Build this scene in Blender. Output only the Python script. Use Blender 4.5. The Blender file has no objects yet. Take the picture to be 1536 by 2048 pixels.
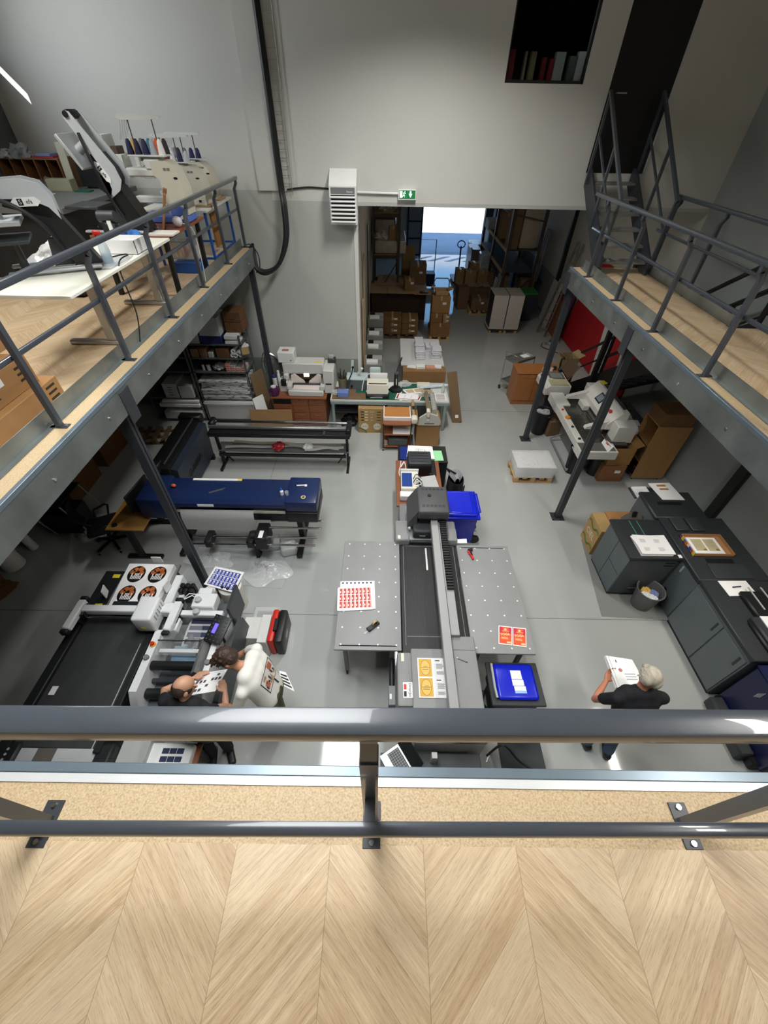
import bpy, bmesh, math, random
from mathutils import Vector, Matrix, Euler
random.seed(7)
PI = math.pi
sc = bpy.context.scene
COL = sc.collection
# ------------------------------------------------------------------ camera
CAM = Vector((0, 0, 5.7)); FPX = 819.62
RT = Vector((0.99985, 0.00959, 0.01416)); UP = Vector((-0.01681, 0.70208, 0.7119)); FW = Vector((0.00312, 0.71203, -0.70214))
cd = bpy.data.cameras.new('camera'); cam = bpy.data.objects.new('camera', cd); COL.objects.link(cam)
cd.sensor_fit = 'VERTICAL'; cd.sensor_height = 24; cd.lens = FPX / 2048 * 24; cd.clip_start = 0.02; cd.clip_end = 300
cam.matrix_world = Matrix(((RT.x, UP.x, -FW.x, CAM.x), (RT.y, UP.y, -FW.y, CAM.y), (RT.z, UP.z, -FW.z, CAM.z), (0, 0, 0, 1)))
sc.camera = cam
def ray(u, v): return FW + RT * ((u - 768) / FPX) - UP * ((v - 1024) / FPX)
def at(u, v, z=0.0):                     # place on the horizontal plane z
    d = ray(u, v); return CAM + d * ((z - CAM.z) / d.z)
def atY(u, v, y): d = ray(u, v); return CAM + d * (y / d.y)
def atX(u, v, x): d = ray(u, v); return CAM + d * (x / d.x)
# ------------------------------------------------------------------ view, world, sun
sc.view_settings.view_transform = 'Standard'; sc.view_settings.look = 'None'
sc.view_settings.exposure = 0.0; sc.view_settings.gamma = 1.0; sc.view_settings.use_curve_mapping = False
w = bpy.data.worlds.new('sky'); sc.world = w; w.use_nodes = True
nt = w.node_tree; bg = nt.nodes['Background']; sky = nt.nodes.new('ShaderNodeTexSky')
sky.sky_type = 'HOSEK_WILKIE'; sky.sun_direction = Vector((-0.5, -0.62, 0.6)).normalized(); sky.turbidity = 2.5
tint = nt.nodes.new('ShaderNodeMix'); tint.data_type = 'RGBA'; tint.blend_type = 'MULTIPLY'; tint.inputs[0].default_value = 1.0; tint.inputs[7].default_value = (0.86, 1.0, 1.1, 1)
nt.links.new(sky.outputs[0], tint.inputs[6]); nt.links.new(tint.outputs[2], bg.inputs[0]); bg.inputs[1].default_value = 11.0
def sun(name, d, e, col, ang=0.01):
    l = bpy.data.lights.new(name, 'SUN'); l.energy = e; l.color = col; l.angle = ang
    o = bpy.data.objects.new(name, l); COL.objects.link(o); o.location = (0, 0, 20)
    o.rotation_euler = Vector(d).to_track_quat('-Z', 'Y').to_euler(); return o
sun('sunlight', (0.5, 0.62, -0.6), 15.0, (1.0, 0.97, 0.92))
def area(name, loc, sx, sy, e, col=(1, 1, 1), d=(0, 0, -1), rz=0):
    l = bpy.data.lights.new(name, 'AREA'); l.shape = 'RECTANGLE'; l.size = sx; l.size_y = sy; l.energy = e; l.color = col
    o = bpy.data.objects.new(name, l); COL.objects.link(o); o.location = loc
    if tuple(d) == (0, 0, -1): o.rotation_euler = (0, 0, rz)
    else: o.rotation_euler = Vector(d).to_track_quat('-Z', 'Y').to_euler()
    return o
CEIL = 8.2; LAMPZ = 7.35
LAMPS = [(-0.83, 2.5, 1.5, 3.2, 205, (0.97, 0.99, 1)), (0.6, 6.9, 0.35, 1.6, 160, (1, 0.98, 0.94)), (-4.4, 5.0, 0.35, 1.6, 85, (1, 0.98, 0.94)),  # first, largest panel stands in for a skylight
         (3.6, 0.9, 0.35, 1.6, 95, (1, 0.97, 0.92))]
for i, (x, y, sx, sy, e, c) in enumerate(LAMPS): area('ceiling_lamp_light', (x, y, LAMPZ), sx, sy, e, c).data.spread = math.radians(142)
area('bay_lamp_light', (4.6, 2.7, 3.36), 0.12, 1.2, 40, (1, 0.93, 0.82))
area('store_lamp_light', (2.75, 12.3, 4.7), 0.12, 1.3, 34, (1, 0.95, 0.85))
area('daylight_fill', (-6.5, 7.4, 6.9), 1.0, 1.6, 45, (0.86, 0.94, 1.0), (1, 0.75, -0.35)).data.spread = math.radians(100)  # fill light added for the upper left wall; no window is cut here
# ------------------------------------------------------------------ mesh helper
def R3(rx=0, ry=0, rz=0): return Euler((rx, ry, rz)).to_matrix().to_4x4()
def TM(x, y, z, rz=0, rx=0, ry=0): return Matrix.Translation((x, y, z)) @ R3(rx, ry, rz)
class MB:
    def __init__(s): s.bm = bmesh.new(); s.M = Matrix()
    def mark(s, i):                                       # faces made since the last mark take material slot i
        for f in s.bm.faces:
            if not f.tag: f.material_index = i; f.tag = True
        return s
    def _v(s, p): return s.bm.verts.new(s.M @ Vector(p))
    def add(s, vs, fs):
        v = [s._v(p) for p in vs]
        for f in fs:
            try: s.bm.faces.new([v[i] for i in f])
            except ValueError: pass
        return v
    def box(s, x0, x1, y0, y1, z0, z1, b=0.0, seg=1, M=None):
        o = s.M
        if M is not None: s.M = s.M @ M
        v = s.add([(x, y, z) for z in (z0, z1) for y in (y0, y1) for x in (x0, x1)],
                  [(0, 2, 3, 1), (4, 5, 7, 6), (0, 1, 5, 4), (2, 6, 7, 3), (0, 4, 6, 2), (1, 3, 7, 5)])
        s.M = o
        if b > 0:
            es = list({e for q in v for e in q.link_edges})
            bmesh.ops.bevel(s.bm, geom=es, offset=b, segments=seg, affect='EDGES', profile=0.5)
        return s
    def cbox(s, c, d, b=0.0, seg=1, rz=0, rx=0, ry=0):   # centre, dims
        return s.box(-d[0] / 2, d[0] / 2, -d[1] / 2, d[1] / 2, -d[2] / 2, d[2] / 2, b, seg, TM(c[0], c[1], c[2], rz, rx, ry))
    def tube(s, pts, r, n=8, cap=True, closed=False, flat=1.0):
        P = [Vector(p) for p in pts]; rs = r if isinstance(r, (list, tuple)) else [r] * len(P)
        rings = []; m = len(P); nrm = None
        for i, p in enumerate(P):
            a = P[(i - 1) % m] if (i > 0 or closed) else p; c = P[(i + 1) % m] if (i < m - 1 or closed) else p
            t = (c - a)
            if t.length < 1e-9: t = Vector((0, 0, 1))
            t.normalize()
            if nrm is None: nrm = t.orthogonal().normalized()
            nrm = (nrm - t * nrm.dot(t))
            if nrm.length < 1e-6: nrm = t.orthogonal()
            nrm.normalize(); b = t.cross(nrm)
            rings.append([s._v(p + (nrm * math.cos(k * 2 * PI / n) + b * flat * math.sin(k * 2 * PI / n)) * rs[i]) for k in range(n)])
        for i in range(m if closed else m - 1):
            A, B = rings[i], rings[(i + 1) % m]
            for k in range(n): s.bm.faces.new((A[k], A[(k + 1) % n], B[(k + 1) % n], B[k]))
        if cap and not closed: s.bm.faces.new(rings[0][::-1]); s.bm.faces.new(rings[-1])
        return s
    def cyl(s, a, b, r, r2=None, n=20): return s.tube([a, b], [r, r if r2 is None else r2], n)
    def bar(s, a, b, w, h=None, up=(0, 0, 1)):           # rectangular bar from a to b
        a, b = Vector(a), Vector(b); h = w if h is None else h; t = (b - a).normalized(); u = Vector(up)
        if abs(t.dot(u)) > 0.98: u = Vector((0, 1, 0))
        sd = t.cross(u).normalized(); u = sd.cross(t)
        v = [p + sd * (i * w / 2) + u * (j * h / 2) for p in (a, b) for i, j in ((-1, -1), (1, -1), (1, 1), (-1, 1))]
        s.add(v, [(0, 1, 2, 3), (7, 6, 5, 4), (0, 4, 5, 1), (1, 5, 6, 2), (2, 6, 7, 3), (3, 7, 4, 0)]); return s
    def prism(s, poly, axis, a, b):                       # poly in the two other axes
        def p3(p, q): return {'x': (q, p[0], p[1]), 'y': (p[0], q, p[1]), 'z': (p[0], p[1], q)}[axis]
        n = len(poly); v = s.add([p3(p, q) for q in (a, b) for p in poly], [tuple(range(n))[::-1], tuple(range(n, 2 * n))] + [(i, (i + 1) % n, n + (i + 1) % n, n + i) for i in range(n)])
        return s
    def lathe(s, prof, c=(0, 0, 0), n=24, cap=True, sx=1, sy=1):
        rings = [[s._v((c[0] + r * sx * math.cos(k * 2 * PI / n), c[1] + r * sy * math.sin(k * 2 * PI / n), c[2] + z)) for k in range(n)] for r, z in prof]
        for A, B in zip(rings, rings[1:]):
            for k in range(n): s.bm.faces.new((A[k], A[(k + 1) % n], B[(k + 1) % n], B[k]))
        if cap: s.bm.faces.new(rings[0][::-1]); s.bm.faces.new(rings[-1])
        return s
    def ball(s, c, r, n=16, m=10):
        r = r if isinstance(r, (tuple, list)) else (r, r, r)
        g = bmesh.ops.create_uvsphere(s.bm, u_segments=n, v_segments=m, radius=1)
        bmesh.ops.transform(s.bm, matrix=s.M @ Matrix.Translation(c) @ Matrix.Diagonal((*r, 1)), verts=g['verts']); return s
    def grid(s, fn, nu, nv, th=0.0):                      # sheet fn(u,v)->point, solid when th
        v = [[s._v(fn(i / nu, j / nv)) for j in range(nv + 1)] for i in range(nu + 1)]
        fs = [s.bm.faces.new((v[i][j], v[i + 1][j], v[i + 1][j + 1], v[i][j + 1])) for i in range(nu) for j in range(nv)]
        if th: bmesh.ops.solidify(s.bm, geom=fs, thickness=th)
        return s
    def build(s, name, mat, parent=None, sharp=40, loc=None):
        bmesh.ops.recalc_face_normals(s.bm, faces=s.bm.faces)
        th = math.radians(sharp)
        for e in s.bm.edges:
            e.smooth = not (len(e.link_faces) != 2 or e.calc_face_angle(0) > th)
        for f in s.bm.faces: f.smooth = True
        me = bpy.data.meshes.new(name); s.bm.to_mesh(me); s.bm.free()
        for q in (mat if isinstance(mat, (list, tuple)) else [mat]): me.materials.append(q)
        o = bpy.data.objects.new(name, me); COL.objects.link(o)
        if parent is not None:
            o.parent = parent
            if parent.name in OFF: o.location = OFF[parent.name]
        if loc is not None: o.location = loc
        return o
def thing(name, label, cat, loc=(0, 0, 0), rz=0.0, group=None):
    o = bpy.data.objects.new(name, None); o.empty_display_size = 0.1; COL.objects.link(o)
    o.location = loc; o.rotation_euler = (0, 0, rz); tag(o, label, cat, group); return o
def tag(o, label, cat, group=None):
    o['label'] = label; o['category'] = cat
    if group: o['group'] = group
    return o
OFF = {}
def wthing(name, label, cat, loc=(0, 0, 0), group=None):  # parts are then given in world coordinates
    o = thing(name, label, cat, loc, 0.0, group); OFF[o.name] = -Vector(loc); return o
def struct(o): o['kind'] = 'structure'; return o
def link_copy(o, loc):                                    # same mesh, same parent, other place
    c = o.copy(); COL.objects.link(c); c.location = loc; return c
def copy_tree(o, parent=None):
    c = o.copy(); COL.objects.link(c)
    if parent is not None: c.parent = parent
    for ch in [k for k in o.children]: copy_tree(ch, c)
    return c
def clone(root, loc, rz=None, label=None, group=None):
    c = copy_tree(root); c.location = loc
    if rz is not None: c.rotation_euler = (0, 0, rz)
    if label: c['label'] = label
    if group: c['group'] = group
    return c
def box(name, mat, x0, x1, y0, y1, z0, z1, b=0.0, parent=None): return MB().box(x0, x1, y0, y1, z0, z1, b).build(name, mat, parent)
def text(name, s, size, mat, parent, M, ext=0.0008, align='CENTER', bold=0.0):
    c = bpy.data.curves.new(name, 'FONT'); c.body = s; c.size = size; c.extrude = ext; c.align_x = align; c.align_y = 'CENTER'; c.offset = bold
    c.resolution_u = 2; q = bpy.data.objects.new('tmp', c); COL.objects.link(q)
    me = bpy.data.meshes.new_from_object(q.evaluated_get(bpy.context.evaluated_depsgraph_get())); COL.objects.unlink(q); bpy.data.objects.remove(q)
    me.materials.clear(); me.materials.append(mat); o = bpy.data.objects.new(name, me); COL.objects.link(o); o.parent = parent
    if parent.name in OFF: M = Matrix.Translation(OFF[parent.name]) @ M
    o.matrix_local = M; return o
# ------------------------------------------------------------------ materials
MATS = {}
def srgb(c):
    if isinstance(c, str): c = tuple(int(c[i:i + 2], 16) / 255 for i in (0, 2, 4))
    return tuple((x / 12.92 if x <= 0.04045 else ((x + 0.055) / 1.055) ** 2.4) for x in c[:3]) + (1,)
def mat(name, col, rough=0.5, metal=0.0, var=0.06, scale=6.0, bump=0.0, emit=0.0, alpha=1.0, trans=0.0, coat=0.0, stretch=None, ior=1.45):
    if name in MATS: return MATS[name]
    m = bpy.data.materials.new(name); m.use_nodes = True; t = m.node_tree; b = t.nodes['Principled BSDF']; c = srgb(col)
    b.inputs['Roughness'].default_value = rough; b.inputs['Metallic'].default_value = metal; b.inputs['IOR'].default_value = ior
    b.inputs['Transmission Weight'].default_value = trans; b.inputs['Alpha'].default_value = alpha; b.inputs['Coat Weight'].default_value = coat
    b.inputs['Base Color'].default_value = c
    if var or bump:
        tc = t.nodes.new('ShaderNodeTexCoord'); no = t.nodes.new('ShaderNodeTexNoise'); no.inputs['Scale'].default_value = scale; no.inputs['Detail'].default_value = 4
        src = tc.outputs['Object']
        if stretch:
            mp = t.nodes.new('ShaderNodeMapping'); mp.inputs['Scale'].default_value = stretch; t.links.new(src, mp.inputs[0]); src = mp.outputs[0]
        t.links.new(src, no.inputs['Vector'])
        if var:
            r = t.nodes.new('ShaderNodeMapRange'); r.inputs[1].default_value = 0.3; r.inputs[2].default_value = 0.7; r.inputs[3].default_value = 1 - var; r.inputs[4].default_value = 1 + var
            x = t.nodes.new('ShaderNodeVectorMath'); x.operation = 'SCALE'; x.inputs[0].default_value = c[:3]
            t.links.new(no.outputs['Fac'], r.inputs[0]); t.links.new(r.outputs[0], x.inputs['Scale']); t.links.new(x.outputs[0], b.inputs['Base Color'])
        if bump:
            bp = t.nodes.new('ShaderNodeBump'); bp.inputs['Strength'].default_value = bump; bp.inputs['Distance'].default_value = 0.01
            t.links.new(no.outputs['Fac'], bp.inputs['Height']); t.links.new(bp.outputs[0], b.inputs['Normal'])
    if emit: b.inputs['Emission Color'].default_value = c; b.inputs['Emission Strength'].default_value = emit
    MATS[name] = m; return m
class NG:
    """tiny node-graph writer"""
    def __init__(s, name, rough=0.5, metal=0.0):
        s.m = bpy.data.materials.new(name); MATS[name] = s.m; s.m.use_nodes = True; s.t = s.m.node_tree; s.b = s.t.nodes['Principled BSDF']
        s.b.inputs['Roughness'].default_value = rough; s.b.inputs['Metallic'].default_value = metal
        s.tc = s.t.nodes.new('ShaderNodeTexCoord'); sp = s.t.nodes.new('ShaderNodeSeparateXYZ'); s.t.links.new(s.tc.outputs['Object'], sp.inputs[0])
        s.X, s.Y, s.Z = sp.outputs
    def put(s, sock, v):
        if isinstance(v, bpy.types.NodeSocket): s.t.links.new(v, sock)
        else: sock.default_value = v
    def f(s, op, a, b=0.0, c=None):
        n = s.t.nodes.new('ShaderNodeMath'); n.operation = op; s.put(n.inputs[0], a); s.put(n.inputs[1], b)
        if c is not None: s.put(n.inputs[2], c)
        return n.outputs[0]
    def vec(s, x, y, z=0.0):
        n = s.t.nodes.new('ShaderNodeCombineXYZ'); s.put(n.inputs[0], x); s.put(n.inputs[1], y); s.put(n.inputs[2], z); return n.outputs[0]
    def noise(s, v, scale=1.0, detail=4.0, rough=0.5):
        n = s.t.nodes.new('ShaderNodeTexNoise'); s.t.links.new(v, n.inputs['Vector']); n.inputs['Scale'].default_value = scale; n.inputs['Detail'].default_value = detail; n.inputs['Roughness'].default_value = rough; return n.outputs['Fac']
    def white(s, v):
        n = s.t.nodes.new('ShaderNodeTexWhiteNoise'); n.noise_dimensions = '3D'; s.t.links.new(v, n.inputs['Vector']); return n.outputs['Value']
    def mix(s, fac, a, b):
        n = s.t.nodes.new('ShaderNodeMix'); n.data_type = 'RGBA'; s.put(n.inputs[0], fac)
        s.put(n.inputs[6], srgb(a) if isinstance(a, (str, tuple)) else a); s.put(n.inputs[7], srgb(b) if isinstance(b, (str, tuple)) else b); return n.outputs[2]
    def rng(s, v, a, b, c, d):
        n = s.t.nodes.new('ShaderNodeMapRange'); s.put(n.inputs[0], v)
        for i, q in enumerate((a, b, c, d)): n.inputs[i + 1].default_value = q
        return n.outputs[0]
    def color(s, v): s.put(s.b.inputs['Base Color'], v); return s
    def bump(s, h, st=0.3, dist=0.01):
        n = s.t.nodes.new('ShaderNodeBump'); n.inputs['Strength'].default_value = st; n.inputs['Distance'].default_value = dist; s.t.links.new(h, n.inputs['Height']); s.t.links.new(n.outputs[0], s.b.inputs['Normal']); return s
g = NG('chevron', 0.42)
W_, PH = 0.354, 0.125
u = g.f('DIVIDE', g.f('ADD', g.X, 0.179), W_); ci = g.f('FLOOR', u); fr = g.f('SUBTRACT', u, ci)
par = g.f('MULTIPLY_ADD', g.f('MODULO', g.f('ADD', ci, 400.0), 2.0), 2.0, -1.0)
off = g.f('MULTIPLY', g.f('MULTIPLY', g.f('SUBTRACT', fr, 0.5), W_), par)
t_ = g.f('DIVIDE', g.f('SUBTRACT', g.Y, off), PH); pi_ = g.f('FLOOR', t_); pf = g.f('SUBTRACT', t_, pi_)
rnd = g.white(g.vec(ci, pi_)); along = g.f('ADD', g.f('MULTIPLY', g.X, 0.72), g.f('MULTIPLY', g.f('MULTIPLY', g.Y, 0.72), par)); acr = g.f('MULTIPLY', g.f('SUBTRACT', g.Y, off), 0.7)
gr = g.noise(g.vec(g.f('ADD', g.f('MULTIPLY', along, 3.0), g.f('MULTIPLY', rnd, 40.0)), g.f('MULTIPLY', acr, 75.0), rnd), 1.0, 8.0, 0.68)
gr2 = g.noise(g.vec(g.f('MULTIPLY', along, 1.5), g.f('MULTIPLY', acr, 12.0), g.f('MULTIPLY', rnd, 9.0)), 1.0, 3.0)
por = g.noise(g.vec(g.f('MULTIPLY', along, 22.0), g.f('MULTIPLY', acr, 420.0), rnd), 1.0, 3.0)
c1 = g.mix(g.rng(gr, 0.32, 0.68, 0, 1), 'B0946F', 'E0C8A4'); c2 = g.mix(g.rng(gr2, 0.4, 0.68, 0, 0.6), c1, 'B0916D'); c3 = g.mix(g.rng(rnd, 0, 1, 0, 0.5), c2, 'DCC9AB'); c3 = g.mix(g.rng(por, 0.54, 0.62, 0, 0.3), c3, '806445')
e1 = g.f('LESS_THAN', pf, 0.014); e2 = g.f('LESS_THAN', fr, 0.006); ed = g.f('MAXIMUM', e1, e2)
g.color(g.mix(g.f('MULTIPLY', ed, 0.55), c3, '6B543A')); g.bump(gr, 0.06)
g = NG('epoxy', 0.12)
s1 = g.f('LESS_THAN', g.f('ABSOLUTE', g.f('SUBTRACT', g.Y, 3.45)), 0.006); s2 = g.f('LESS_THAN', g.f('ABSOLUTE', g.f('SUBTRACT', g.Y, 9.66)), 0.006); s3 = g.f('LESS_THAN', g.f('ABSOLUTE', g.f('SUBTRACT', g.X, -2.42)), 0.004)
n1 = g.noise(g.tc.outputs['Object'], 0.5, 5.0, 0.6); n2 = g.noise(g.tc.outputs['Object'], 60.0, 2.0)
g.color(g.mix(g.f('MULTIPLY', g.f('MAXIMUM', g.f('MAXIMUM', s1, s2), s3), 0.7), g.mix(g.rng(n1, 0.3, 0.7, 0, 1), 'A6A9A7', 'AFB1AD'), '50565A'))
g.put(g.b.inputs['Roughness'], g.rng(n1, 0.3, 0.7, 0.045, 0.09)); g.put(g.b.inputs['IOR'], 1.62); g.bump(g.noise(g.tc.outputs['Object'], 9.0, 2.0), 0.012)
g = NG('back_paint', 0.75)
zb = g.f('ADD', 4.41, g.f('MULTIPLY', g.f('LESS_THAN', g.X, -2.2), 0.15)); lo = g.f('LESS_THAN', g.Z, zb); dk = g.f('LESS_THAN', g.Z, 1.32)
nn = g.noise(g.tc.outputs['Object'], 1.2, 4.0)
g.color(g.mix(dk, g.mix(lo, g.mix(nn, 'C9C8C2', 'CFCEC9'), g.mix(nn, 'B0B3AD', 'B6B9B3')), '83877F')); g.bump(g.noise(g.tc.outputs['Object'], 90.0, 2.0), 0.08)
g = NG('right_paint', 0.8)
nn = g.noise(g.tc.outputs['Object'], 0.9, 4.0)
g.color(g.mix(g.f('GREATER_THAN', g.Y, 9.75), g.mix(nn, '8E9491', '969B98'), g.mix(g.f('LESS_THAN', g.Z, 1.35), 'B7B4AA', '8A8A84'))); g.bump(g.noise(g.tc.outputs['Object'], 90.0, 2.0), 0.08)
g = NG('chipboard', 0.6)
v = g.t.nodes.new('ShaderNodeTexVoronoi'); v.inputs['Scale'].default_value = 160; g.t.links.new(g.tc.outputs['Object'], v.inputs['Vector'])
g.color(g.mix(g.rng(g.noise(g.tc.outputs['Object'], 120.0, 3.0), 0.3, 0.7, 0, 1), g.mix(g.rng(v.outputs['Distance'], 0.0, 0.6, 0, 1), 'C4AE8A', 'A58C68'), 'CDB793'))
g = NG('galvanised', 0.42, 0.75)
v = g.t.nodes.new('ShaderNodeTexVoronoi'); v.inputs['Scale'].default_value = 14; g.t.links.new(g.tc.outputs['Object'], v.inputs['Vector'])
g.color(g.mix(g.rng(g.noise(g.tc.outputs['Object'], 2.5, 5.0), 0.3, 0.75, 0, 0.8), '9AA09E', '6C7270')); g.put(g.b.inputs['Roughness'], g.rng(g.noise(g.tc.outputs['Object'], 3.0, 4.0), 0.3, 0.7, 0.35, 0.6))
GALV, EPOXY, CHEV, CHIP = MATS['galvanised'], MATS['epoxy'], MATS['chevron'], MATS['chipboard']
STEEL = mat('anthracite_steel', '42474E', 0.28, 0.0, 0.04, 20, 0.03, coat=0.4)
STEELD = mat('dark_steel', '35383D', 0.4, 0.0, 0.05, 10)
LIP = mat('lip_paint', '6C7A84', 0.3, 0.3, 0.05, 8, 0.03)
WHITE = mat('white_plastic', 'E4E5E3', 0.4, 0, 0.02); CREAM = mat('cream_plastic', 'D9D5C6', 0.45, 0, 0.03); BLACK = mat('black_plastic', '17181A', 0.45, 0, 0.1)
DGREY = mat('dark_grey_plastic', '34383A', 0.5, 0, 0.06); MGREY = mat('mid_grey_metal', '77797A', 0.5, 0, 0.04); LGREY = mat('light_grey_metal', 'AEB0AE', 0.45, 0, 0.04)
PAPER = mat('paper', 'ECEBEA', 0.8, 0, 0.01); CARD = mat('cardboard', '9C8058', 0.8, 0, 0.06, 5, 0.02); CARDL = mat('pale_cardboard', 'B09270', 0.8, 0, 0.05); CARDD = mat('dark_cardboard', '755E44', 0.85, 0, 0.08)
PALLETW = mat('pallet_wood', 'BF9C68', 0.75, 0, 0.15, 3, 0.05, stretch=(1, 8, 8)); CHROME = mat('chrome', 'D8D9DA', 0.15, 1.0, 0.02); ALU = mat('aluminium', 'B4B6B6', 0.35, 0.85, 0.04)
INK = mat('ink', '2A2A2C', 0.7, 0, 0); RED = mat('red_plastic', 'C8281E', 0.4, 0, 0.05); NAVY = mat('navy_plastic', '1B2646', 0.4, 0, 0.05); BLUE = mat('blue_plastic', '1626C4', 0.28, 0, 0.04)
FILM = mat('clear_film', 'EEF0F0', 0.15, 0, 0, alpha=0.35); GLASS = mat('glass', 'DDE5E8', 0.03, 0, 0, trans=1.0, ior=1.08)
CHERRY = mat('cherry_wood', '875236', 0.45, 0, 0.12, 3, 0.02, stretch=(1, 14, 14)); OAKV = mat('oak_veneer', '9A7448', 0.5, 0, 0.1, 3, 0, stretch=(14, 14, 1)); ORANGEW = mat('orange_veneer', 'A0683A', 0.4, 0, 0.08, 3, 0, stretch=(12, 12, 1))
# ================================================================== room shell
XL, XR, YB, YF, LZ = -6.6, 6.2, 9.75, -1.6, 3.69
JX = -0.6
struct(box('floor', EPOXY, XL, XR, YF, 26.0, -0.2, 0))
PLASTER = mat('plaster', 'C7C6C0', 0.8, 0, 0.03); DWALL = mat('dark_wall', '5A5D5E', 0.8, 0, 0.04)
def wall_with_holes(name, m, axis, pos, th, a0, a1, z0, z1, holes, lint=None):
    # splits a wall into boxes around rectangular holes
    xs = sorted({a0, a1, *[h[0] for h in holes], *[h[1] for h in holes]}); b = MB()
    for p, q in zip(xs, xs[1:]):
        zs = [(z0, z1)]
        for h in holes:
            if h[0] <= p and h[1] >= q:
                nz = []
                for s, e in zs:
                    if h[3] <= s or h[2] >= e: nz.append((s, e)); continue
                    if h[2] > s: nz.append((s, h[2]))
                    if h[3] < e: nz.append((h[3], e))
                zs = nz
        for s, e in zs:
            if axis == 'y': b.box(p, q, pos, pos + th, s, e)
            else: b.box(pos, pos + th, p, q, s, e)
    return struct(b.build(name, m))
WIN = (1.88, 3.18, 6.02, 7.5); DOOR = (3.62, 4.68, 4.9, 6.98)
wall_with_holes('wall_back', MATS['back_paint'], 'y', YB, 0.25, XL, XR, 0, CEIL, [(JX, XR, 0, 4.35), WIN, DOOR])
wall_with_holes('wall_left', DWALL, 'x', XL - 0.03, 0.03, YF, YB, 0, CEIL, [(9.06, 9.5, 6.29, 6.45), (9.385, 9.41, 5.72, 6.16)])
struct(box('wall_right', MATS['right_paint'], XR, XR + 0.2, YF, 26, 0, CEIL))
struct(box('wall_front', PLASTER, XL, XR, YF - 0.2, YF, 0, CEIL))
struct(box('ceiling', PLASTER, XL, XR, YF, YB, CEIL, CEIL + 0.2))
# back store room
struct(box('wall_store_left', mat('store_paint', 'B9B09C', 0.8, 0, 0.05), JX - 0.2, JX, YB + 0.25, 26, 0, 5.2))
struct(box('ceiling_store', PLASTER, JX, XR, YB + 0.25, 26, 5.0, 5.2))
DR = (1.85, 6.0, 0, 3.7)
wall_with_holes('wall_store_back', PLASTER, 'y', 26, 0.25, JX - 0.2, XR + 0.2, 0, 5.2, [DR])
# outside
struct(box('shadow_wall_outside', PLASTER, -30, JX - 0.2, 26, 26.25, 0, 5.2))  # unseen wall added so the shadow edge in the yard runs straight
CONC = mat('concrete', 'B4B5B6', 0.9, 0, 0.08, 0.6, 0.05)
struct(box('ground_outside', CONC, -25, 35, 26, 70, -0.2, -0.01))
mk = MB()
for k in range(5):
    x0 = 2.2 + k * 0.95
    mk.add([(x0, 25.6, 0.004), (x0 + 0.3, 25.6, 0.004), (x0 - 0.75, 24.6, 0.004), (x0 - 1.1, 24.6, 0.004)], [(0, 1, 2, 3)])
struct(mk.build('floor_marking', mat('marking_paint', 'E4E6E8', 0.6, 0, 0.02)))
fb = thing('facade_building', 'long pale grey building across the sunlit yard beyond the far loading door', 'building', (5, 52, 0))
box('wall', mat('facade', '9AA2AE', 0.8, 0, 0.05), -30, 30, 0, 8, 0, 6.9, 0, fb)
# pilaster, wall trims
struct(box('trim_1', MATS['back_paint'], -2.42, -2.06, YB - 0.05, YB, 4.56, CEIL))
struct(box('trim_2', mat('corner_trim', 'D5D4CE', 0.5, 0, 0.02), JX - 0.07, JX + 0.01, YB - 0.02, YB + 0.25, 0.85, 4.35))
# upper window
wn = struct(MB().box(WIN[0], WIN[1], YB + 0.05, YB + 0.09, WIN[2], WIN[2] + 0.04).box(WIN[0], WIN[1], YB + 0.05, YB + 0.09, WIN[3] - 0.04, WIN[3]).box(WIN[0], WIN[0] + 0.03, YB + 0.05, YB + 0.09, WIN[2], WIN[3]).box(WIN[1] - 0.03, WIN[1], YB + 0.05, YB + 0.09, WIN[2], WIN[3]).build('window_1', BLACK))
box('pane', GLASS, WIN[0] + 0.03, WIN[1] - 0.03, YB + 0.065, YB + 0.072, WIN[2] + 0.04, WIN[3] - 0.04, 0, wn)
# dark office behind window and door
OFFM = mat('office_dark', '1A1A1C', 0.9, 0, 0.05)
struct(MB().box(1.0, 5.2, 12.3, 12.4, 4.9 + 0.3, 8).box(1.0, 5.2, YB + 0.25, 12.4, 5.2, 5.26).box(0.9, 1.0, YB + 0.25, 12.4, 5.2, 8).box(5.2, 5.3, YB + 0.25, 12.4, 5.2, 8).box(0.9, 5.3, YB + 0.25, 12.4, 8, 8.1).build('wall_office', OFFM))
bk = [(1.93, .1, .38, '7A2228'), (2.17, .05, .36, '9A8A74'), (2.27, .1, .36, '8C7F5C'), (2.47, .08, .3, '8A1F24'), (2.59, .08, .29, '8F1E26'), (2.67, .17, .36, 'B9BEB8'), (2.9, .13, .32, '6F7672'), (3.03, .13, .37, 'D9DCDF')]
bl = ['dark red binder at the left end of the upper window sill', 'narrow beige binder on the upper window sill', 'khaki binder left of centre on the upper window sill', 'short bright red binder beside the khaki one behind the upper window', 'second short red binder touching a pale file box behind the upper window', 'wide pale grey file box in the middle of the upper window sill', 'dark grey file box near the right end of the upper window sill', 'white file box at the right end of the upper window sill']
for (x, w_, h, c), lb in zip(bk, bl):
    tag(box('binder', mat('binder_' + c, c, 0.6), x, x + w_ - 0.01, YB + 0.13, YB + 0.24, WIN[2], WIN[2] + h, 0.006), lb, 'binder', 'binders behind the upper window')
# upper door
d1 = struct(box('door_1', mat('door_black', '141416', 0.5, 0, 0.05), DOOR[0], DOOR[1], YB + 0.06, YB + 0.11, DOOR[2], DOOR[3]))
MB().tube([(3.78, YB + 0.06, 5.93), (3.78, YB - 0.0, 5.93), (3.93, YB - 0.0, 5.93)], 0.011).build('door_handle', ALU, d1)
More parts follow.
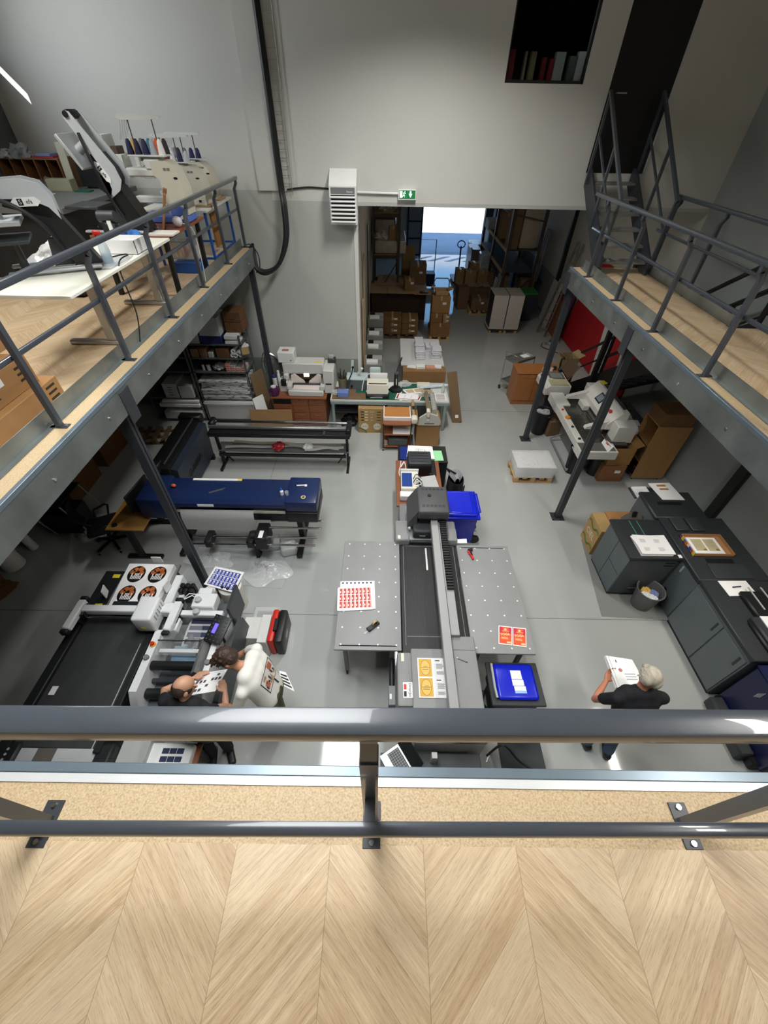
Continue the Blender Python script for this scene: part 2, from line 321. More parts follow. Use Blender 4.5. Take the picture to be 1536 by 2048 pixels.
# far glazed door leaf
gd = thing('glazed_door', 'black framed glazed door leaf standing open left of the loading doorway', 'door', (1.02, 25.75, 0))
f = MB()
for x in (0, 0.72): f.box(x, x + 0.08, -0.03, 0.03, 0, 3.0)
for z in (0, 0.75, 1.5, 2.35, 2.92): f.box(0.08, 0.72, -0.025, 0.025, z, z + 0.07)
f.build('door_frame', BLACK, gd); box('pane', mat('grey_pane', '8E9196', 0.2, 0, 0.02), 0.08, 0.72, -0.008, 0.008, 0.05, 2.95, 0, gd)
MB().tube([(0.66, -0.03, 1.05), (0.66, -0.08, 1.05), (0.55, -0.08, 1.05)], 0.012).build('door_handle', STEELD, gd)
# ================================================================== lamps (housings)
def lamp(nm, x, y, z, sx, sy, lab, top):
    t = thing(nm, lab, 'lamp', (x, y, z))
    box('housing', WHITE, -sx / 2 - 0.03, sx / 2 + 0.03, -sy / 2 - 0.03, sy / 2 + 0.03, 0.015, 0.08, 0.01, t)
    for s in (-0.35, 0.35): MB().cyl((0, s * sy, 0.08), (0, s * sy, top - z), 0.006).build('hanger', STEELD, t)
for i, (x, y, sx, sy, e, c) in enumerate(LAMPS): lamp('ceiling_lamp', x, y, LAMPZ, sx, sy, 'white ceiling light of the main hall, number of places from the camera: ' + 'one two three four five'.split()[i], CEIL)
lamp('bay_lamp', 4.6, 2.7, 3.36, 0.12, 1.2, 'slim lamp under the right balcony', 3.55); 
lamp('store_lamp', 2.75, 12.3, 4.7, 0.12, 1.3, 'slim lamp on the ceiling of the store room', 5.0)
# ================================================================== balconies
BT = 0.3
def beam(name, m, poly_x, ax, a, b): return struct(MB().prism(poly_x, ax, a, b).build(name, m))
# left: lip at x=-2.66, wood strip to -2.9, parquet beyond
LX, RX, FY = -2.66, 3.325, 0.48
struct(box('floor_balcony_left', CHEV, XL, -2.9, 0.2, 9.55, LZ - 0.03, LZ + 0.004))
struct(box('floor_balcony_front', CHEV, XL, XR, YF, 0.22, LZ - 0.03, LZ + 0.004))
struct(box('floor_balcony_right', CHEV, 3.56, 4.6, 0.2, 8.45, LZ - 0.03, LZ + 0.004))
struct(box('floor_landing_right', CHEV, 4.6, XR, 0.2, 5.6, LZ - 0.03, LZ + 0.004))
struct(box('trim_3', CHIP, -2.9, LX - 0.03, 0.4, 9.55, LZ - 0.03, LZ)); struct(box('trim_4', CHIP, RX + 0.03, 3.56, 0.4, 8.45, LZ - 0.03, LZ)); struct(box('trim_5', CHIP, XL, XR, 0.22, 0.41, LZ - 0.03, LZ))
struct(box('trim_6', mat('galv_daylit', 'DADCDC', 0.35, 0.3, 0.03), XL, XR, 0.41, 0.442, LZ - 0.02, LZ + 0.006))  # daylight on the flange put into a paler galvanised colour
STRIP = mat('brown_line', '5A3A30', 0.7, 0, 0.05)
struct(box('trim_7', STRIP, -2.905, -2.893, 0.4, 9.55, LZ, LZ + 0.003)); struct(box('trim_8', STRIP, 3.553, 3.565, 0.4, 8.45, LZ, LZ + 0.003))
def beam_c(nm, ax, sgn, pos, a, b):
    # sheet-metal beam: lip, face, lower flange
    poly = [(pos, LZ + 0.004), (pos, LZ - BT), (pos - sgn * 0.11, LZ - BT), (pos - sgn * 0.11, LZ - BT + 0.012), (pos - sgn * 0.012, LZ - BT + 0.012), (pos - sgn * 0.012, LZ - 0.03), (pos - sgn * 0.04, LZ - 0.03), (pos - sgn * 0.04, LZ + 0.004)]
    o = struct(MB().prism(poly, ax, a, b).build(nm, GALV))
    q = (pos - sgn * 0.036, pos + sgn * 0.004)
    l = MB()
    if ax == 'y': l.box(min(q), max(q), a, b, LZ - 0.035, LZ + 0.008, 0.003)
    else: l.box(a, b, min(q), max(q), LZ - 0.035, LZ + 0.008, 0.003)
    l.build('lip', LIP, o); return o
bl_ = beam_c('beam_left', 'y', 1, LX, 0.46, 9.55); br_ = beam_c('beam_right', 'y', -1, RX, 0.46, 8.45); bf_ = beam_c('beam_front', 'x', 1, FY, LX, RX)
for k in range(9): 
    y = 1.6 + k * 0.92
    for b_, x in ((bl_, LX), (br_, RX)):
        if b_ is br_ and y > 8.2: continue
        s = 1 if b_ is bl_ else -1
        MB().cyl((x - s * 0.001, y, LZ - 0.17), (x + s * 0.008, y, LZ - 0.17), 0.014, n=10).build('bolt', CHROME, b_)
# underside sheets
UND = mat('underside', '6E716F', 0.7, 0.2, 0.08)
struct(box('ceiling_under_left', UND, XL, LX - 0.12, 0.46, 9.55, LZ - 0.13, LZ - 0.03)); struct(box('ceiling_under_right', UND, RX + 0.12, 4.6, 0.46, 8.45, LZ - 0.13, LZ - 0.03)); struct(box('ceiling_under_landing', UND, 4.6, XR, 0.46, 5.6, LZ - 0.13, LZ - 0.03)); struct(box('ceiling_under_front', UND, XL, XR, YF, 0.4, LZ - 0.13, LZ - 0.03))
# columns
def column(x, y, lab, side):
    t = thing('steel_column', lab, 'column', (x, y, 0))
    h = LZ - BT
    MB().box(-0.05, 0.05, -0.006, 0.006, 0.012, h).box(-0.05, -0.04, -0.05, 0.05, 0.012, h).box(0.04, 0.05, -0.05, 0.05, 0.012, h).box(-0.04, 0.04, -0.05, -0.04, 0.012, h).build('shaft', STEELD, t)
    box('base_plate', STEELD, -0.12, 0.12, -0.11, 0.11, 0, 0.012, 0.002, t)
    p = box('head_plate', STEELD, *( (side * -1 * 0 + (RX if side < 0 else LX) - x + (-0.012 if side < 0 else 0), (RX if side < 0 else LX) - x + (0 if side < 0 else 0.012)) ), -0.09, 0.09, h - 0.12, LZ - 0.06, 0.002, t)
    return t
column(3.44, 5.73, 'dark steel column of the right balcony nearer the camera', -1); column(3.44, 8.4, 'dark steel column at the far end of the right balcony beside the orange cabinet', -1)
column(-2.78, 3.81, 'dark steel column of the left balcony beside the flatbed cutter', 1); column(-2.78, 9.45, 'dark steel column of the left balcony against the back wall', 1)
# railings: post with kinked neck
def railing(nm, lab, pts, n0, ax, inward, kick=None, ends=(0, 0), to=-0.045, mo=0.055, mz=0.585):
    """pts: post positions along axis at fixed cross coordinate n0; inward = sign toward the balcony"""
    t = thing(nm, lab, 'railing', (0, 0, LZ))
    def P(a, c, z): return (c, a, z) if ax == 'y' else (a, c, z)
    a0, a1 = min(pts) - ends[0], max(pts) + ends[1]
    top = MB()
    def rr(mb, c, z, w, h):
        if ax == 'y': mb.box(c - w / 2, c + w / 2, a0, a1, z, z + h, 0.008, 2)
        else: mb.box(a0, a1, c - w / 2, c + w / 2, z, z + h, 0.008, 2)
        return mb
    rr(top, n0 + inward * to, 1.045, 0.058, 0.05).build('top_rail', STEEL, t)
    rr(MB(), n0 + inward * mo, mz, 0.034, 0.04).build('mid_rail', STEEL, t)
    for a in pts:
        p = MB(); 
        p.bar(P(a, n0, 0.008), P(a, n0, 0.93), 0.045, 0.045).bar(P(a, n0, 0.92), P(a, n0 + inward * to, 1.0), 0.04, 0.04).bar(P(a, n0 + inward * to, 0.99), P(a, n0 + inward * to, 1.05), 0.04, 0.04)
        if mo > 0.06: p.bar(P(a, n0, mz + 0.02), P(a, n0 + inward * mo, mz + 0.02), 0.03, 0.03)
        po = p.build('post', STEEL, t)
        d = (0.034, 0.075) if ax == 'x' else (0.075, 0.034)
        c = P(a, n0, 0); fp = MB().box(c[0] - d[0], c[0] + d[0], c[1] - d[1], c[1] + d[1], 0, 0.008, 0.001).build('foot_plate', STEELD, po)
        for s in (-1, 1):
            q = P(a, n0 + s * 0.058, 0); MB().cyl((q[0], q[1], 0.008), (q[0], q[1], 0.016), 0.010, n=12).build('bolt', CHROME, po)
    if kick:
        k = MB(); c = n0 + inward * kick
        xs = sorted((c, c + inward * 0.03))
        if ax == 'y': k.box(min(c, c + inward * 0.006), max(c, c + inward * 0.006), a0, a1, 0.005, 0.14).box(min(c, c - inward * 0.05), max(c, c - inward * 0.05), a0, a1, 0.003, 0.008)
        k.build('kick_plate', GALV, t)
    return t
railing('balcony_railing', 'dark steel railing of the left balcony in front of the embroidery machines', [3.03 - 1.32 * 1, 3.03, 4.35, 5.63, 6.9, 8.23, 9.45], -2.81, 'y', -1, 0.085, (0.9, 0.06))
railing('balcony_railing', 'dark steel railing of the right balcony above the steel columns', [1.7, 2.96, 4.21, 5.44, 6.64, 7.85], 3.44, 'y', 1, 0.10, (0.9, 0.55))
railing('balcony_railing', 'dark steel railing nearest the camera across the whole picture', [-2.5, -1.29, -0.02, 1.22, 2.5], 0.285, 'x', -1, None, (0, 0), -0.02, 0.092, 0.55).rotation_euler.z = 0.009
# ================================================================== reusable things
def carton(lab, c, d, rz=0.0, m=None, group=None, tape=True, sticker=0, open_=False, name='cardboard_box'):
    """c = centre of the base, d = (width, depth, height)"""
    m = m or CARD; w_, p, h = d
    t = thing(name, lab, 'box', c, rz, group); b = MB()
    if open_:
        k = 0.006
        b.box(-w_ / 2, w_ / 2, -p / 2, p / 2, 0, k)
        for x in (-w_ / 2, w_ / 2 - k): b.box(x, x + k, -p / 2, p / 2, 0, h)
        for y in (-p / 2, p / 2 - k): b.box(-w_ / 2, w_ / 2, y, y + k, 0, h)
        b.build('body', m, t)
        MB().cbox((w_ / 2 + 0.06, 0, h + 0.02), (0.17, p * 0.96, 0.005), ry=-0.5).build('flap', m, t); MB().cbox((-w_ / 2 - 0.05, 0, h + 0.03), (0.16, p * 0.96, 0.005), ry=0.75).build('flap', m, t)
    else:
        b.box(-w_ / 2, w_ / 2, -p / 2, p / 2, 0, h, 0.004).build('body', m, t)
        if tape: MB().box(-0.028, 0.028, -p / 2 - 0.001, p / 2 + 0.001, h - 0.10, h + 0.0012).build('tape', mat('tape', 'BFA276', 0.3, 0, 0.03), t)
    if sticker: MB().box(w_ * 0.08, w_ * 0.08 + min(0.12, w_ * .3), -p / 2 - 0.0015, -p / 2, h * 0.55, h * 0.55 + min(0.07, h * .3)).build('shipping_label', PAPER, t)
    return t
def pallet(lab, c, d, rz=0.0, m=None, group=None):
    t = thing('wooden_pallet', lab, 'pallet', c, rz, group); w_, p, h = d[0], d[1], 0.12; m = m or PALLETW
    for i in range(3): box('runner', m, -w_ / 2, w_ / 2, -p / 2 + i * (p - 0.09) / 2, -p / 2 + i * (p - 0.09) / 2 + 0.09, 0, 0.016, 0, t)
    for i in range(3):
        for j in range(3): box('block', m, -w_ / 2 + i * (w_ - 0.1) / 2, -w_ / 2 + i * (w_ - 0.1) / 2 + 0.1, -p / 2 + j * (p - 0.09) / 2, -p / 2 + j * (p - 0.09) / 2 + 0.09, 0.016, 0.1, 0, t)
    n = 5
    for i in range(n): x = -w_ / 2 + i * (w_ - 0.1) / (n - 1); box('board', m, x, x + 0.1, -p / 2, p / 2, 0.1, h, 0, t)
    return t
def sheet(lab, q, z, h=0.003, prints=(), name='printed_sheet', cat='paper', m=None, group=None, jag=0):
    """q: four (x, y) corners in order (u0v0, u1v0, u1v1, u0v1); prints: (material, [(u0, v0, u1, v1), ...])"""
    cx = sum(p[0] for p in q) / 4; cy = sum(p[1] for p in q) / 4
    L = [(p[0] - cx, p[1] - cy) for p in q]; b = MB().prism(L, 'z', 0, h)
    for k in range(jag):
        a = 0.02 * (k + 1); b.prism([(x * 0.97 + (random.random() - .5) * a, y * 0.97 + (random.random() - .5) * a) for x, y in L], 'z', h * k / jag + 0.0002, h * (k + .9) / jag)
    o = b.build(name, m or PAPER); o.location = (cx, cy, z); tag(o, lab, cat, group)
    def uv(u, v): 
        return [((1 - u) * (1 - v) * L[0][i] + u * (1 - v) * L[1][i] + u * v * L[2][i] + (1 - u) * v * L[3][i]) for i in (0, 1)]
    for pi, (mm, rs) in enumerate(prints):
        b = MB()
        for r in rs:
            if len(r) == 4: b.prism([uv(r[0], r[1]), uv(r[2], r[1]), uv(r[2], r[3]), uv(r[0], r[3])], 'z', h - 0.0003, h + 0.0004 + 0.0004 * pi)
            else:                                       # ellipse cu, cv, ru, rv, 0
                b.prism([uv(r[0] + r[2] * math.cos(a * PI / 12), r[1] + r[3] * math.sin(a * PI / 12)) for a in range(24)], 'z', h - 0.0003, h + 0.0004 + 0.0004 * pi)
        b.build('print', mm, o)
    return o
def xy(*pts, z=0.0): return [tuple(at(u, v, z)[:2]) for u, v in pts]
def lines(u0, v0, u1, v1, n, frac=0.5):
    d = (v1 - v0) / n; return [(u0, v0 + i * d, u0 + (u1 - u0) * random.uniform(0.7, 1), v0 + i * d + d * frac) for i in range(n)]
def castor(p, parent, r=0.035, name='castor'):
    b = MB(); b.cyl((p[0] - 0.012, p[1], p[2] + r), (p[0] + 0.012, p[1], p[2] + r), r, n=14).mark(0)
    b.box(p[0] - 0.02, p[0] + 0.02, p[1] - 0.012, p[1] + 0.012, p[2] + r, p[2] + 2 * r + 0.012).mark(1); return b.build(name, [BLACK, ALU], parent)
def waste_basket(lab, c, r0, r1, h, m, paper=True):
    t = thing('waste_basket', lab, 'waste basket', c)
    MB().lathe([(r0, 0), (r1, h), (r1 - 0.008, h), (r0 - 0.008, 0.02), (0.001, 0.02)], cap=False).lathe([(0.001, 0), (r0, 0)], cap=False).build('bucket', m, t)
    MB().tube([(math.cos(a * PI / 16) * (r1 + 0.004), math.sin(a * PI / 16) * (r1 + 0.004), h) for a in range(32)], 0.008, 6, closed=True).build('rim', m, t)
    return t
def crumple(lab, c, r, m, name='crumpled_paper', cat='waste paper', flat=0.6):
    b = MB(); g = bmesh.ops.create_icosphere(b.bm, subdivisions=3, radius=1.0)
    for v in g['verts']:
        k = 0.72 + 0.5 * random.random(); v.co = Vector((v.co.x * r * k, v.co.y * r * k, max(-0.3, v.co.z) * r * flat * k))
    o = b.build(name, m, sharp=5); o.location = c; return tag(o, lab, cat)
def cable(lab, pts, r, m, name='cable', cat='cable', parent=None):
    P = [Vector(p) for p in pts]; out = []
    for i in range(len(P) - 1):                           # Catmull-Rom
        p0, p1, p2, p3 = P[max(i - 1, 0)], P[i], P[i + 1], P[min(i + 2, len(P) - 1)]
        for k in range(8):
            t = k / 8; out.append(0.5 * ((2 * p1) + (p2 - p0) * t + (2 * p0 - 5 * p1 + 4 * p2 - p3) * t * t + (3 * p1 - p0 - 3 * p2 + p3) * t ** 3))
    out.append(P[-1]); o = MB().tube(out, r, 8).build(name, m, parent)
    if parent is None: tag(o, lab, cat)
    return o
# ================================================================== flatbed printer in the centre
BEDG = mat('bed_grey', '8F9090', 0.5, 0.0, 0.04, 4); PANELG = mat('panel_grey', '868787', 0.5, 0, 0.03); BELT = mat('belt', '2A2A2B', 0.6, 0, 0.22, 4, 0.03, stretch=(30, 1.2, 1)); CARRG = mat('carriage_grey', '4B4C4D', 0.5, 0, 0.04)
UV = wthing('flatbed_printer', 'long grey flatbed printer with two side tables and a dark belt', 'printer', (0.7, 3.2, 0))
for nm, x0, x1, y0, y1, xs in (('side_table', -0.58, 0.265, 2.42, 4.22, (-0.5, 0.2)), ('side_table', 1.145, 1.94, 2.40, 4.17, (1.2, 1.87))):
    tb = MB().box(x0, x1, y0, y1, 0.86, 0.9, 0.012, 2).build(nm, BEDG, UV)
    pin = MB().cyl((0, 0, 0.9), (0, 0, 0.905), 0.012, n=10).build('glide_pin', WHITE, tb)
    for i in range(4):
        for j in range(8):
            L = (xs[0] + (xs[1] - xs[0]) * i / 3, y0 + 0.07 + (y1 - y0 - 0.14) * j / 7, 0)
            if i + j == 0: pin.location = L
            else: link_copy(pin, L)
        MB().box(x0 + 0.06, x1 - 0.06, y0 + 0.05, y0 + 0.062, 0.899, 0.902).build('slot', INK, tb) if x0 < 0 else MB().box(x0 + 0.04, x1 - 0.06, y1 - 0.06, y1 - 0.05, 0.899, 0.902).build('slot', INK, tb)
    MB().box(x0 + 0.06, x1 - 0.06, y0 + 0.08, y1 - 0.08, 0.82, 0.86).build('underframe', MGREY, tb)
    for X in (x0 + 0.12, x1 - 0.12):
        for Y in (y0 + 0.12, y1 - 0.12):
            MB().box(X - 0.025, X + 0.025, Y - 0.025, Y + 0.025, 0.1, 0.82).build('leg', MGREY, tb); castor((X, Y, 0), tb, 0.045)
box('base_cabinet', DGREY, 0.32, 1.1, 1.5, 4.55, 0.1, 0.8, 0.01, UV)
for X in (0.38, 1.04):
    for Y in (1.6, 4.4): MB().cyl((X, Y, 0), (X, Y, 0.1), 0.04).build('foot', BLACK, UV)
bt = MB().box(0.275, 1.14, 2.38, 4.22, 0.80, 0.885, 0.02, 2).build('belt', BELT, UV)
ln = MB()
for a in ((0.32, 0.325, 2.5, 4.15), (0.34, 1.08, 4.14, 4.145), (0.34, 1.08, 2.62, 2.626), (1.085, 1.09, 2.5, 4.15)): ln.box(a[0], a[1], a[2], a[3], 0.884, 0.888)
ln.build('guide_lines', mat('line_grey', '8C8E90', 0.5, 0, 0), bt); box('ruler', ALU, 0.655, 0.68, 3.68, 4.1, 0.885, 0.893, 0, UV)
MB().box(0.2, 1.16, 4.2, 4.62, 0.35, 0.97, 0.03, 2).box(0.2, 0.42, 4.17, 4.3, 0.8, 1.0, 0.02).box(0.98, 1.16, 4.17, 4.45, 0.8, 1.0, 0.03, 2).build('rear_housing', PANELG, UV)
box('rear_roller', STEELD, 0.42, 0.98, 4.17, 4.23, 0.9, 0.955, 0.015, UV)
box('rear_frame', MGREY, 0.28, 0.52, 4.62, 5.12, 0.3, 0.86, 0.01, UV)
gb = MB().box(0.735, 0.845, 1.36, 4.5, 1.10, 1.21, 0.008).box(0.845, 0.965, 2.5, 4.5, 1.10, 1.16, 0.006).build('gantry_beam', mat('gantry_grey', '9A9B9B', 0.45, 0.1, 0.02), UV)
MB().box(0.855, 0.858, 1.9, 3.2, 1.16, 1.163).build('groove', INK, gb)
ch = MB()
for k in range(29):
    y = 4.5 - k * 0.047; ch.box(0.87, 0.965, y - 0.036, y, 1.165, 1.205, 0.006).box(0.885, 0.95, y - 0.03, y - 0.012, 1.2, 1.208)
ch.build('cable_chain', BLACK, UV)
ca = MB().box(0.53, 1.01, 4.36, 4.95, 1.24, 1.42, 0.035, 3).build('carriage', CARRG, UV)
MB().prism([(0.53, 1.39), (0.53, 1.1), (0.385, 1.06), (0.4, 1.17)], 'y', 4.38, 4.93).build('side_flap', CARRG, ca)
v = MB()
for r in range(2):
    for k in range(6):
        for i in range(3): v.box(0.6 + k * 0.06, 0.645 + k * 0.06, (4.47, 4.85)[r] + i * 0.018, (4.478, 4.858)[r] + i * 0.018, 1.419, 1.4215)
for k in range(14):
    for i in range(2): v.cyl((0.565 + k * 0.032, 4.362, 1.29 + i * 0.05), (0.565 + k * 0.032, 4.357, 1.29 + i * 0.05), 0.008, n=8)
v.build('vent_pattern', INK, ca); MB().cyl((0.72, 4.72, 1.41), (0.72, 4.72, 1.43), 0.03).build('knob', BLACK, ca)
box('carriage_underside', BLACK, 0.56, 0.98, 4.4, 4.9, 1.12, 1.24, 0, ca)
iu = box('ink_unit', DGREY, 0.47, 0.76, 4.22, 4.6, 0.97, 1.13, 0.02, UV); box('name_plate', LGREY, 0.57, 0.66, 4.216, 4.222, 1.03, 1.045, 0, iu)
MB().cyl((0.42, 4.35, 1.05), (0.40, 4.85, 1.05), 0.02).build('white_pipe', WHITE, UV)
fh = MB().box(0.37, 1.135, 1.36, 2.42, 0.25, 0.97, 0.02, 2).box(0.20, 0.38, 1.72, 2.36, 0.66, 0.99, 0.03, 2).box(0.83, 1.14, 1.36, 2.52, 0.96, 1.10, 0.012).build('front_housing', PANELG, UV)
box('seam_line', INK, 0.845, 1.13, 2.335, 2.34, 1.0995, 1.101, 0, fh)
lb = box('badge', WHITE, 0.265, 0.375, 1.81, 1.99, 0.985, 0.9935, 0.002, fh)
box('red_square', RED, 0.275, 0.305, 1.905, 1.965, 0.993, 0.995, 0, lb); box('black_square', INK, 0.275, 0.305, 1.825, 1.885, 0.993, 0.995, 0, lb)
text('lettering', 'DirectJet', 0.042, INK, lb, TM(0.345, 1.9, 0.994, -PI / 2) if False else Matrix.Translation((0.345, 1.9, 0.995)) @ R3(0, 0, -PI / 2))
box('warning_sticker', CREAM, 0.25, 0.285, 2.24, 2.34, 0.988, 0.992, 0, fh); box('warning_sticker', CREAM, 0.24, 0.28, 4.19, 4.26, 0.998, 1.002, 0, UV)
sp = box('side_pump', MGREY, 0.105, 0.19, 1.83, 2.06, 0.5, 0.72, 0.006, UV); box('warning_sticker', PAPER, 0.12, 0.145, 1.9, 1.96, 0.72, 0.722, 0, sp); MB().cyl((0.15, 2.05, 0.6), (0.15, 2.45, 0.6), 0.035).build('pump_arm', BLACK, sp)
box('recess_shade', BLACK, 0.62, 0.98, 1.352, 1.362, 0.45, 0.72, 0, fh); box('ventilation_grille', mat('grille', '5C5552', 0.5, 0.1, 0.1), 0.66, 0.95, 1.37, 1.58, 0.968, 0.975, 0, fh)  # proud black box paints the dark of the front opening
# papers and small things on the printer
OCH = mat('ochre_ink', 'D9A94A', 0.7, 0, 0.02); BRN = mat('brown_ink', '8C6A36', 0.7, 0, 0); GREYI = mat('grey_ink', 'A9AAAB', 0.7, 0, 0)
def ochre(y0): return [(OCH, [(0.04, y0, 0.47, y0 + 0.45)]), (BRN, [(0.255, y0 + 0.225, 0.16, 0.2, 0.0005)]), (mat('ochre_light', 'E6BE68', 0.7, 0, 0.02), [(0.255, y0 + 0.225, 0.15, 0.19, 0.001)]),]
s1 = sheet('white sheet with two ochre framed certificates on the front of the flatbed printer', [(0.445, 1.82), (0.8, 1.82), (0.8, 2.29), (0.445, 2.29)], 0.975, 0.004,
  ochre(0.03) + ochre(0.52) + [(BRN, [(0.15, 0.2, 0.36, 0.215), (0.12, 0.25, 0.4, 0.262), (0.2, 0.28, 0.33, 0.29), (0.15, 0.69, 0.36, 0.705), (0.12, 0.74, 0.4, 0.752), (0.2, 0.77, 0.33, 0.78)]), (INK, [(0.6, 0.42, 0.75, 0.44), (0.6, 0.92, 0.75, 0.94)]), (GREYI, lines(0.62, 0.22, 0.9, 0.36, 6) + lines(0.62, 0.08, 0.9, 0.16, 4) + lines(0.62, 0.72, 0.9, 0.86, 6) + lines(0.62, 0.58, 0.9, 0.66, 4))])
REDI = mat('red_ink', 'C2443C', 0.7, 0, 0.03); REDP = mat('pale_red_ink', 'E2A59E', 0.7, 0, 0); NAVI = mat('navy_ink', '2A3350', 0.7, 0, 0.03)
q = xy((681, 1163), (749, 1162), (751, 1218), (679, 1216), z=0.905)
sheet('lower sheet of navy labels showing behind the red label sheets on the left side table', [q[3], q[2], q[1], q[0]], 0.9055, 0.004, [(NAVI, [(0.05 + k * 0.117, 0.9, 0.10 + k * 0.117, 0.96) for k in range(8)])])
q = xy((677, 1175), (743, 1172), (746, 1219), (675, 1222), z=0.912)
sheet('stack of sheets printed with red labels on the left side table of the flatbed printer', [q[3], q[2], q[1], q[0]], 0.910, 0.006,
  [(REDI, [(0.05 + k * 0.117, 0.1 + j * 0.285, 0.115 + k * 0.117, 0.36 + j * 0.285) for k in range(8) for j in range(3)]), (REDP, [(0.12 + k * 0.117, 0.1 + j * 0.285, 0.15 + k * 0.117, 0.36 + j * 0.285) for k in range(8) for j in range(3)]), (PAPER, [(0.06 + k * 0.117, 0.17 + j * 0.285, 0.085 + k * 0.117, 0.25 + j * 0.285) for k in range(8) for j in range(3)])], jag=2)
ORI = mat('orange_ink', 'E2552E', 0.6, 0, 0.1, 8); YEL = mat('yellow_ink', 'F0C890', 0.6, 0, 0)
for i, (pts, lb_) in enumerate(((((997, 1251), (1024, 1254), (1024, 1291), (997, 1288)), 'left one of two orange flyers on the right side table of the printer'), (((1025, 1254), (1052, 1257), (1053, 1295), (1025, 1291)), 'right one of two orange flyers on the right side table of the printer'))):
    q = xy(*pts, z=0.905); fy = sheet(lb_, [q[3], q[2], q[1], q[0]], 0.9055, 0.002, [(ORI, [(0.06, 0.05, 0.95, 0.95)]), (mat('magenta_ink', 'C93248', 0.6, 0, 0.1, 8), [(0.06, 0.62, 0.3, 0.95), (0.75, 0.62, 0.95, 0.95)]), (YEL, [(0.5, 0.82, 0.1, 0.06, 0.0006), (0.25, 0.72, 0.78, 0.74)] + lines(0.2, 0.3, 0.8, 0.42, 3) + [(0.62, 0.08, 0.92, 0.18)])], group='orange flyers on the printer')
    cx = sum(p[0] for p in q) / 4; text('lettering', 'YOGA', 0.042, YEL, fy, TM(0, 0.012, 0.0035), bold=0.002)
# tape dispenser on the left side table
td = thing('tape_dispenser', 'black tape dispenser lying on the left side table of the flatbed printer', 'tape dispenser', (*at(746, 1254, 0.9)[:2], 0.905), 0.75)
MB().prism([(-0.09, 0), (0.09, 0), (0.09, 0.035), (0.03, 0.05), (-0.02, 0.03), (-0.09, 0.045)], 'y', -0.028, 0.028).build('body', BLACK, td)
MB().lathe([(0.03, -0.011), (0.042, -0.011), (0.042, 0.011), (0.03, 0.011), (0.03, -0.011)], n=24, cap=False).build('tape_roll', mat('amber_tape', 'B99A62', 0.35, 0, 0.03), td).matrix_local = TM(0.035, 0, 0.05, 0, PI / 2)
MB().cbox((-0.12, 0, 0.002), (0.06, 0.02, 0.003)).build('tape_end', FILM, td)
# red tool on the right side table
tl = thing('hand_tool', 'red and black hand tool at the far end of the right side table', 'tool', (*at(941, 1110, 0.9)[:2], 0.905), 0.25)
MB().box(-0.018, 0.018, -0.1, 0.02, 0, 0.025, 0.006).box(-0.03, 0.0, 0.0, 0.07, 0.005, 0.03, 0.006).build('handle', RED, tl); box('jaw', BLACK, -0.01, 0.06, 0.06, 0.1, 0, 0.035, 0.005, tl); box('trigger', BLACK, 0.0, 0.02, -0.03, 0.03, 0.02, 0.04, 0.003, tl)
pn = thing('pen', 'grey pen lying on the front housing of the flatbed printer', 'pen', (*at(925, 1321, 1.1)[:2], 1.108), -0.42)
MB().cyl((-0.055, 0, 0), (0.045, 0, 0), 0.006, n=8).build('barrel', MGREY, pn); MB().cyl((0.045, 0, 0), (0.065, 0, 0), 0.006, 0.001, 8).build('tip', BLACK, pn); MB().cyl((-0.075, 0, 0), (-0.055, 0, 0), 0.007, n=8).build('cap', WHITE, pn)
q = xy((912, 1079), (933, 1078), (934, 1087), (912, 1087), z=0.9); sheet('small white card behind the right side table near the blue wheeled bin', [q[3], q[2], q[1], q[0]], 0.905, 0.003)
# laptop, orange tray, knob below the nearest handrail
tt = wthing('printer_console_table', 'low dark console shelf at the near end of the flatbed printer', 'table', (0.6, 1.2, 0))
box('shelf', DGREY, 0.02, 1.1, 0.98, 1.34, 0.66, 0.69, 0.004, tt)
for X in (0.06, 1.06):
    for Y in (1.02, 1.3): box('leg', STEELD, X - 0.02, X + 0.02, Y - 0.02, Y + 0.02, 0, 0.66, 0, tt)
lp = thing('laptop', 'open black laptop with grey keyboard on the shelf at the near end of the printer', 'laptop', (0.2, 1.22, 0.70), -1.0)
box('base', ALU, -0.17, 0.17, -0.12, 0.12, -0.008, 0.012, 0.004, lp); kb = box('keyboard', BLACK, -0.14, 0.14, -0.04, 0.10, 0.012, 0.015, 0, lp)
k = MB()
for i in range(11):
    for j in range(5): k.box(-0.135 + i * 0.0245, -0.115 + i * 0.0245, -0.035 + j * 0.026, -0.014 + j * 0.026, 0.015, 0.019, 0.002)
k.build('keys', mat('key_grey', '77797B', 0.5, 0, 0.03), kb); MB().cbox((0, 0.165, 0.11), (0.34, 0.008, 0.22), rx=-0.38).build('screen', BLACK, lp)
ot = thing('orange_tray', 'small orange plastic tray on the shelf at the near end of the printer', 'tray', (0.72, 1.1, 0.69))
MB().box(-0.075, 0.075, -0.06, 0.06, 0, 0.012, 0.004).box(-0.075, -0.068, -0.06, 0.06, 0, 0.05).box(0.068, 0.075, -0.06, 0.06, 0, 0.05).box(-0.075, 0.075, -0.06, -0.053, 0, 0.05).box(-0.075, 0.075, 0.053, 0.06, 0, 0.05).build('body', mat('orange_plastic', 'E25A35', 0.45, 0, 0.03), ot)
wk = MB().lathe([(0.045, 0), (0.045, 0.02), (0.03, 0.05), (0.0, 0.055)], c=(0, 0, 0)).build('round_knob', LGREY); wk.location = (0.47, 1.1, 0.69); tag(wk, 'round pale grey knob left of the orange tray', 'knob')
wp = box('white_post', LGREY, -0.03, 0.03, -0.03, 0.03, 0, 0.2, 0.004); wp.location = (0.585, 1.27, 0.69); tag(wp, 'short pale post beside the orange tray under the handrail', 'post')
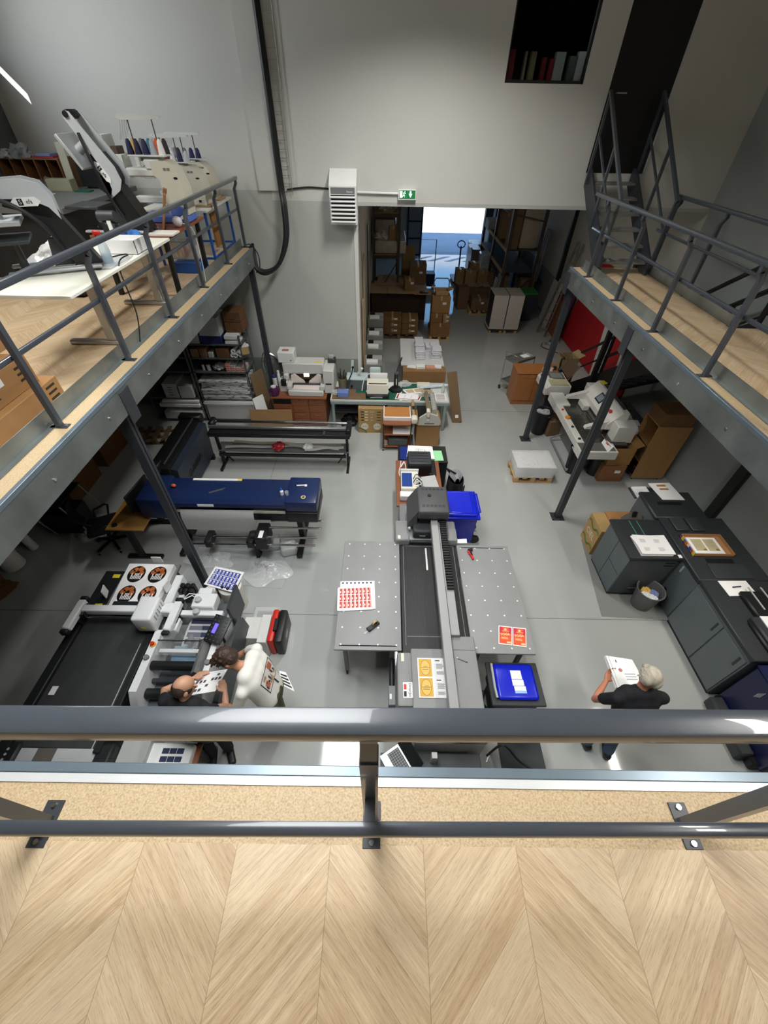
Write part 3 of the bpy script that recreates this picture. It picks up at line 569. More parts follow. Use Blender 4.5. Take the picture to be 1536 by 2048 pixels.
# blue crate lid on black container, right of printer front
bc = wthing('storage_tub', 'black tub with bright blue lid and taped notes beside the front of the printer', 'tub', (1.65, 2.1, 0))
MB().box(1.4, 1.93, 1.9, 2.37, 0.3, 0.66, 0.03, 2).box(1.34, 1.99, 1.86, 2.40, 0.64, 0.67, 0.01).build('body', DGREY, bc); lid = MB().box(1.42, 1.91, 1.92, 2.36, 0.67, 0.72, 0.035, 3).build('lid', BLUE, bc)
box('note', PAPER, 1.62, 1.75, 2.16, 2.27, 0.72, 0.722, 0, lid); box('note', PAPER, 1.62, 1.76, 2.08, 2.155, 0.72, 0.722, 0, lid); box('note', PAPER, 1.63, 1.77, 1.99, 2.075, 0.72, 0.722, 0, lid); box('blue_note', mat('note_blue', '9CC0E6', 0.7, 0, 0), 1.63, 1.77, 1.99, 2.02, 0.7215, 0.7225, 0, lid)
MB().tube([(1.40, 1.93, 0.73), (1.39, 2.05, 0.74), (1.40, 2.35, 0.73)], 0.015).build('handle_bar', LGREY, bc); box('stand', BLACK, 1.44, 1.88, 1.95, 2.33, 0.0, 0.3, 0.02, bc)
MB().tube([(1.36, 1.9, 0.35), (1.25, 1.95, 0.5), (1.3, 2.1, 0.5)], 0.03).build('hose', BLACK, bc)
# dark chair under the handrail
cb = wthing('tub_chair', 'dark grey plastic chair at the near end of the printer below the handrail', 'chair', (1.6, 1.35, 0))
MB().grid(lambda u, v: (1.38 + 0.5 * u, 1.15 + 0.42 * v, 0.45 - 0.06 * math.sin(PI * u) * math.sin(PI * v)), 10, 10, 0.02).build('seat', DGREY, cb)
MB().grid(lambda u, v: (1.38 + 0.5 * u, 1.16 - 0.07 * math.sin(PI * u) - 0.06 * v, 0.45 + 0.35 * v), 10, 8, 0.02).build('backrest', DGREY, cb)
for X in (1.42, 1.84):
    for Y in (1.2, 1.53): MB().cyl((X, Y, 0.43), (X + (X - 1.63) * 0.15, Y, 0), 0.012, n=8).build('leg', CHROME, cb)
cable('black cable looping over the dark chair below the handrail', [(1.2, 1.35, 0.6), (1.35, 1.4, 0.8), (1.55, 1.3, 0.6), (1.75, 1.2, 0.55)], 0.012, BLACK)
# ================================================================== desk behind the printer
dk = wthing('desk', 'cherry wood desk holding a black printer behind the flatbed printer', 'desk', (0.65, 5.85, 0))
box('desktop', CHERRY, 0.24, 1.08, 5.18, 6.48, 0.72, 0.75, 0.006, dk)
for Y in (5.24, 6.4): box('side_panel', CHERRY, 0.3, 1.02, Y, Y + 0.03, 0, 0.72, 0, dk)
pr = wthing('desktop_printer', 'black desktop printer on the cherry wood desk', 'printer', (0.7, 6.15, 0.75))
pb = MB().box(0.45, 0.9, 5.99, 6.4, 0.75, 1.02, 0.03, 3).build('body', BLACK, pr); MB().box(0.46, 0.89, 5.99, 6.39, 1.02, 1.05, 0.02, 2).build('lid', DGREY, pr)
for i in range(4): box('ridge', BLACK, 0.5, 0.84, 6.06 + i * 0.085, 6.068 + i * 0.085, 1.049, 1.054, 0, pr)
box('desk_divider', BLACK, 0.9, 1.0, 6.0, 6.45, 0.75, 0.8, 0.01, pr)
pc = wthing('computer_case', 'white computer case with blue top lying on the cherry wood desk', 'computer', (0.47, 5.7, 0.75))
MB().box(0.32, 0.64, 5.45, 5.93, 0.76, 0.92, 0.006).build('case', CREAM, pc); box('blue_panel', NAVY if False else mat('blue_panel', '1F3F86', 0.4, 0, 0.03), 0.335, 0.52, 5.5, 5.88, 0.92, 0.926, 0.002, pc); box('side_cover', WHITE, 0.31, 0.65, 5.93, 5.96, 0.76, 0.96, 0.004, pc); box('front_cover', WHITE, 0.3, 0.65, 5.3, 5.44, 0.755, 0.87, 0.01, pc)
for k in range(4): cable('', [(0.54, 5.55 + k * 0.05, 0.93), (0.6, 5.62 + k * 0.05, 0.98), (0.68, 5.56 + k * 0.05, 0.94), (0.58, 5.5 + k * 0.05, 0.93)], 0.007, [WHITE, BLACK][k % 2], 'cable', '', pc)
cable('loops of white cable on the left edge of the cherry wood desk', [(0.34, 6.42, 0.78), (0.33, 6.2, 0.8), (0.4, 6.3, 0.84), (0.42, 6.1, 0.8), (0.31, 5.98, 0.77), (0.31, 6.2, 0.77), (0.4, 6.38, 0.8)], 0.008, WHITE)
sg = thing('clip_stand', 'tilted pale grey panel held by a black clip on the cherry wood desk', 'panel', (0.82, 5.72, 0.78), 0.25)
MB().cbox((0.03, 0, 0.06), (0.28, 0.27, 0.012), 0.003, rx=0.28).build('panel', LGREY, sg); MB().cbox((-0.12, 0, 0.02), (0.06, 0.27, 0.05), 0.004).build('base', MGREY, sg); MB().cbox((0.1, 0.15, 0.12), (0.07, 0.04, 0.03), 0.004).build('clip', BLACK, sg)
rt = MB().ball((0, 0, 0.02), (0.05, 0.03, 0.025)).build('red_roll', mat('red_orange', 'D8452E', 0.5, 0, 0.1)); rt.location = (0.9, 5.5, 0.752); tag(rt, 'small red and orange roll on the desk beside the tilted panel', 'roll')
kc = wthing('low_cabinet', 'black low cabinet with papers on top behind the cherry wood desk', 'cabinet', (0.8, 6.76, 0))
box('body', BLACK, 0.3, 1.27, 6.5, 7.04, 0.04, 0.68, 0.004, kc); box('top', BLACK, 0.29, 1.28, 6.49, 7.05, 0.68, 0.70, 0.004, kc)
for X in (0.34, 1.2):
    for Y in (6.55, 6.98): box('foot', BLACK, X - 0.02, X + 0.02, Y - 0.02, Y + 0.02, 0, 0.04, 0, kc)
box('door', DGREY, 1.272, 1.28, 6.53, 7.02, 0.06, 0.66, 0, kc)
tag(box('blue_folder', mat('folder_blue', '1E2F7A', 0.35, 0, 0.05), 0.33, 0.6, 6.55, 6.97, 0.70, 0.73, 0.004), 'dark blue folder on the left end of the black low cabinet', 'folder')
sheet('fan of white printed papers on the black low cabinet', [(0.46, 6.62), (1.02, 6.55), (0.98, 6.98), (0.5, 7.0)], 0.73, 0.012, [(GREYI, lines(0.3, 0.45, 0.7, 0.8, 5, .2)), (INK, [(0.42, 0.25, 0.43, 0.7), (0.68, 0.3, 0.69, 0.72)])], jag=3)
sheet('pale green paper on the right end of the black low cabinet', [(0.92, 6.53), (1.2, 6.55), (1.18, 6.88), (0.97, 6.88)], 0.7015, 0.01, m=mat('green_paper', '9FE0A8', 0.8, 0, 0.01))
# blue wheeled bin
bb = wthing('wheeled_bin', 'bright blue wheeled bin behind the right side of the flatbed printer', 'bin', (1.38, 5.05, 0))
b = MB(); A = [(1.2, 4.98), (1.62, 4.98), (1.62, 5.36), (1.2, 5.36)]; B = [(1.06, 4.78), (1.58, 4.78), (1.58, 5.36), (1.06, 5.36)]
b.add([(x, y, 0.06) for x, y in A] + [(x, y, 0.88) for x, y in B], [(3, 2, 1, 0), (4, 5, 6, 7), (0, 1, 5, 4), (1, 2, 6, 5), (2, 3, 7, 6), (3, 0, 4, 7)]); b.build('body', BLUE, bb)
MB().box(1.02, 1.62, 4.74, 5.42, 0.86, 0.91, 0.015, 2).build('rim', BLUE, bb); ld = MB().box(1.04, 1.56, 4.76, 5.36, 0.91, 0.97, 0.03, 3).box(1.04, 1.5, 4.8, 5.3, 0.965, 0.985, 0.015).build('lid', BLUE, bb)
MB().tube([(1.58, 4.85, 0.93), (1.62, 4.85, 0.95), (1.62, 5.3, 0.95), (1.58, 5.3, 0.93)], 0.014).build('handle', BLUE, bb)
for Y in (5.02, 5.34): MB().cyl((1.68, Y - 0.02, 0.09), (1.68, Y + 0.02, 0.09), 0.09).build('wheel', BLACK, bb)
MB().cyl((1.68, 5.02, 0.09), (1.68, 5.34, 0.09), 0.012).build('axle', STEELD, bb)
# black bag with pale lining
bg_ = thing('trolley_bag', 'tall black bag with pale grey lining beside the black low cabinet', 'bag', (1.37, 5.95, 0))
b = MB(); R_ = [(0, .13, .2), (.3, .15, .22), (.6, .15, .21), (.78, .14, .16)]
b.lathe([(0.9, 0), (1, 0.05), (1.05, 0.5), (1.0, 0.74), (0.9, 0.78), (0.86, 0.76), (0.8, 0.6)], n=20, cap=False, sx=0.15, sy=0.22).build('body', BLACK, bg_)
MB().grid(lambda u, v: (0.13 * math.cos(u * PI) * (1 - v * 0.7), 0.2 * math.sin(u * PI) * (1 - v) + 0.05 - 0.2 * v, 0.78 + 0.09 * math.sin(v * PI / 2) * math.sin(u * PI)), 12, 6, 0.01).build('lining', mat('pale_lining', 'B9BBC0', 0.7, 0, 0.05), bg_)
MB().tube([(-0.1, 0.15, 0.76), (-0.18, 0.1, 0.9), (-0.1, -0.02, 0.93), (-0.02, 0.02, 0.85)], 0.018).build('strap', BLACK, bg_)
for k in range(5): MB().tube([(0.08 + k * 0.016, -0.2 + k * .02, 0.1), (0.09 + k * 0.016, -0.21 + k * .02, 0.7)], 0.008, 6).build('rib', DGREY, bg_)
# ================================================================== digital cutter, left
CW = mat('machine_white', 'DEE0E0', 0.4, 0, 0.02); CB = mat('machine_black', '1E2022', 0.5, 0, 0.08); CG = mat('machine_grey', '5B6063', 0.5, 0, 0.05); YST = mat('yellow_sticker', 'E8D83A', 0.5, 0, 0)
CBELT = mat('cutter_belt', '333535', 0.65, 0, 0.16, 2.5, 0.02, stretch=(3, 1, 1))
dc = wthing('digital_cutter', 'large flatbed digital cutter with black bed and white gantry head at lower left', 'cutting machine', (-3.4, 2.4, 0))
box('cabinet', CB, -3.95, -2.98, 1.35, 3.65, 0.12, 0.76, 0.01, dc)
box('belt_bed', CBELT, -3.9, -3.0, 1.3, 2.92, 0.76, 0.82, 0.01, dc)
box('left_rail', CB, -4.02, -3.9, 1.25, 3.0, 0.7, 0.86, 0.01, dc); box('right_rail', CB, -3.0, -2.92, 1.25, 3.0, 0.7, 0.86, 0.01, dc); box('rail_line', LGREY, -3.045, -3.035, 1.3, 2.5, 0.819, 0.823, 0, dc)
fb_ = box('feed_table', CB, -4.02, -2.96, 2.98, 3.62, 0.7, 0.84, 0.015, dc); box('side_cover', CW, -2.97, -2.86, 2.95, 3.55, 0.66, 0.86, 0.01, dc)
for x, y in ((-3.82, 3.52), (-3.84, 3.03), (-3.03, 3.52), (-3.02, 3.05)):
    st = box('warning_sticker', YST, x - 0.05, x + 0.05, y - 0.03, y + 0.03, 0.839, 0.842, 0, fb_); MB().add([(x - .025, y - .015, .8425), (x + .005, y - .015, .8425), (x - .01, y + .015, .8425)], [(0, 1, 2)])
box('stack_bin', mat('bin_grey', '7D7C76', 0.5, 0.1, 0.05), -3.72, -2.97, 2.93, 3.74, 0.82, 0.862, 0.004, dc)
for x, y, r in ((-3.77, 3.18, 0.25), (-2.96, 3.28, -0.25)): MB().cbox((x, y, 0.95), (0.012, 0.12, 0.15), rz=r).build('stack_guide', WHITE, dc)
MB().cbox((-3.3, 3.76, 0.93), (0.14, 0.012, 0.12)).build('stack_guide', WHITE, dc)
gt = MB().box(-3.84, -2.8, 2.8, 2.9, 0.98, 1.08, 0.02, 2).build('gantry_beam', CW, dc); MB().cyl((-3.8, 2.78, 0.96), (-2.95, 2.78, 0.96), 0.014).build('guide_rod', CHROME, gt); box('cable_tray', CB, -3.5, -2.9, 2.9, 2.97, 1.0, 1.06, 0.01, gt)
for x in (-3.91, -2.66):
    e_ = MB().box(x - 0.05, x + 0.05, 2.56, 2.98, 0.98, 1.07, 0.015).build('gantry_end', CW, dc)
    MB().box(x - 0.05, x + 0.05, 2.5, 2.56, 0.975, 1.065, 0.015).box(x - 0.05, x + 0.05, 2.98, 3.04, 0.975, 1.065, 0.015).build('end_cap', CB, e_)
    box('end_foot', CB, x - 0.04, x + 0.04, 2.72, 2.96, 0.84, 0.98, 0.01, e_)
MB().prism([(-3.9, 1.0), (-3.78, 1.07), (-3.78, 0.98), (-3.86, 0.9)], 'y', 2.76, 2.94).build('gantry_bracket', CB, dc)
hd = MB().box(-3.07, -2.82, 2.6, 2.95, 0.93, 1.22, 0.03, 3).build('cutting_head', CW, dc)
sl = MB()
for i in range(3):
    for k in range(5): sl.box(-2.8205, -2.8185, 2.68 + k * 0.05, 2.70 + k * 0.05, 1.08 + i * 0.03, 1.1 + i * 0.03)
sl.build('vent_pattern', MGREY, hd); box('warning_sticker', YST, -2.99, -2.94, 2.597, 2.601, 1.0, 1.04, 0, hd); box('head_foot', CB, -3.02, -2.8, 2.64, 2.95, 0.86, 0.93, 0.01, hd); box('side_block', CW, -2.82, -2.7, 2.8, 2.95, 0.95, 1.08, 0.015, hd)
box('asset_sticker', WHITE, -3.83, -3.76, 1.85, 1.95, 0.82, 0.822, 0, dc)
for x in (-3.84, -3.06): MB().cyl((x, 1.62, 0.82), (x, 1.72, 0.825), 0.012, n=8).build('pin', CHROME, dc)
# outfeed end under the handrail
oe = MB().prism([(1.3, 0.82), (1.3, 0.5), (1.0, 0.5), (1.0, 0.62), (1.08, 0.76), (1.18, 0.82)], 'x', -3.78, -2.98).build('outfeed_cover', mat('satin_panel', 'C9CBCC', 0.25, 0.2, 0.04), dc)
box('control_end', CB, -3.98, -3.78, 1.05, 1.36, 0.55, 0.85, 0.03, dc); box('outfeed_end', CB, -2.98, -2.8, 1.05, 1.36, 0.5, 0.84, 0.03, dc)
for k in range(3): MB().cyl((-3.89, 1.18 + k * 0.05, 0.84), (-3.89, 1.18 + k * 0.05, 0.855), 0.013, n=12).build('button', LGREY, dc)
MB().box(-3.6, -3.4, 1.02, 1.3, 0.80, 0.826, 0.0).build('brown_panel', mat('satin_brown', '6C665E', 0.3, 0.2, 0.04), dc)  # darker brown satin panel on the outfeed cover
box('collection_tray', mat('tray_panel', 'BFC2C3', 0.3, 0.2, 0.03), -3.75, -2.9, 0.75, 1.02, 0.42, 0.45, 0.005, dc); box('side_panel', LGREY, -2.8, -2.5, 1.1, 1.5, 0.15, 0.72, 0.01, dc)
for x in (-3.9, -3.05):
    for y in (1.45, 3.5): MB().cyl((x, y, 0), (x, y, 0.12), 0.03).build('foot', BLACK, dc)
# the stack of oval prints
OVB = mat('oval_black', '171310', 0.5, 0, 0.05); ORC = mat('oval_orange', 'B4622E', 0.6, 0, 0.25, 30)
q = xy((216, 1212), (306, 1214), (349, 1129), (259, 1127), z=0.95)
ov = [(0.27, 0.74, 0.19, 0.2, 0), (0.73, 0.74, 0.19, 0.2, 0), (0.27, 0.27, 0.19, 0.2, 0), (0.73, 0.27, 0.19, 0.2, 0)]
oj = [(c[0] + dx, c[1] + dy, 0.055, 0.055, 0) for c in ov for dx, dy in ((-0.05, 0.11), (0.06, 0.12), (-0.1, 0.05), (0.1, 0.03))]
ot_ = [(c[0] - 0.1 + 0.035 * k, c[1] - 0.12, c[0] - 0.08 + 0.035 * k, c[1] - 0.12 + 0.14 - 0.03 * abs(k - 3) * (k % 2)) for c in ov for k in range(7)]
sheet('stack of white sheets printed with four black and orange ovals on the digital cutter', [q[0], q[1], q[2], q[3]], 0.862, 0.088, [(OVB, ov), (ORC, oj), (PAPER, ot_)], name='sheet_stack', cat='paper stack')
# ================================================================== label finishing machine
FM = wthing('label_finisher', 'white roll fed label finishing machine with rollers between the cutter and the two men', 'machine', (-2.4, 2.5, 0))
box('cabinet', CG, -2.8, -2.05, 1.75, 3.25, 0.06, 0.6, 0.01, FM)
for x, nm in ((-2.85, 'left_frame'), (-2.09, 'right_frame')):
    MB().prism([(1.7, 0.1), (1.7, 0.7), (1.85, 0.95), (2.62, 0.95), (2.75, 0.75), (3.2, 0.75), (3.2, 0.1)], 'x', x, x + (0.09 if x < -2.5 else 0.07)).build(nm, CW, FM)
MB().cyl((-2.8, 2.42, 0.95), (-2.8, 2.42, 0.965), 0.035).build('stop_base', YEL if False else mat('amber', 'E0A030', 0.5, 0, 0), FM); MB().cyl((-2.8, 2.42, 0.965), (-2.8, 2.42, 1.0), 0.022).build('stop_button', RED, FM)
for x, y in ((-2.81, 2.25), (-2.06, 2.2)): MB().lathe([(0.035, 0), (0.03, 0.035), (0.0, 0.037)], c=(x, y, 0.95), n=18).build('grey_knob', MGREY, FM)
def roller(nm, y, z, r, m, x0=-2.76, x1=-2.2):
    o = MB().cyl((x0, y, z), (x1, y, z), r, n=24).build(nm, m, FM); MB().cyl((x0 - 0.02, y, z), (x1 + 0.1, y, z), r * 0.35).build('shaft', CHROME, o); MB().lathe([(r * 1.25, -0.008), (r * 1.25, 0.008)], n=24).build('flange', DGREY, o).matrix_local = TM(x1, y, z, 0, 0, PI / 2); return o
roller('black_roller', 2.2, 0.86, 0.055, BLACK); roller('black_roller', 1.92, 0.72, 0.06, BLACK, -2.76, -2.25); roller('steel_roller', 2.08, 0.7, 0.03, STEELD); roller('steel_roller', 2.78, 0.72, 0.035, STEELD, -2.7, -2.2); roller('steel_roller', 2.62, 0.66, 0.03, CHROME, -2.7, -2.2)
LBW = mat('light_blue_web', 'A9CBE2', 0.4, 0, 0.08, 20)
wb = MB().grid(lambda u, v: (-2.6 + 0.36 * u, 2.26 + 0.22 * v, 0.76 + 0.09 * v - 0.04 * v * v), 2, 8, 0.003).build('light_blue_web', LBW, FM)
wp_ = MB().grid(lambda u, v: (-2.55 + 0.36 * u, 2.5 + 0.4 * v, 0.76 + 0.02 * math.sin(v * 3)), 2, 10, 0.003).build('printed_web', PAPER, FM)
pb_ = MB()
for k in range(4): pb_.box(-2.52, -2.22, 2.53 + k * 0.095, 2.59 + k * 0.095, 0.778, 0.785)
pb_.build('navy_labels', NAVI, wp_)
MB().box(-2.78, -2.08, 2.84, 2.92, 0.88, 0.95, 0.01).box(-2.78, -2.70, 2.5, 3.2, 0.84, 0.9, 0.01).box(-2.74, -2.2, 2.36, 2.41, 0.84, 0.88, 0.006).build('cross_frame', CW, FM)
ub = MB().box(-2.5, -2.2, 2.92, 3.14, 0.86, 1.02, 0.015).box(-2.48, -2.3, 3.14, 3.24, 0.9, 1.0, 0.01).build('upper_unit', CW, FM)
for x, y, z in ((-2.42, 3.02, 1.02), (-2.42, 2.88, 0.95)): MB().lathe([(0.045, 0), (0.04, 0.04), (0.022, 0.045), (0.0, 0.045)], c=(x, y, z), n=18).build('adjusting_knob', LGREY, ub)
MB().tube([(-2.7, 3.0, 0.92), (-2.62, 3.05, 1.0), (-2.55, 3.12, 0.98), (-2.5, 3.1, 0.95)], 0.008).tube([(-2.7, 3.1, 0.9), (-2.6, 3.15, 0.98), (-2.5, 3.15, 0.96)], 0.008).build('air_hose', WHITE, ub)
mo = MB()
for i in range(3):
    for j in range(2): mo.box(-2.78 + i * 0.07, -2.72 + i * 0.07, 3.18 + j * 0.08, 3.25 + j * 0.08, 0.8, 0.98, 0.012)
mo.build('black_motor', BLACK, FM); MB().box(-2.68, -2.6, 2.62, 2.8, 0.85, 0.95, 0.01).build('side_box', CW, FM)
gl = MB().grid(lambda u, v: (-2.72 + 0.5 * u, 2.28 + 0.35 * v, 0.97 + 0.1 * v), 2, 2, 0.006).build('clear_guard', mat('clear_guard', 'EEF2F2', 0.05, 0, 0, alpha=0.14), FM)
MB().cyl((-2.72, 2.44, 1.03), (-2.2, 2.44, 1.03), 0.008).build('guard_rod', STEELD, FM)
for x, y in ((-2.4, 2.52), (-2.3, 2.48)): MB().box(x - 0.02, x + 0.03, y - 0.06, y + 0.06, 0.8, 0.93, 0.006).build('tension_clip', ALU, FM)
MB().prism([(-2.22, 0.95), (-2.16, 1.02), (-2.12, 0.95), (-2.12, 0.7), (-2.22, 0.7)], 'y', 2.06, 2.5).build('grey_bracket', mat('bracket_grey', '8A8B8A', 0.4, 0.3, 0.05), FM)
con = MB().cbox((0, 0, 0), (0.22, 0.34, 0.035), 0.008, 2).build('control_console', BLACK, FM); con.matrix_local = Matrix.Translation(OFF[FM.name]) @ TM(-2.02, 2.58, 1.06, -0.25, 0.25, 0.1)
MB().cbox((-0.035, 0.0, 0.0185), (0.045, 0.12, 0.003)).build('display', mat('violet_display', '5A4BFF', 0.4, 0, 0, emit=1.6), con)
kb_ = MB()
for i in range(4):
    for j in range(7):
        if not (i == 1 and 1 < j < 5): kb_.cbox((-0.08 + i * 0.05, -0.14 + j * 0.047, 0.018), (0.02, 0.02, 0.004), 0.002)
kb_.build('keypad', DGREY, con); MB().cyl((-2.02, 2.58, 0.75), (-2.02, 2.58, 1.04), 0.02).build('console_arm', STEELD, FM)
box('name_badge', WHITE, -2.075, -2.035, 2.3, 2.4, 0.951, 0.954, 0, FM)
MB().prism([(1.75, 0.28), (1.85, 0.7), (2.55, 0.8), (2.98, 0.68), (3.05, 0.3)], 'x', -1.96, -1.9).build('dark_side_guard', mat('guard_grey', '43474A', 0.5, 0, 0.06), FM)
MB().box(-2.03, -1.99, 2.9, 3.3, 0.5, 1.0, 0.005).build('end_plate', STEELD, FM)
for x, y in ((-2.18, 3.25), (-2.1, 3.23)): MB().ball((x, y, 1.0), 0.022).build('lever_ball', BLACK, FM)
for x in (-2.75, -2.1):
    for y in (1.85, 3.15): MB().cyl((x, y, 0), (x, y, 0.06), 0.03).build('foot', BLACK, FM)
# table with small label printer below the handrail
tb_ = wthing('brown_work_table', 'brown wooden table under the left part of the handrail', 'table', (-2.0, 1.2, 0)); box('table_top', CHERRY, -2.85, -2.0, 0.85, 1.45, 0.5, 0.53, 0.004, tb_)
for x in (-2.8, -2.05):
    for y in (0.9, 1.4): box('leg', STEELD, x - 0.02, x + 0.02, y - 0.02, y + 0.02, 0, 0.5, 0, tb_)
lp_ = wthing('label_printer', 'white tabletop printer loaded with navy labels under the left part of the handrail', 'printer', (-2.3, 1.2, 0.53))
box('body', WHITE, -2.55, -2.05, 1.05, 1.42, 0.53, 0.64, 0.01, lp_); lt = box('label_sheet', PAPER, -2.4, -2.1, 1.1, 1.4, 0.64, 0.646, 0, lp_)
nb = MB()
for i in range(3):
    for j in range(3): nb.box(-2.37 + i * 0.08, -2.295 + i * 0.08, 1.15 + j * 0.08, 1.205 + j * 0.08, 0.6455, 0.6475)
nb.build('navy_labels', NAVI, lt); box('output_tray', LGREY, -2.4, -2.08, 1.0, 1.06, 0.53, 0.56, 0.004, lp_)
cable('white cable looping over the brown table under the handrail', [(-2.72, 1.0, 0.54), (-2.68, 1.15, 0.66), (-2.56, 1.15, 0.6)], 0.01, WHITE); cable('thin black cable on the brown table under the handrail', [(-2.8, 1.1, 0.54), (-2.75, 1.2, 0.62), (-2.68, 1.25, 0.54), (-2.62, 1.1, 0.54)], 0.007, BLACK)
# ================================================================== blue wide format printer
PB = mat('printer_blue', '1B2A52', 0.3, 0, 0.05)
bp = wthing('wide_format_printer', 'wide dark blue roll printer with white paper hanging from its front', 'printer', (-2.4, 5.0, 0))
tp = MB().prism([(4.74, 1.06), (4.74, 1.14), (4.8, 1.2), (5.3, 1.2), (5.36, 1.15), (5.36, 0.95), (4.95, 0.95)], 'x', -3.95, -1.55).build('top_cover', PB, bp)
MB().box(-1.58, -1.06, 4.7, 5.36, 0.78, 1.0, 0.03, 2).build('side_housing', BLACK, bp); MB().box(-1.58, -1.06, 4.72, 5.36, 1.0, 1.22, 0.03, 2).build('side_cover', PB, bp)
MB().box(-3.95, -3.55, 4.72, 5.36, 0.8, 1.22, 0.03, 2).build('side_cover', PB, bp)
box('platen', mat('platen', 'CFCBBB', 0.3, 0.3, 0.05), -3.55, -1.6, 4.78, 4.95, 0.9, 0.96, 0.005, bp); box('lower_body', BLACK, -3.7, -1.3, 4.8, 5.25, 0.72, 0.92, 0.01, bp)
MB().grid(lambda u, v: (-3.32 + 1.2 * u, 4.86 - 0.16 * math.sin(min(v, .6) / .6 * PI / 2) + 0.02 * v, 0.975 - 0.42 * max(0, v - 0.25) / 0.75), 6, 14, 0.004).build('hanging_paper', PAPER, bp)
for y, z, x0, x1, nm in ((4.86, 0.66, -1.9, -1.02, 'rod'), (4.75, 0.6, -1.9, -1.04, 'rod'), (4.62, 0.5, -3.2, -1.1, 'take_up_rod'), (4.5, 0.44, -3.25, -1.12, 'take_up_rod')): MB().cyl((x0, y, z), (x1, y, z), 0.021).build(nm, CHROME, bp)
for x in (-2.9, -2.2): MB().box(x - 0.06, x + 0.06, 4.44, 4.72, 0.4, 0.56, 0.02).build('rod_holder', BLACK, bp)
ck = MB().box(-2.1, -1.9, 4.42, 4.8, 0.4, 0.68, 0.02).cyl((-2.12, 4.62, 0.52), (-2.2, 4.62, 0.52), 0.1).build('take_up_drive', BLACK, bp); box('paper_note', PAPER, -2.03, -1.96, 4.44, 4.6, 0.68, 0.682, 0, ck)
for x in (-3.5, -1.45):
    MB().box(x - 0.05, x + 0.05, 4.95, 5.1, 0.08, 0.75, 0.01).build('leg', BLACK, bp); MB().box(x - 0.05, x + 0.05, 4.55, 5.45, 0.04, 0.1, 0.015).build('foot', BLACK, bp)
    for y in (4.62, 5.38): castor((x, y, -0.02), bp, 0.025)
MB().box(-2.2, -2.14, 4.55, 4.62, 0.05, 0.45).build('rod_leg', BLACK, bp); MB().box(-2.2, -2.14, 4.4, 4.75, 0.0, 0.05).build('rod_foot', BLACK, bp)
box('white_strip', WHITE, -3.2, -2.45, 5.25, 5.3, 1.2, 1.203, 0, tp); box('yellow_tip', mat('yellow_tape', 'E8C84A', 0.5, 0, 0), -2.45, -2.38, 5.25, 5.3, 1.2, 1.203, 0, tp); box('serial_sticker', PAPER, -2.98, -2.72, 4.735, 4.74, 1.085, 1.13, 0, tp)
bo = thing('small_bottle', 'small white bottle with blue cap on the blue wide printer', 'bottle', (-1.64, 4.93, 1.2)); MB().lathe([(0.03, 0), (0.03, 0.07), (0.012, 0.09), (0.012, 0.1)]).build('body', WHITE, bo); MB().lathe([(0.014, 0.1), (0.012, 0.13), (0.004, 0.15)]).build('cap', mat('cap_blue', '2E6FD0', 0.4, 0, 0), bo)
cp = MB().lathe([(0.025, 0), (0.032, 0.07), (0.029, 0.07), (0.022, 0.005)], cap=False).build('plastic_cup', FILM); cp.location = (-1.55, 4.9, 1.22); tag(cp, 'clear plastic cup on the right end of the blue wide printer', 'cup')
sy = MB().cyl((-0.07, 0, 0.012), (0.06, 0.01, 0.012), 0.012, n=10).box(0.06, 0.1, -0.02, 0.03, 0, 0.02, 0.004).build('white_tube', WHITE); sy.location = (-1.36, 5.12, 1.22); tag(sy, 'white syringe like tube on the right end of the blue wide printer', 'tube')
rg = MB().tube([(0.03 * math.cos(k * PI / 10), 0.03 * math.sin(k * PI / 10), 0.01) for k in range(20)], 0.01, 8, closed=True).build('tape_ring', mat('ring_cream', 'CDBB8C', 0.5, 0, 0.05)); rg.location = (-1.28, 4.84, 1.22); tag(rg, 'small cream tape ring on the right front corner of the blue wide printer', 'tape')
tw = MB().bar((-0.12, -0.06, 0.006), (0.12, 0.06, 0.006), 0.012, 0.006).bar((-0.1, -0.07, 0.006), (0.1, 0.02, 0.01), 0.01, 0.005).build('tweezers', ALU); tw.location = (-2.72, 5.0, 1.2); tag(tw, 'metal tweezers lying on the middle of the blue wide printer', 'tool')
og = MB().ball((0, 0, 0.02), (0.04, 0.03, 0.03)).build('orange_clip', mat('orange_clip', 'D9613A', 0.4, 0, 0.1)); og.location = (-3.44, 5.06, 1.22); tag(og, 'small orange clip on the left end of the blue wide printer', 'clip')
# ================================================================== roll trimmer on black stand
rt_ = wthing('roll_trimmer', 'long black roll trimmer stand with a scrap tray in front of the green table', 'trimmer', (-2.1, 7.2, 0))
MB().cyl((-3.5, 7.38, 1.0), (-0.72, 7.38, 1.0), 0.03).build('rear_rod', CHROME, rt_); MB().box(-3.6, -0.72, 7.14, 7.2, 0.97, 1.03, 0.01).build('front_rail', ALU, rt_); MB().box(-3.6, -0.70, 7.0, 7.3, 0.86, 0.95, 0.01).build('black_deck', BLACK, rt_)
MB().box(-3.62, -3.5, 7.2, 7.45, 0.94, 1.08, 0.03).build('end_head', BLACK, rt_); box('end_block', BLACK, -0.78, -0.68, 7.05, 7.42, 0.88, 1.05, 0.015, rt_); box('cutter_carriage', DGREY, -1.25, -1.2, 7.0, 7.25, 0.95, 0.965, 0.003, rt_)
for x in (-3.52, -0.78):
    l_ = MB().bar((x, 7.2, 0.9), (x, 7.2, 0.06), 0.05, 0.07).build('leg', BLACK, rt_); MB().bar((x, 6.95, 0.03), (x, 7.5, 0.03), 0.05, 0.05).build('foot', BLACK, l_); MB().bar((x, 7.2, 0.45), (x + (0.22 if x < -2 else -0.22), 7.2, 0.1), 0.025).build('brace', BLACK, l_)
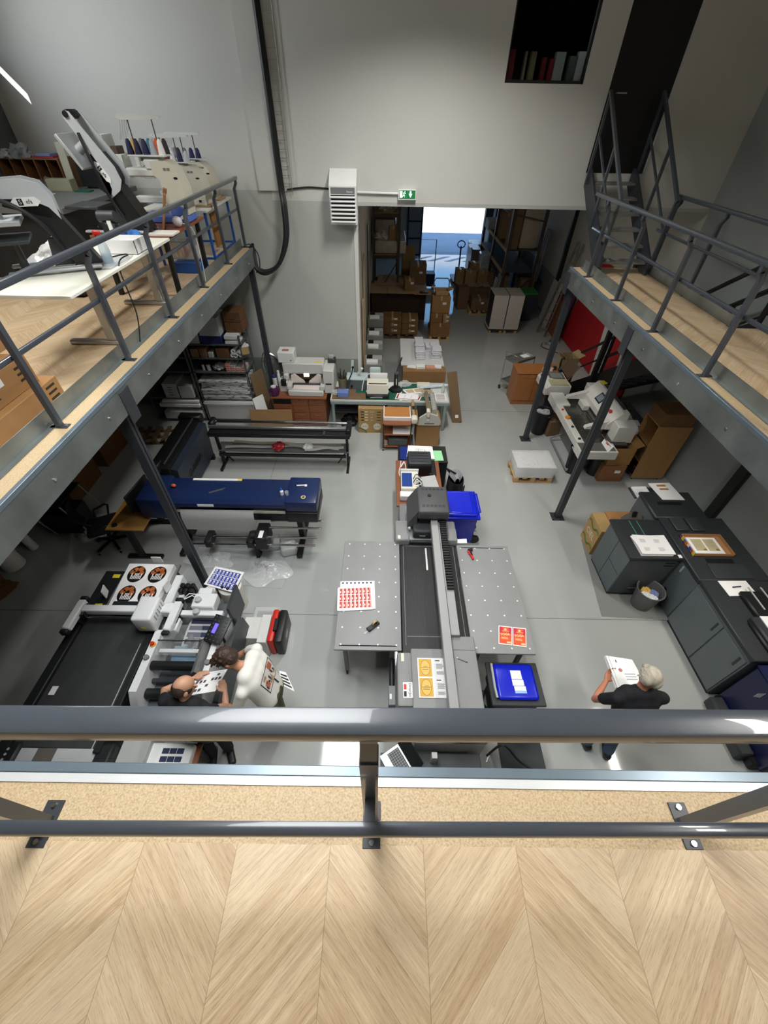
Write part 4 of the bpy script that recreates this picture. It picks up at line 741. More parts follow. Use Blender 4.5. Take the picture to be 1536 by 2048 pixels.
MB().grid(lambda u, v: (-3.55 + 2.8 * u, 7.05 + 0.35 * v, 0.42 + 0.06 * (2 * v - 1) ** 2 - 0.02 * math.sin(PI * u)), 12, 8, 0.006).build('scrap_tray', mat('tray_grey', '9A9A98', 0.5, 0.1, 0.05), rt_); box('cross_bar', BLACK, -3.5, -0.8, 7.03, 7.08, 0.36, 0.42, 0, rt_)
for k, (x, y, ln_, r, m, lb) in enumerate([(-2.55, 7.24, 1.7, 0.05, PAPER, 'longest white paper strip lying in the scrap tray of the roll trimmer'), (-2.6, 7.34, 1.3, -0.03, mat('tan_strip', 'C7BDAA', 0.8, 0, 0.05), 'tan strip at the back of the scrap tray of the roll trimmer'), (-1.5, 7.2, 1.1, -0.1, PAPER, 'white offcut at the right end of the scrap tray'), (-1.25, 7.12, 0.8, 0.14, PAPER, 'slanted white offcut sticking out of the scrap tray at right')]):
    o = MB().grid(lambda u, v: (ln_ * (u - 0.5), 0.09 * (v - 0.5), 0.012 * math.sin(u * 9 + k) + 0.01), 14, 2, 0.003).build('paper_offcut', m); o.location = (x, y, 0.475 + 0.02 * k); o.rotation_euler.z = r; tag(o, lb, 'offcut', 'offcuts in the trimmer tray')
crumple('red and white crumpled foil in the scrap tray of the roll trimmer', (-2.25, 7.2, 0.52), 0.13, mat('red_foil', 'B22A30', 0.4, 0, 0.3, 14)); crumple('crumpled white paper ball in the scrap tray of the roll trimmer', (-1.62, 7.18, 0.53), 0.11, PAPER)
# ================================================================== dark roll cutter under the balcony
DKB = mat('cutter_navy', '2A3240', 0.45, 0, 0.05)
su = wthing('roll_cutter', 'dark roll cutter with slanted navy side lying under the left balcony edge', 'cutting machine', (-4.0, 6.7, 0))
MB().prism([(-3.82, 0.12), (-3.78, 0.9), (-3.9, 0.93), (-3.98, 0.12)], 'y', 5.85, 7.45).build('side_panel', DKB, su); MB().box(-4.3, -3.9, 5.8, 7.6, 0.78, 0.98, 0.03, 2).build('top_body', BLACK, su); MB().cyl((-4.02, 5.9, 1.0), (-4.02, 7.5, 1.0), 0.02).build('drum', STEELD, su); MB().box(-4.35, -4.05, 5.75, 5.95, 0.9, 1.08, 0.02).build('control_panel', BLACK, su); box('white_sticker', PAPER, -4.25, -4.17, 5.8, 5.85, 1.08, 1.083, 0, su)
MB().box(-4.34, -3.86, 7.45, 7.65, 0.85, 1.05, 0.03).build('end_cap', BLACK, su)
text('lettering', 'SUMMA', 0.2, BLACK, su, Matrix.Translation((-3.7945, 6.55, 0.52)) @ R3(0, 0, PI / 2) @ R3(PI / 2 - 0.05, 0, 0), 0.003, bold=0.006)
for y in (6.0, 7.4): MB().box(-4.25, -3.8, y - 0.04, y + 0.04, 0.0, 0.12).build('foot', BLACK, su); MB().box(-4.1, -4.0, y - 0.03, y + 0.03, 0.1, 0.8).build('leg', BLACK, su)
# ================================================================== shelving under the balcony
def shelf_unit(lab, x0, x1, y0, y1, zs, h):
    t = wthing('metal_shelving', lab, 'shelf', ((x0 + x1) / 2, (y0 + y1) / 2, 0))
    for x in (x0, x1 - 0.04):
        for y in (y0, y1 - 0.04):
            MB().box(x, x + 0.04, y, y + 0.004, 0, h).box(x if x == x0 else x + 0.036, x + 0.004 if x == x0 else x + 0.04, y, y + 0.04, 0, h).build('upright', GALV, t)
    for z in zs: MB().box(x0, x1, y0, y1, z - 0.03, z).build('shelf', mat('shelf_grey', '5F6365', 0.5, 0.3, 0.06), t)
    return t
shelf_unit('grey metal shelving stacked with papers against the back wall under the left balcony', -4.42, -3.18, 8.95, 9.62, (0.08, 0.64, 0.7 + 0.0, 1.31, 1.64, 1.95)[0:2] + (1.31, 1.64, 1.95), 2.15)
shelf_unit('second grey metal shelving in the dark left of the paper shelving', -5.7, -4.46, 8.95, 9.62, (0.08, 0.64, 1.31, 1.64, 1.95), 2.15)
def sbox(lab, x0, x1, z0, z1, m, y0=8.97, y1=9.5, name='storage_box', group=None, lines_=0):
    o = box(name, m, x0, x1, y0, y1, z0, z1, 0.006); tag(o, lab, 'box', group)
    for k in range(lines_): box('print', INK, x0 + (x1 - x0) * 0.35, x0 + (x1 - x0) * 0.65, y0 - 0.002, y0, z0 + (z1 - z0) * (0.2 + 0.7 * k / max(1, lines_)), z0 + (z1 - z0) * (0.2 + 0.7 * k / max(1, lines_)) + 0.015, 0, o)
    return o
BOXN = mat('navy_box', '1F2C66', 0.5, 0, 0.05); BOXW = mat('grey_white_box', 'B7B8B6', 0.7, 0, 0.04); BRB = mat('brown_box', '6B4A30', 0.8, 0, 0.08); TANB = mat('tan_box', '8A6B48', 0.8, 0, 0.06)
sbox('navy blue box with faint print on the top shelf under the balcony', -4.05, -3.58, 1.95, 2.12, BOXN, lines_=3); sbox('grey white carton stacked on the navy box on the top shelf', -4.03, -3.58, 2.12, 2.5, BOXW)
sbox('pale carton left of the navy box on the top shelf', -4.3, -4.08, 1.95, 2.3, BOXW); sbox('lower of two white slim boxes on the top shelf', -3.52, -3.22, 1.95, 2.02, WHITE, y1=9.3); sbox('upper of two white slim boxes on the top shelf', -3.52, -3.23, 2.05, 2.13, WHITE, y1=9.3)
sbox('lower brown carton with label behind the slim white boxes', -3.5, -3.12, 2.14, 2.35, BRB, 9.15, 9.6, lines_=1); sbox('upper brown carton with label behind the slim white boxes', -3.5, -3.13, 2.36, 2.56, BRB, 9.15, 9.6, lines_=1)
sbox('dark brown box in the middle of the second shelf', -3.78, -3.5, 1.64, 1.85, BRB); sbox('tan box at the left of the second shelf', -4.35, -4.18, 1.64, 1.83, TANB); sbox('second tan box at the left of the second shelf', -4.15, -4.0, 1.64, 1.84, TANB); sbox('small grey carton on the second shelf', -3.97, -3.86, 1.64, 1.76, BOXW)
for k, (x, z) in enumerate(((-3.43, 1.70), (-3.36, 1.69), (-3.3, 1.74), (-3.24, 1.70), (-3.4, 1.79))):
    o = MB().lathe([(0.045, -0.28), (0.045, 0.28), (0.03, 0.28), (0.03, -0.28), (0.045, -0.28)], n=18, cap=False).build('paper_roll', WHITE); o.location = (x, 9.25, z); o.rotation_euler = (PI / 2, 0, 0); tag(o, 'white paper roll end on the second shelf under the balcony', 'roll', 'paper rolls on the second shelf')
PKR = mat('red_white_pack', 'C9A59C', 0.6, 0, 0.1, 30)
for i in range(4):
    for j in range((4, 3, 2, 2)[i]):
        o = box('label_box', [PKR, BOXW][(i + j) % 2] if i else PKR, -3.66 + i * 0.115, -3.56 + i * 0.115, 8.97, 9.3, 1.31 + j * 0.048, 1.354 + j * 0.048, 0.003); tag(o, 'small red and white label box on the third shelf under the balcony', 'box', 'label boxes on the third shelf'); box('red_edge', RED, -3.655 + i * 0.115, -3.565 + i * 0.115, 8.966, 8.97, 1.34 + j * 0.048, 1.352 + j * 0.048, 0, o)
for k, x in enumerate((-4.2, -4.08)):
    o = MB().lathe([(0.03 + 0.015 * k, 0), (0.03 + 0.015 * k, 0.13)]).build('white_can', BOXW); o.location = (x, 9.05, 1.31); tag(o, ['narrow pale can on the third shelf under the balcony', 'wide pale can beside the narrow one on the third shelf'][k], 'can')
crumple('grey crumpled plastic bag on the third shelf under the balcony', (-3.84, 9.1, 1.38), 0.14, mat('bag_grey', '8D8F8E', 0.3, 0, 0.2, 12), 'plastic_bag', 'bag')
DASH = NG('dashed_paper', 0.8)
DASH.color(DASH.mix(DASH.f('GREATER_THAN', DASH.noise(DASH.vec(DASH.f('MULTIPLY', DASH.X, 7.0), DASH.f('MULTIPLY', DASH.Y, 40.0), DASH.f('MULTIPLY', DASH.Z, 40.0)), 1.0, 1.0), 0.6), 'C8CAC9', '55585A'))
b = MB()
for k in range(9): b.box(-4.34 + random.uniform(-.02, .03), -3.24 + random.uniform(-.05, .03), 8.92 + random.uniform(-.04, .02), 9.55, 0.64 + k * 0.052, 0.688 + k * 0.052, 0.004)
tag(b.build('paper_stack', MATS['dashed_paper']), 'tall slumping stack of striped white paper sheets on the shelf under the balcony', 'paper stack')
b = MB()
for k in range(3): b.box(-4.4 + random.uniform(-.02, .03), -3.2, 8.93 + random.uniform(-.03, .02), 9.55, 0.46 + k * 0.04, 0.495 + k * 0.04, 0.004)
tag(b.build('paper_stack', PAPER), 'short stack of white paper on the spotted carton of the lower shelf', 'paper stack')
DOTS = NG('spotted_card', 0.7)
vv = DOTS.t.nodes.new('ShaderNodeTexVoronoi'); vv.inputs['Scale'].default_value = 9; vv.inputs['Randomness'].default_value = 0.25; DOTS.t.links.new(DOTS.tc.outputs['Object'], vv.inputs['Vector'])
DOTS.color(DOTS.mix(DOTS.f('LESS_THAN', vv.outputs['Distance'], 0.2), 'B9B6B3', '4A2A2A'))
o = box('storage_box', MATS['spotted_card'], -4.36, -3.2, 8.94, 9.5, 0.08, 0.46, 0.004); tag(o, 'wide white carton with dark spots on the lowest shelf under the balcony', 'box')
for k in range(2): sbox(['pale carton with four slots at the left of the dark shelving', 'pale carton beside the post of the dark shelving'][k], -5.25 + k * 0.36, -4.93 + k * 0.36, 0.66, 1.02 - 0.05 * k, BOXW, 8.9, 9.45, lines_=4 * (1 - k))
tag(MB().box(-5.5, -4.5, 8.9, 9.5, 0.4, 0.5, 0.02).box(-5.4, -4.5, 8.9, 9.5, 0.52, 0.6, 0.02).build('paper_stack', PAPER), 'flat white packs on the dark shelving left of the papers', 'paper stack'); tag(MB().box(-5.45, -4.5, 8.88, 9.5, 0.09, 0.3, 0.02).build('storage_box', BOXW), 'wide pale pack on the lowest dark shelf', 'box')
tg = MB().cbox((0, 0, 0), (0.16, 0.003, 0.16), rz=0.6).build('hanging_card', mat('tan_card', 'A08558', 0.8, 0, 0.05)); tg.location = (-3.1, 8.93, 1.83); tag(tg, 'tan card hanging on the right post of the paper shelving', 'card')
# cardboard leaning by the shelving
for lab, c, d, rz, rx, m in (('tall cardboard sheet leaning beside the paper shelving', (-2.98, 9.1, 0.62), (0.42, 0.02, 1.25), 1.1, -0.12, CARDD), ('wide cardboard sheet leaning in front of the brown drawer cabinet', (-2.72, 8.6, 0.27), (1.0, 0.02, 0.55), 0.02, -0.15, mat('mid_cardboard', '9A7850', 0.8, 0, 0.05)), ('white board leaning between the shelving and the drawer cabinet', (-2.95, 8.75, 0.4), (0.3, 0.015, 0.8), 0.9, -0.2, WHITE)):
    o = MB().cbox((0, 0, 0), d, 0.002).build('cardboard_sheet' if 'cardboard' in lab else 'white_board', m); o.location = c; o.rotation_euler = (rx, 0, rz); tag(o, lab, 'sheet')
# ================================================================== plastic sheet, jugs, rolls near the finisher
ws = MB().grid(lambda u, v: (-3.4 + 1.75 * u + 0.1 * v, 4.05 + 0.75 * v - 0.12 * u, 0.003 + 0.004 * abs(math.sin(u * 17 + v * 5))), 20, 8, 0.001).build('white_sheet', mat('floor_sheet', 'D4D7D6', 0.45, 0, 0.03)); tag(ws, 'white protective sheet spread on the floor under the blue printer', 'sheet')
def heap(lab, c, rx, ry, h, seed):
    random.seed(seed); ph = [random.uniform(0, 6) for _ in range(6)]
    def fn(u, v):
        a = u * 2 * PI; r = v; e = 1 + 0.15 * math.sin(3 * a + ph[0]) + 0.1 * math.sin(5 * a + ph[1])
        return (rx * r * e * math.cos(a), ry * r * e * math.sin(a), 0.008 + h * (1 - r) * (0.6 + 0.5 * abs(math.sin(a * 4 + r * 9 + ph[2]))) + 0.02 * abs(math.sin(a * 9 + r * 13 + ph[3])) * (1 - r * .7))
    o = MB().grid(fn, 60, 12).build('plastic_film', mat('film_heap', 'F0F2F2', 0.12, 0, 0, alpha=0.45), sharp=25); o.location = c; return tag(o, lab, 'plastic')
heap('clear plastic film crumpled on the white floor sheet at right', (-1.98, 4.28, 0.004), 0.4, 0.3, 0.14, 3); heap('clear plastic film crumpled on the white floor sheet at left', (-3.0, 4.5, 0.004), 0.4, 0.2, 0.12, 5)
jg = thing('jug', 'translucent white jug lying on the floor under the right end of the blue printer', 'jug', (-1.66, 4.72, 0), 0.3); MB().box(-0.14, 0.14, -0.12, 0.12, 0, 0.2, 0.05, 3).build('body', mat('milky_plastic', 'D3D8D6', 0.3, 0, 0.03, alpha=0.85), jg); MB().tube([(-0.06, 0, 0.2), (-0.03, 0, 0.24), (0.05, 0, 0.24), (0.08, 0, 0.2)], 0.018).build('handle', WHITE, jg); MB().cyl((0.14, 0.05, 0.1), (0.17, 0.05, 0.1), 0.03).build('cap', WHITE, jg)
o = box('plastic_tub', mat('tub_grey', 'B9BDBB', 0.4, 0, 0.03, alpha=0.9), -0.18, 0.18, -0.13, 0.13, 0, 0.18, 0.02); o.location = (-2.02, 4.85, 0); o.rotation_euler.z = 0.2; tag(o, 'low grey plastic tub beside the jug under the blue printer', 'tub')
RLW = mat('roll_white', 'D8D6D0', 0.6, 0, 0.02)
for lab, c, r, h in (('thick white paper roll standing under the sheet of blue labels', (-2.3, 3.62, 0), 0.17, 0.5), ('narrow white tube roll standing beside the thick paper roll', (-2.56, 3.5, 0), 0.085, 0.55), ('second thin white roll behind the narrow tube roll', (-2.58, 3.82, 0), 0.07, 0.5)):
    o = MB().lathe([(r, 0), (r, h), (r * 0.55, h), (r * 0.55, h - 0.05), (0.001, h - 0.05)], n=28, cap=False).lathe([(0.001, 0), (r, 0)], n=28, cap=False).build('paper_roll', RLW); o.location = c; tag(o, lab, 'roll')
q = xy((467, 1184), (407, 1167), (430, 1131), (488, 1143), z=0.58)
BLI = mat('label_blue', '34459A', 0.6, 0, 0.03)
random.seed(4)
sheet('white sheet of blue labels with pale bottles lying on the white paper rolls', [q[1], q[0], q[3], q[2]], 0.555, 0.006, [(BLI, [(0.07, 0.08 + j * 0.28, 0.93, 0.33 + j * 0.28) for j in range(3)]), (PAPER, [(0.10 + k * 0.119, 0.11 + j * 0.28, 0.155 + k * 0.119, 0.3 + j * 0.28) for k in range(7) for j in range(3)]), (mat('label_blue_b', '5A69B0', 0.6, 0, 0), [(0.115 + k * 0.119, 0.12 + j * 0.28, 0.14 + k * 0.119, 0.24 + j * 0.28) for k in range(7) for j in range(3)])])
o = box('white_carton', mat('white_carton', 'CFCFCC', 0.7, 0, 0.03), -0.15, 0.15, -0.17, 0.17, 0, 0.34, 0.005); o.location = (-1.86, 3.02, 0); o.scale.x = 0.85; tag(o, 'white carton next to the console of the label finisher', 'box')
o = box('white_carton', MATS['white_carton'], -0.13, 0.13, -0.22, 0.22, 0, 0.4, 0.005); o.location = (-1.66, 2.98, 0); o.scale.x = 0.5; tag(o, 'white carton touching the red and black tool case', 'box')
o = MB().box(-0.2, 0.2, -0.13, 0.13, 0, 0.12, 0.03).build('food_tub', FILM); o.location = (-1.78, 3.4, 0); tag(o, 'clear plastic tub on the floor behind the white cartons', 'tub')
tc_ = wthing('tool_case', 'red and black plastic tool case standing beside the white cartons', 'case', (-1.5, 3.0, 0)); 
MB().box(-1.59, -1.50, 2.78, 3.3, 0.0, 0.4, 0.03, 2).build('red_shell', RED, tc_); bs = MB().box(-1.50, -1.38, 2.78, 3.3, 0.0, 0.39, 0.03, 2).build('black_shell', BLACK, tc_); box('handle', BLACK, -1.53, -1.47, 2.93, 3.13, 0.39, 0.43, 0.01, tc_); box('label_plate', mat('plate_grey', '8F8F86', 0.5, 0, 0.05), -1.381, -1.377, 2.95, 3.08, 0.12, 0.22, 0, bs)
# dark area: desk, chair, boxes, rolls
de = wthing('office_desk', 'small oak topped desk with a black monitor in the dark under the left balcony', 'desk', (-4.2, 4.98, 0)); box('table_top', mat('oak_top', 'A67A40', 0.5, 0, 0.08, 3, stretch=(1, 14, 1)), -4.52, -3.9, 4.5, 5.5, 0.72, 0.75, 0.004, de)
for y in (4.55, 5.4): MB().box(-4.25, -4.15, y - 0.03, y + 0.03, 0.05, 0.72).box(-4.45, -3.85, y - 0.04, y + 0.04, 0, 0.05).build('leg', BLACK, de)
mn = thing('monitor', 'black computer monitor on the oak desk under the left balcony', 'monitor', (-4.08, 5.05, 0.75), 1.45); box('screen', BLACK, -0.3, 0.3, -0.015, 0.015, 0.12, 0.48, 0.005, mn); box('stand', BLACK, -0.03, 0.03, 0.015, 0.04, 0.0, 0.3, 0, mn); box('base', BLACK, -0.13, 0.13, -0.08, 0.1, 0, 0.015, 0.004, mn)
o = MB().lathe([(0.04, 0), (0.04, 0.02)]).build('speaker_puck', BLACK); o.location = (-4.4, 4.6, 0.75); tag(o, 'black round puck on the near corner of the oak desk', 'puck')
oc = thing('office_chair', 'black office chair turned to the oak desk in the dark under the balcony', 'chair', (-4.85, 4.85, 0), 0.5)
for k in range(5): a = k * 2 * PI / 5; MB().bar((0.03 * math.cos(a), 0.03 * math.sin(a), 0.12), (0.3 * math.cos(a), 0.3 * math.sin(a), 0.08), 0.045, 0.03).build('base_arm', BLACK, oc); castor((0.3 * math.cos(a), 0.3 * math.sin(a), 0), oc, 0.028)
MB().cyl((0, 0, 0.1), (0, 0, 0.45), 0.028).build('gas_lift', BLACK, oc); MB().box(-0.24, 0.24, -0.23, 0.23, 0.44, 0.52, 0.035, 3).build('seat', BLACK, oc); MB().grid(lambda u, v: (-0.27 - 0.06 * math.sin(v * 2.6) + 0.05 * (2 * u - 1) ** 2, (0.22 - 0.04 * v) * (2 * u - 1), 0.55 + 0.5 * v), 10, 10, 0.04).build('backrest', BLACK, oc); MB().bar((-0.1, 0, 0.45), (-0.32, 0, 0.7), 0.06, 0.02).build('back_support', BLACK, oc)
for s in (-1, 1): MB().tube([(-0.1, s * 0.24, 0.48), (-0.08, s * 0.3, 0.62), (0.12, s * 0.3, 0.68), (0.16, s * 0.29, 0.66), (0.1, s * 0.24, 0.48)], 0.018).build('armrest', BLACK, oc)
DKW = mat('dark_board', '6E4B28', 0.7, 0, 0.1)
for lab, c, d, rz in (('tall brown board box standing against the dark left wall', (-6.2, 6.3, 0), (0.3, 1.0, 0.95), 0.0), ('second brown board box farther along the dark left wall', (-6.2, 7.5, 0), (0.35, 0.9, 0.8), 0.0)): carton(lab, c, d, rz, DKW, tape=False)
ft = wthing('folding_table', 'folding table with thin metal legs and a black crate in the dark at left', 'table', (-5.9, 5.3, 0)); box('table_top', BLACK, -6.4, -5.6, 5.0, 5.7, 0.7, 0.72, 0, ft)
for x, y, x2 in ((-5.6, 5.05, -5.35), (-5.6, 5.65, -5.35), (-6.35, 5.05, -6.0), (-6.35, 5.65, -6.0)): MB().cyl((x, y, 0.7), (x2, y, 0), 0.012, n=8).build('leg', ALU, ft)
o = box('black_crate', BLACK, -0.3, 0.3, -0.22, 0.22, 0, 0.45, 0.01); o.location = (-5.85, 5.3, 0); tag(o, 'black crate under the folding table in the dark at left', 'crate')
for lab, c, r, h, tilt in (('large white roll leaning at the left edge in the dark', (-6.28, 4.3, 0.02), 0.16, 1.1, 0.1), ('second white roll leaning at the left edge in the dark', (-6.2, 4.7, 0.02), 0.07, 1.2, 0.12)):
    o = MB().lathe([(r, 0), (r, h), (r * 0.5, h), (r * 0.5, h - 0.05)], n=24, cap=False).lathe([(0.001, 0), (r, 0)], n=24, cap=False).build('paper_roll', RLW); o.location = c; o.rotation_euler = (0, -tilt, 0); tag(o, lab, 'roll')
crumple('brown crumpled packing paper on the floor at the left edge', (-6.3, 3.75, 0.02), 0.3, DKW); carton('open brown carton on the floor at the far left edge near the seam', (-6.35, 3.25, 0), (0.45, 0.35, 0.3), 0.3, DKW, tape=False)
pallet('dark wooden pallet deep under the left balcony', (-5.4, 8.2, 0), (1.0, 0.6), 0.1, mat('dark_pallet', '6A5238', 0.8, 0, 0.1))
# ================================================================== guillotine, right
GS = mat('guillotine_white', 'D3D1CA', 0.4, 0, 0.03); GT = mat('polished_table', '6A6A66', 0.22, 0.8, 0.1, 3, 0.01)
gu = wthing('guillotine', 'large white paper guillotine with polished steel table under the right balcony', 'paper cutter', (4.5, 7.9, 0))
tb = box('steel_table', GT, 4.08, 5.0, 6.98, 9.05, 0.8, 0.85, 0.004, gu); hl = MB()
box('near_wing', GS, 3.92, 4.68, 6.68, 7.0, 0.70, 0.88, 0.006, gu); box('wing_top', mat('wing_grey', '77756F', 0.4, 0.4, 0.05), 3.95, 4.65, 6.72, 7.0, 0.87, 0.883, 0, gu); box('far_wing', GS, 3.98, 4.3, 8.5, 9.1, 0.68, 0.88, 0.01, gu)
pnl = box('front_panel', GS, 3.98, 4.12, 7.0, 8.5, 0.70, 0.87, 0.01, gu)
MB().cyl((4.05, 7.95, 0.87), (4.05, 7.95, 0.91), 0.05).build('orange_knob', mat('orange_knob', 'E08A2C', 0.4, 0, 0.03), pnl)
for y, m in ((8.3, RED), (7.6, BLACK), (7.15, BLACK)): MB().cyl((4.05, y, 0.87), (4.05, y, 0.89), 0.028).build('button', m, pnl)
br = MB().prism([(4.62, 0.98), (4.62, 1.1), (4.86, 1.36), (4.98, 1.36), (4.98, 0.98)], 'y', 7.35, 8.78).build('bridge', GS, gu); box('top_strip', STEELD, 4.9, 4.96, 7.5, 8.7, 1.36, 1.375, 0, br)
sc_ = MB().cbox((0, 0, 0), (0.2, 0.26, 0.012), 0.004); so = sc_.build('screen_frame', BLACK, br); so.matrix_local = TM(4.745 - 4.5 - 0 + 0, 0, 0) if False else Matrix.Translation((4.738, 8.2, 1.235)) @ R3(0, -0.825, 0)
MB().cbox((0, 0, 0.007), (0.14, 0.19, 0.004)).build('display', mat('grey_display', '6C7880', 0.2, 0, 0.03, emit=0.15), so)
sb = MB().cyl((0, 0, 0), (0, 0, 0.05), 0.035).build('stop_button', RED, br); sb.matrix_local = Matrix.Translation((4.74, 7.62, 1.235)) @ R3(0, -0.825, 0)
MB().cbox((4.9, 8.62, 1.39), (0.1, 0.14, 0.02), rz=0.4).build('yellow_tag', YST, br)
for y, nm in ((8.68, 'far_guard_arm'), (7.42, 'near_guard_arm')): MB().prism([(4.2, 0.97), (4.22, 1.02), (4.66, 1.16), (4.7, 0.97)], 'y', y - 0.05, y + 0.05).build(nm, GS, gu)
box('clamp_block', GS, 4.5, 4.68, 8.3, 8.62, 0.86, 0.98, 0.006, gu); box('blade_slot', BLACK, 4.63, 4.72, 7.45, 8.65, 0.853, 0.98, 0, gu); box('blade_edge', ALU, 4.6, 4.63, 7.45, 8.3, 0.86, 0.9, 0, gu)
box('end_housing', GS, 4.72, 5.12, 7.1, 7.4, 0.82, 1.2, 0.01, gu); box('end_housing', GS, 4.72, 5.12, 8.75, 9.0, 0.82, 1.2, 0.01, gu)
box('pedestal', mat('pedestal_grey', '7E807E', 0.5, 0, 0.04), 4.3, 5.0, 7.3, 8.7, 0.05, 0.8, 0.01, gu); box('rear_table', mat('rear_table', '4E4F4D', 0.35, 0.4, 0.1), 5.02, 5.78, 7.32, 8.75, 0.78, 0.84, 0.004, gu)
for y in (7.45, 8.6): box('rear_leg', STEELD, 5.68, 5.74, y - 0.03, y + 0.03, 0, 0.78, 0, gu)
MB().tube([(4.02, 8.35, 0.08), (4.02, 7.1, 0.08)], 0.02).tube([(4.02, 8.35, 0.08), (4.3, 8.35, 0.2)], 0.02).tube([(4.02, 7.1, 0.08), (4.3, 7.4, 0.2)], 0.02).build('foot_bar', MGREY, gu)
for x in (4.4, 4.9):
    for y in (7.4, 8.6): MB().cyl((x, y, 0), (x, y, 0.05), 0.05).build('foot', BLACK, gu)
for i in range(5):
    for j in range(4):
        o_ = MB().cyl((0, 0, 0), (0, 0, 0.003), 0.009, n=8).build('air_hole', CHROME, tb) if i + j == 0 else None
        if o_ is not None: ah = o_; ah.location = Vector((4.22, 7.5, 0.849)); ah.location = (4.22, 7.5, 0.849)
        else: link_copy(ah, (4.22 + j * 0.1 + (i % 2) * 0.05, 7.5 + i * 0.17, 0.849))
for k, (x, y, z, d, m, nm, lb) in enumerate([(5.25, 8.2, 0.84, (0.08, 0.12, 0.09), BLACK, 'black_case', 'black glossy case on the rear table of the guillotine'), (5.45, 7.85, 0.84, (0.3, 0.22, 0.02), PAPER, 'paper_pad', 'white paper pad on the rear table of the guillotine'), (5.32, 7.8, 0.861, (0.14, 0.1, 0.02), mat('salmon', 'D9906E', 0.6, 0, 0.05), 'salmon_card', 'salmon card on the white pad behind the guillotine'), (5.4, 8.1, 0.84, (0.26, 0.2, 0.03), CREAM, 'cream_pad', 'cream paper pad behind the salmon card')]):
    o = MB().cbox((0, 0, d[2] / 2), d, 0.004).build(nm, m); o.location = (x, y, z); o.rotation_euler.z = -0.15; tag(o, lb, 'paper' if 'p' in nm and 'case' not in nm else 'case')
for k, (x, y) in enumerate(((5.2, 7.5), (5.33, 7.42))):
    o = MB().lathe([(0.055 - .01 * k, 0), (0.055 - .01 * k, 0.1), (0.03, 0.11), (0.001, 0.11)]).build('white_jar', WHITE); o.location = (x, y, 0.84); tag(o, ['larger white jar at the near corner of the guillotine rear table', 'smaller white jar at the near corner of the guillotine rear table'][k], 'jar')
cable('tangle of black cable on the rear table of the guillotine', [(5.4, 8.5, 0.85), (5.55, 8.4, 0.87), (5.6, 8.6, 0.86), (5.45, 8.62, 0.88), (5.6, 8.3, 0.86)], 0.012, BLACK)
sheet('white sheet with a red mark on the near wing of the guillotine', xy((1209, 877), (1228, 893), (1216, 905), (1203, 885), z=0.89), 0.885, 0.006, [(RED, [(0.3, 0.3, 0.6, 0.45)])])
# shrink wrapper
sw = wthing('shrink_wrapper', 'white sealing machine with raised brown lid beyond the guillotine', 'machine', (4.15, 9.65, 0))
MB().prism([(3.9, 0.75), (3.9, 0.9), (4.0, 0.98), (4.5, 0.98), (4.5, 0.75)], 'y', 9.2, 9.95).build('body', GS, sw); box('black_badge', BLACK, 3.93, 4.05, 9.55, 9.85, 0.95, 0.975, 0.004, sw); box('sealing_frame', ALU, 4.08, 4.46, 9.55, 9.92, 0.98, 1.0, 0.005, sw); box('frame_window', mat('frame_window', '8C8F8B', 0.3, 0.1, 0.05), 4.13, 4.41, 9.6, 9.87, 1.0, 1.003, 0, sw); box('clear_cover', mat('yellowish_film', 'D9D3A8', 0.2, 0, 0.1, alpha=0.6), 4.02, 4.45, 9.22, 9.5, 0.98, 1.02, 0.004, sw)
MB().cbox((4.56, 9.75, 1.2), (0.34, 0.6, 0.03), ry=-0.95).build('raised_lid', mat('brown_lid', '5A4636', 0.35, 0, 0.1), sw); MB().bar((4.46, 9.45, 1.0), (4.66, 9.45, 1.36), 0.02).bar((4.46, 10.05, 1.0), (4.66, 10.05, 1.36), 0.02).build('lid_frame', ALU, sw)
box('stand', STEELD, 4.0, 4.45, 9.3, 9.85, 0.1, 0.75, 0.01, sw)
for x in (4.05, 4.4):
    for y in (9.35, 9.8): castor((x, y, 0), sw, 0.03)
# orange cabinet and things on it
oc_ = wthing('orange_cabinet', 'low orange veneer cabinet with three doors beside the far column', 'cabinet', (4.1, 10.3, 0))
box('body', ORANGEW, 3.42, 4.85, 10.05, 10.6, 0.0, 0.88, 0.004, oc_); box('top', ORANGEW, 3.41, 4.86, 10.02, 10.61, 0.88, 0.9, 0.003, oc_)
for k in range(3): box('door', ORANGEW, 3.44 + k * 0.47, 3.9 + k * 0.47, 10.035, 10.05, 0.12, 0.74, 0.003, oc_); box('drawer', ORANGEW, 3.44 + k * 0.47, 3.9 + k * 0.47, 10.035, 10.05, 0.75, 0.87, 0.003, oc_)
bxs = carton('open tan carton with flaps standing on the orange cabinet', (4.72, 10.32, 0.9), (0.34, 0.4, 0.36), 0.15, mat('khaki_carton', '93805A', 0.8, 0, 0.05), open_=True)
for k, (x, y, r, c, lb) in enumerate([(4.2, 10.3, 0.045, '8C3A30', 'reddish tape roll on the orange cabinet near the column'), (4.32, 10.2, 0.04, 'D8D4C8', 'white tape roll on the orange cabinet right of the column'), (4.42, 10.28, 0.05, '2A3140', 'dark blue tape roll on the orange cabinet by the tan carton'), (4.28, 10.42, 0.04, 'B07C6A', 'pinkish tape roll at the back of the orange cabinet'), (4.12, 10.22, 0.035, 'E2DED2', 'small cream tape roll at the left on the orange cabinet')]):
    o = MB().lathe([(r, 0), (r, 0.07), (r * 0.6, 0.07), (r * 0.6, 0), (r, 0)], n=18, cap=False).build('tape_roll', mat('tape_' + c, c, 0.4, 0, 0.05)); o.location = (x, y, 0.9); tag(o, lb, 'tape', 'tape rolls on the orange cabinet')
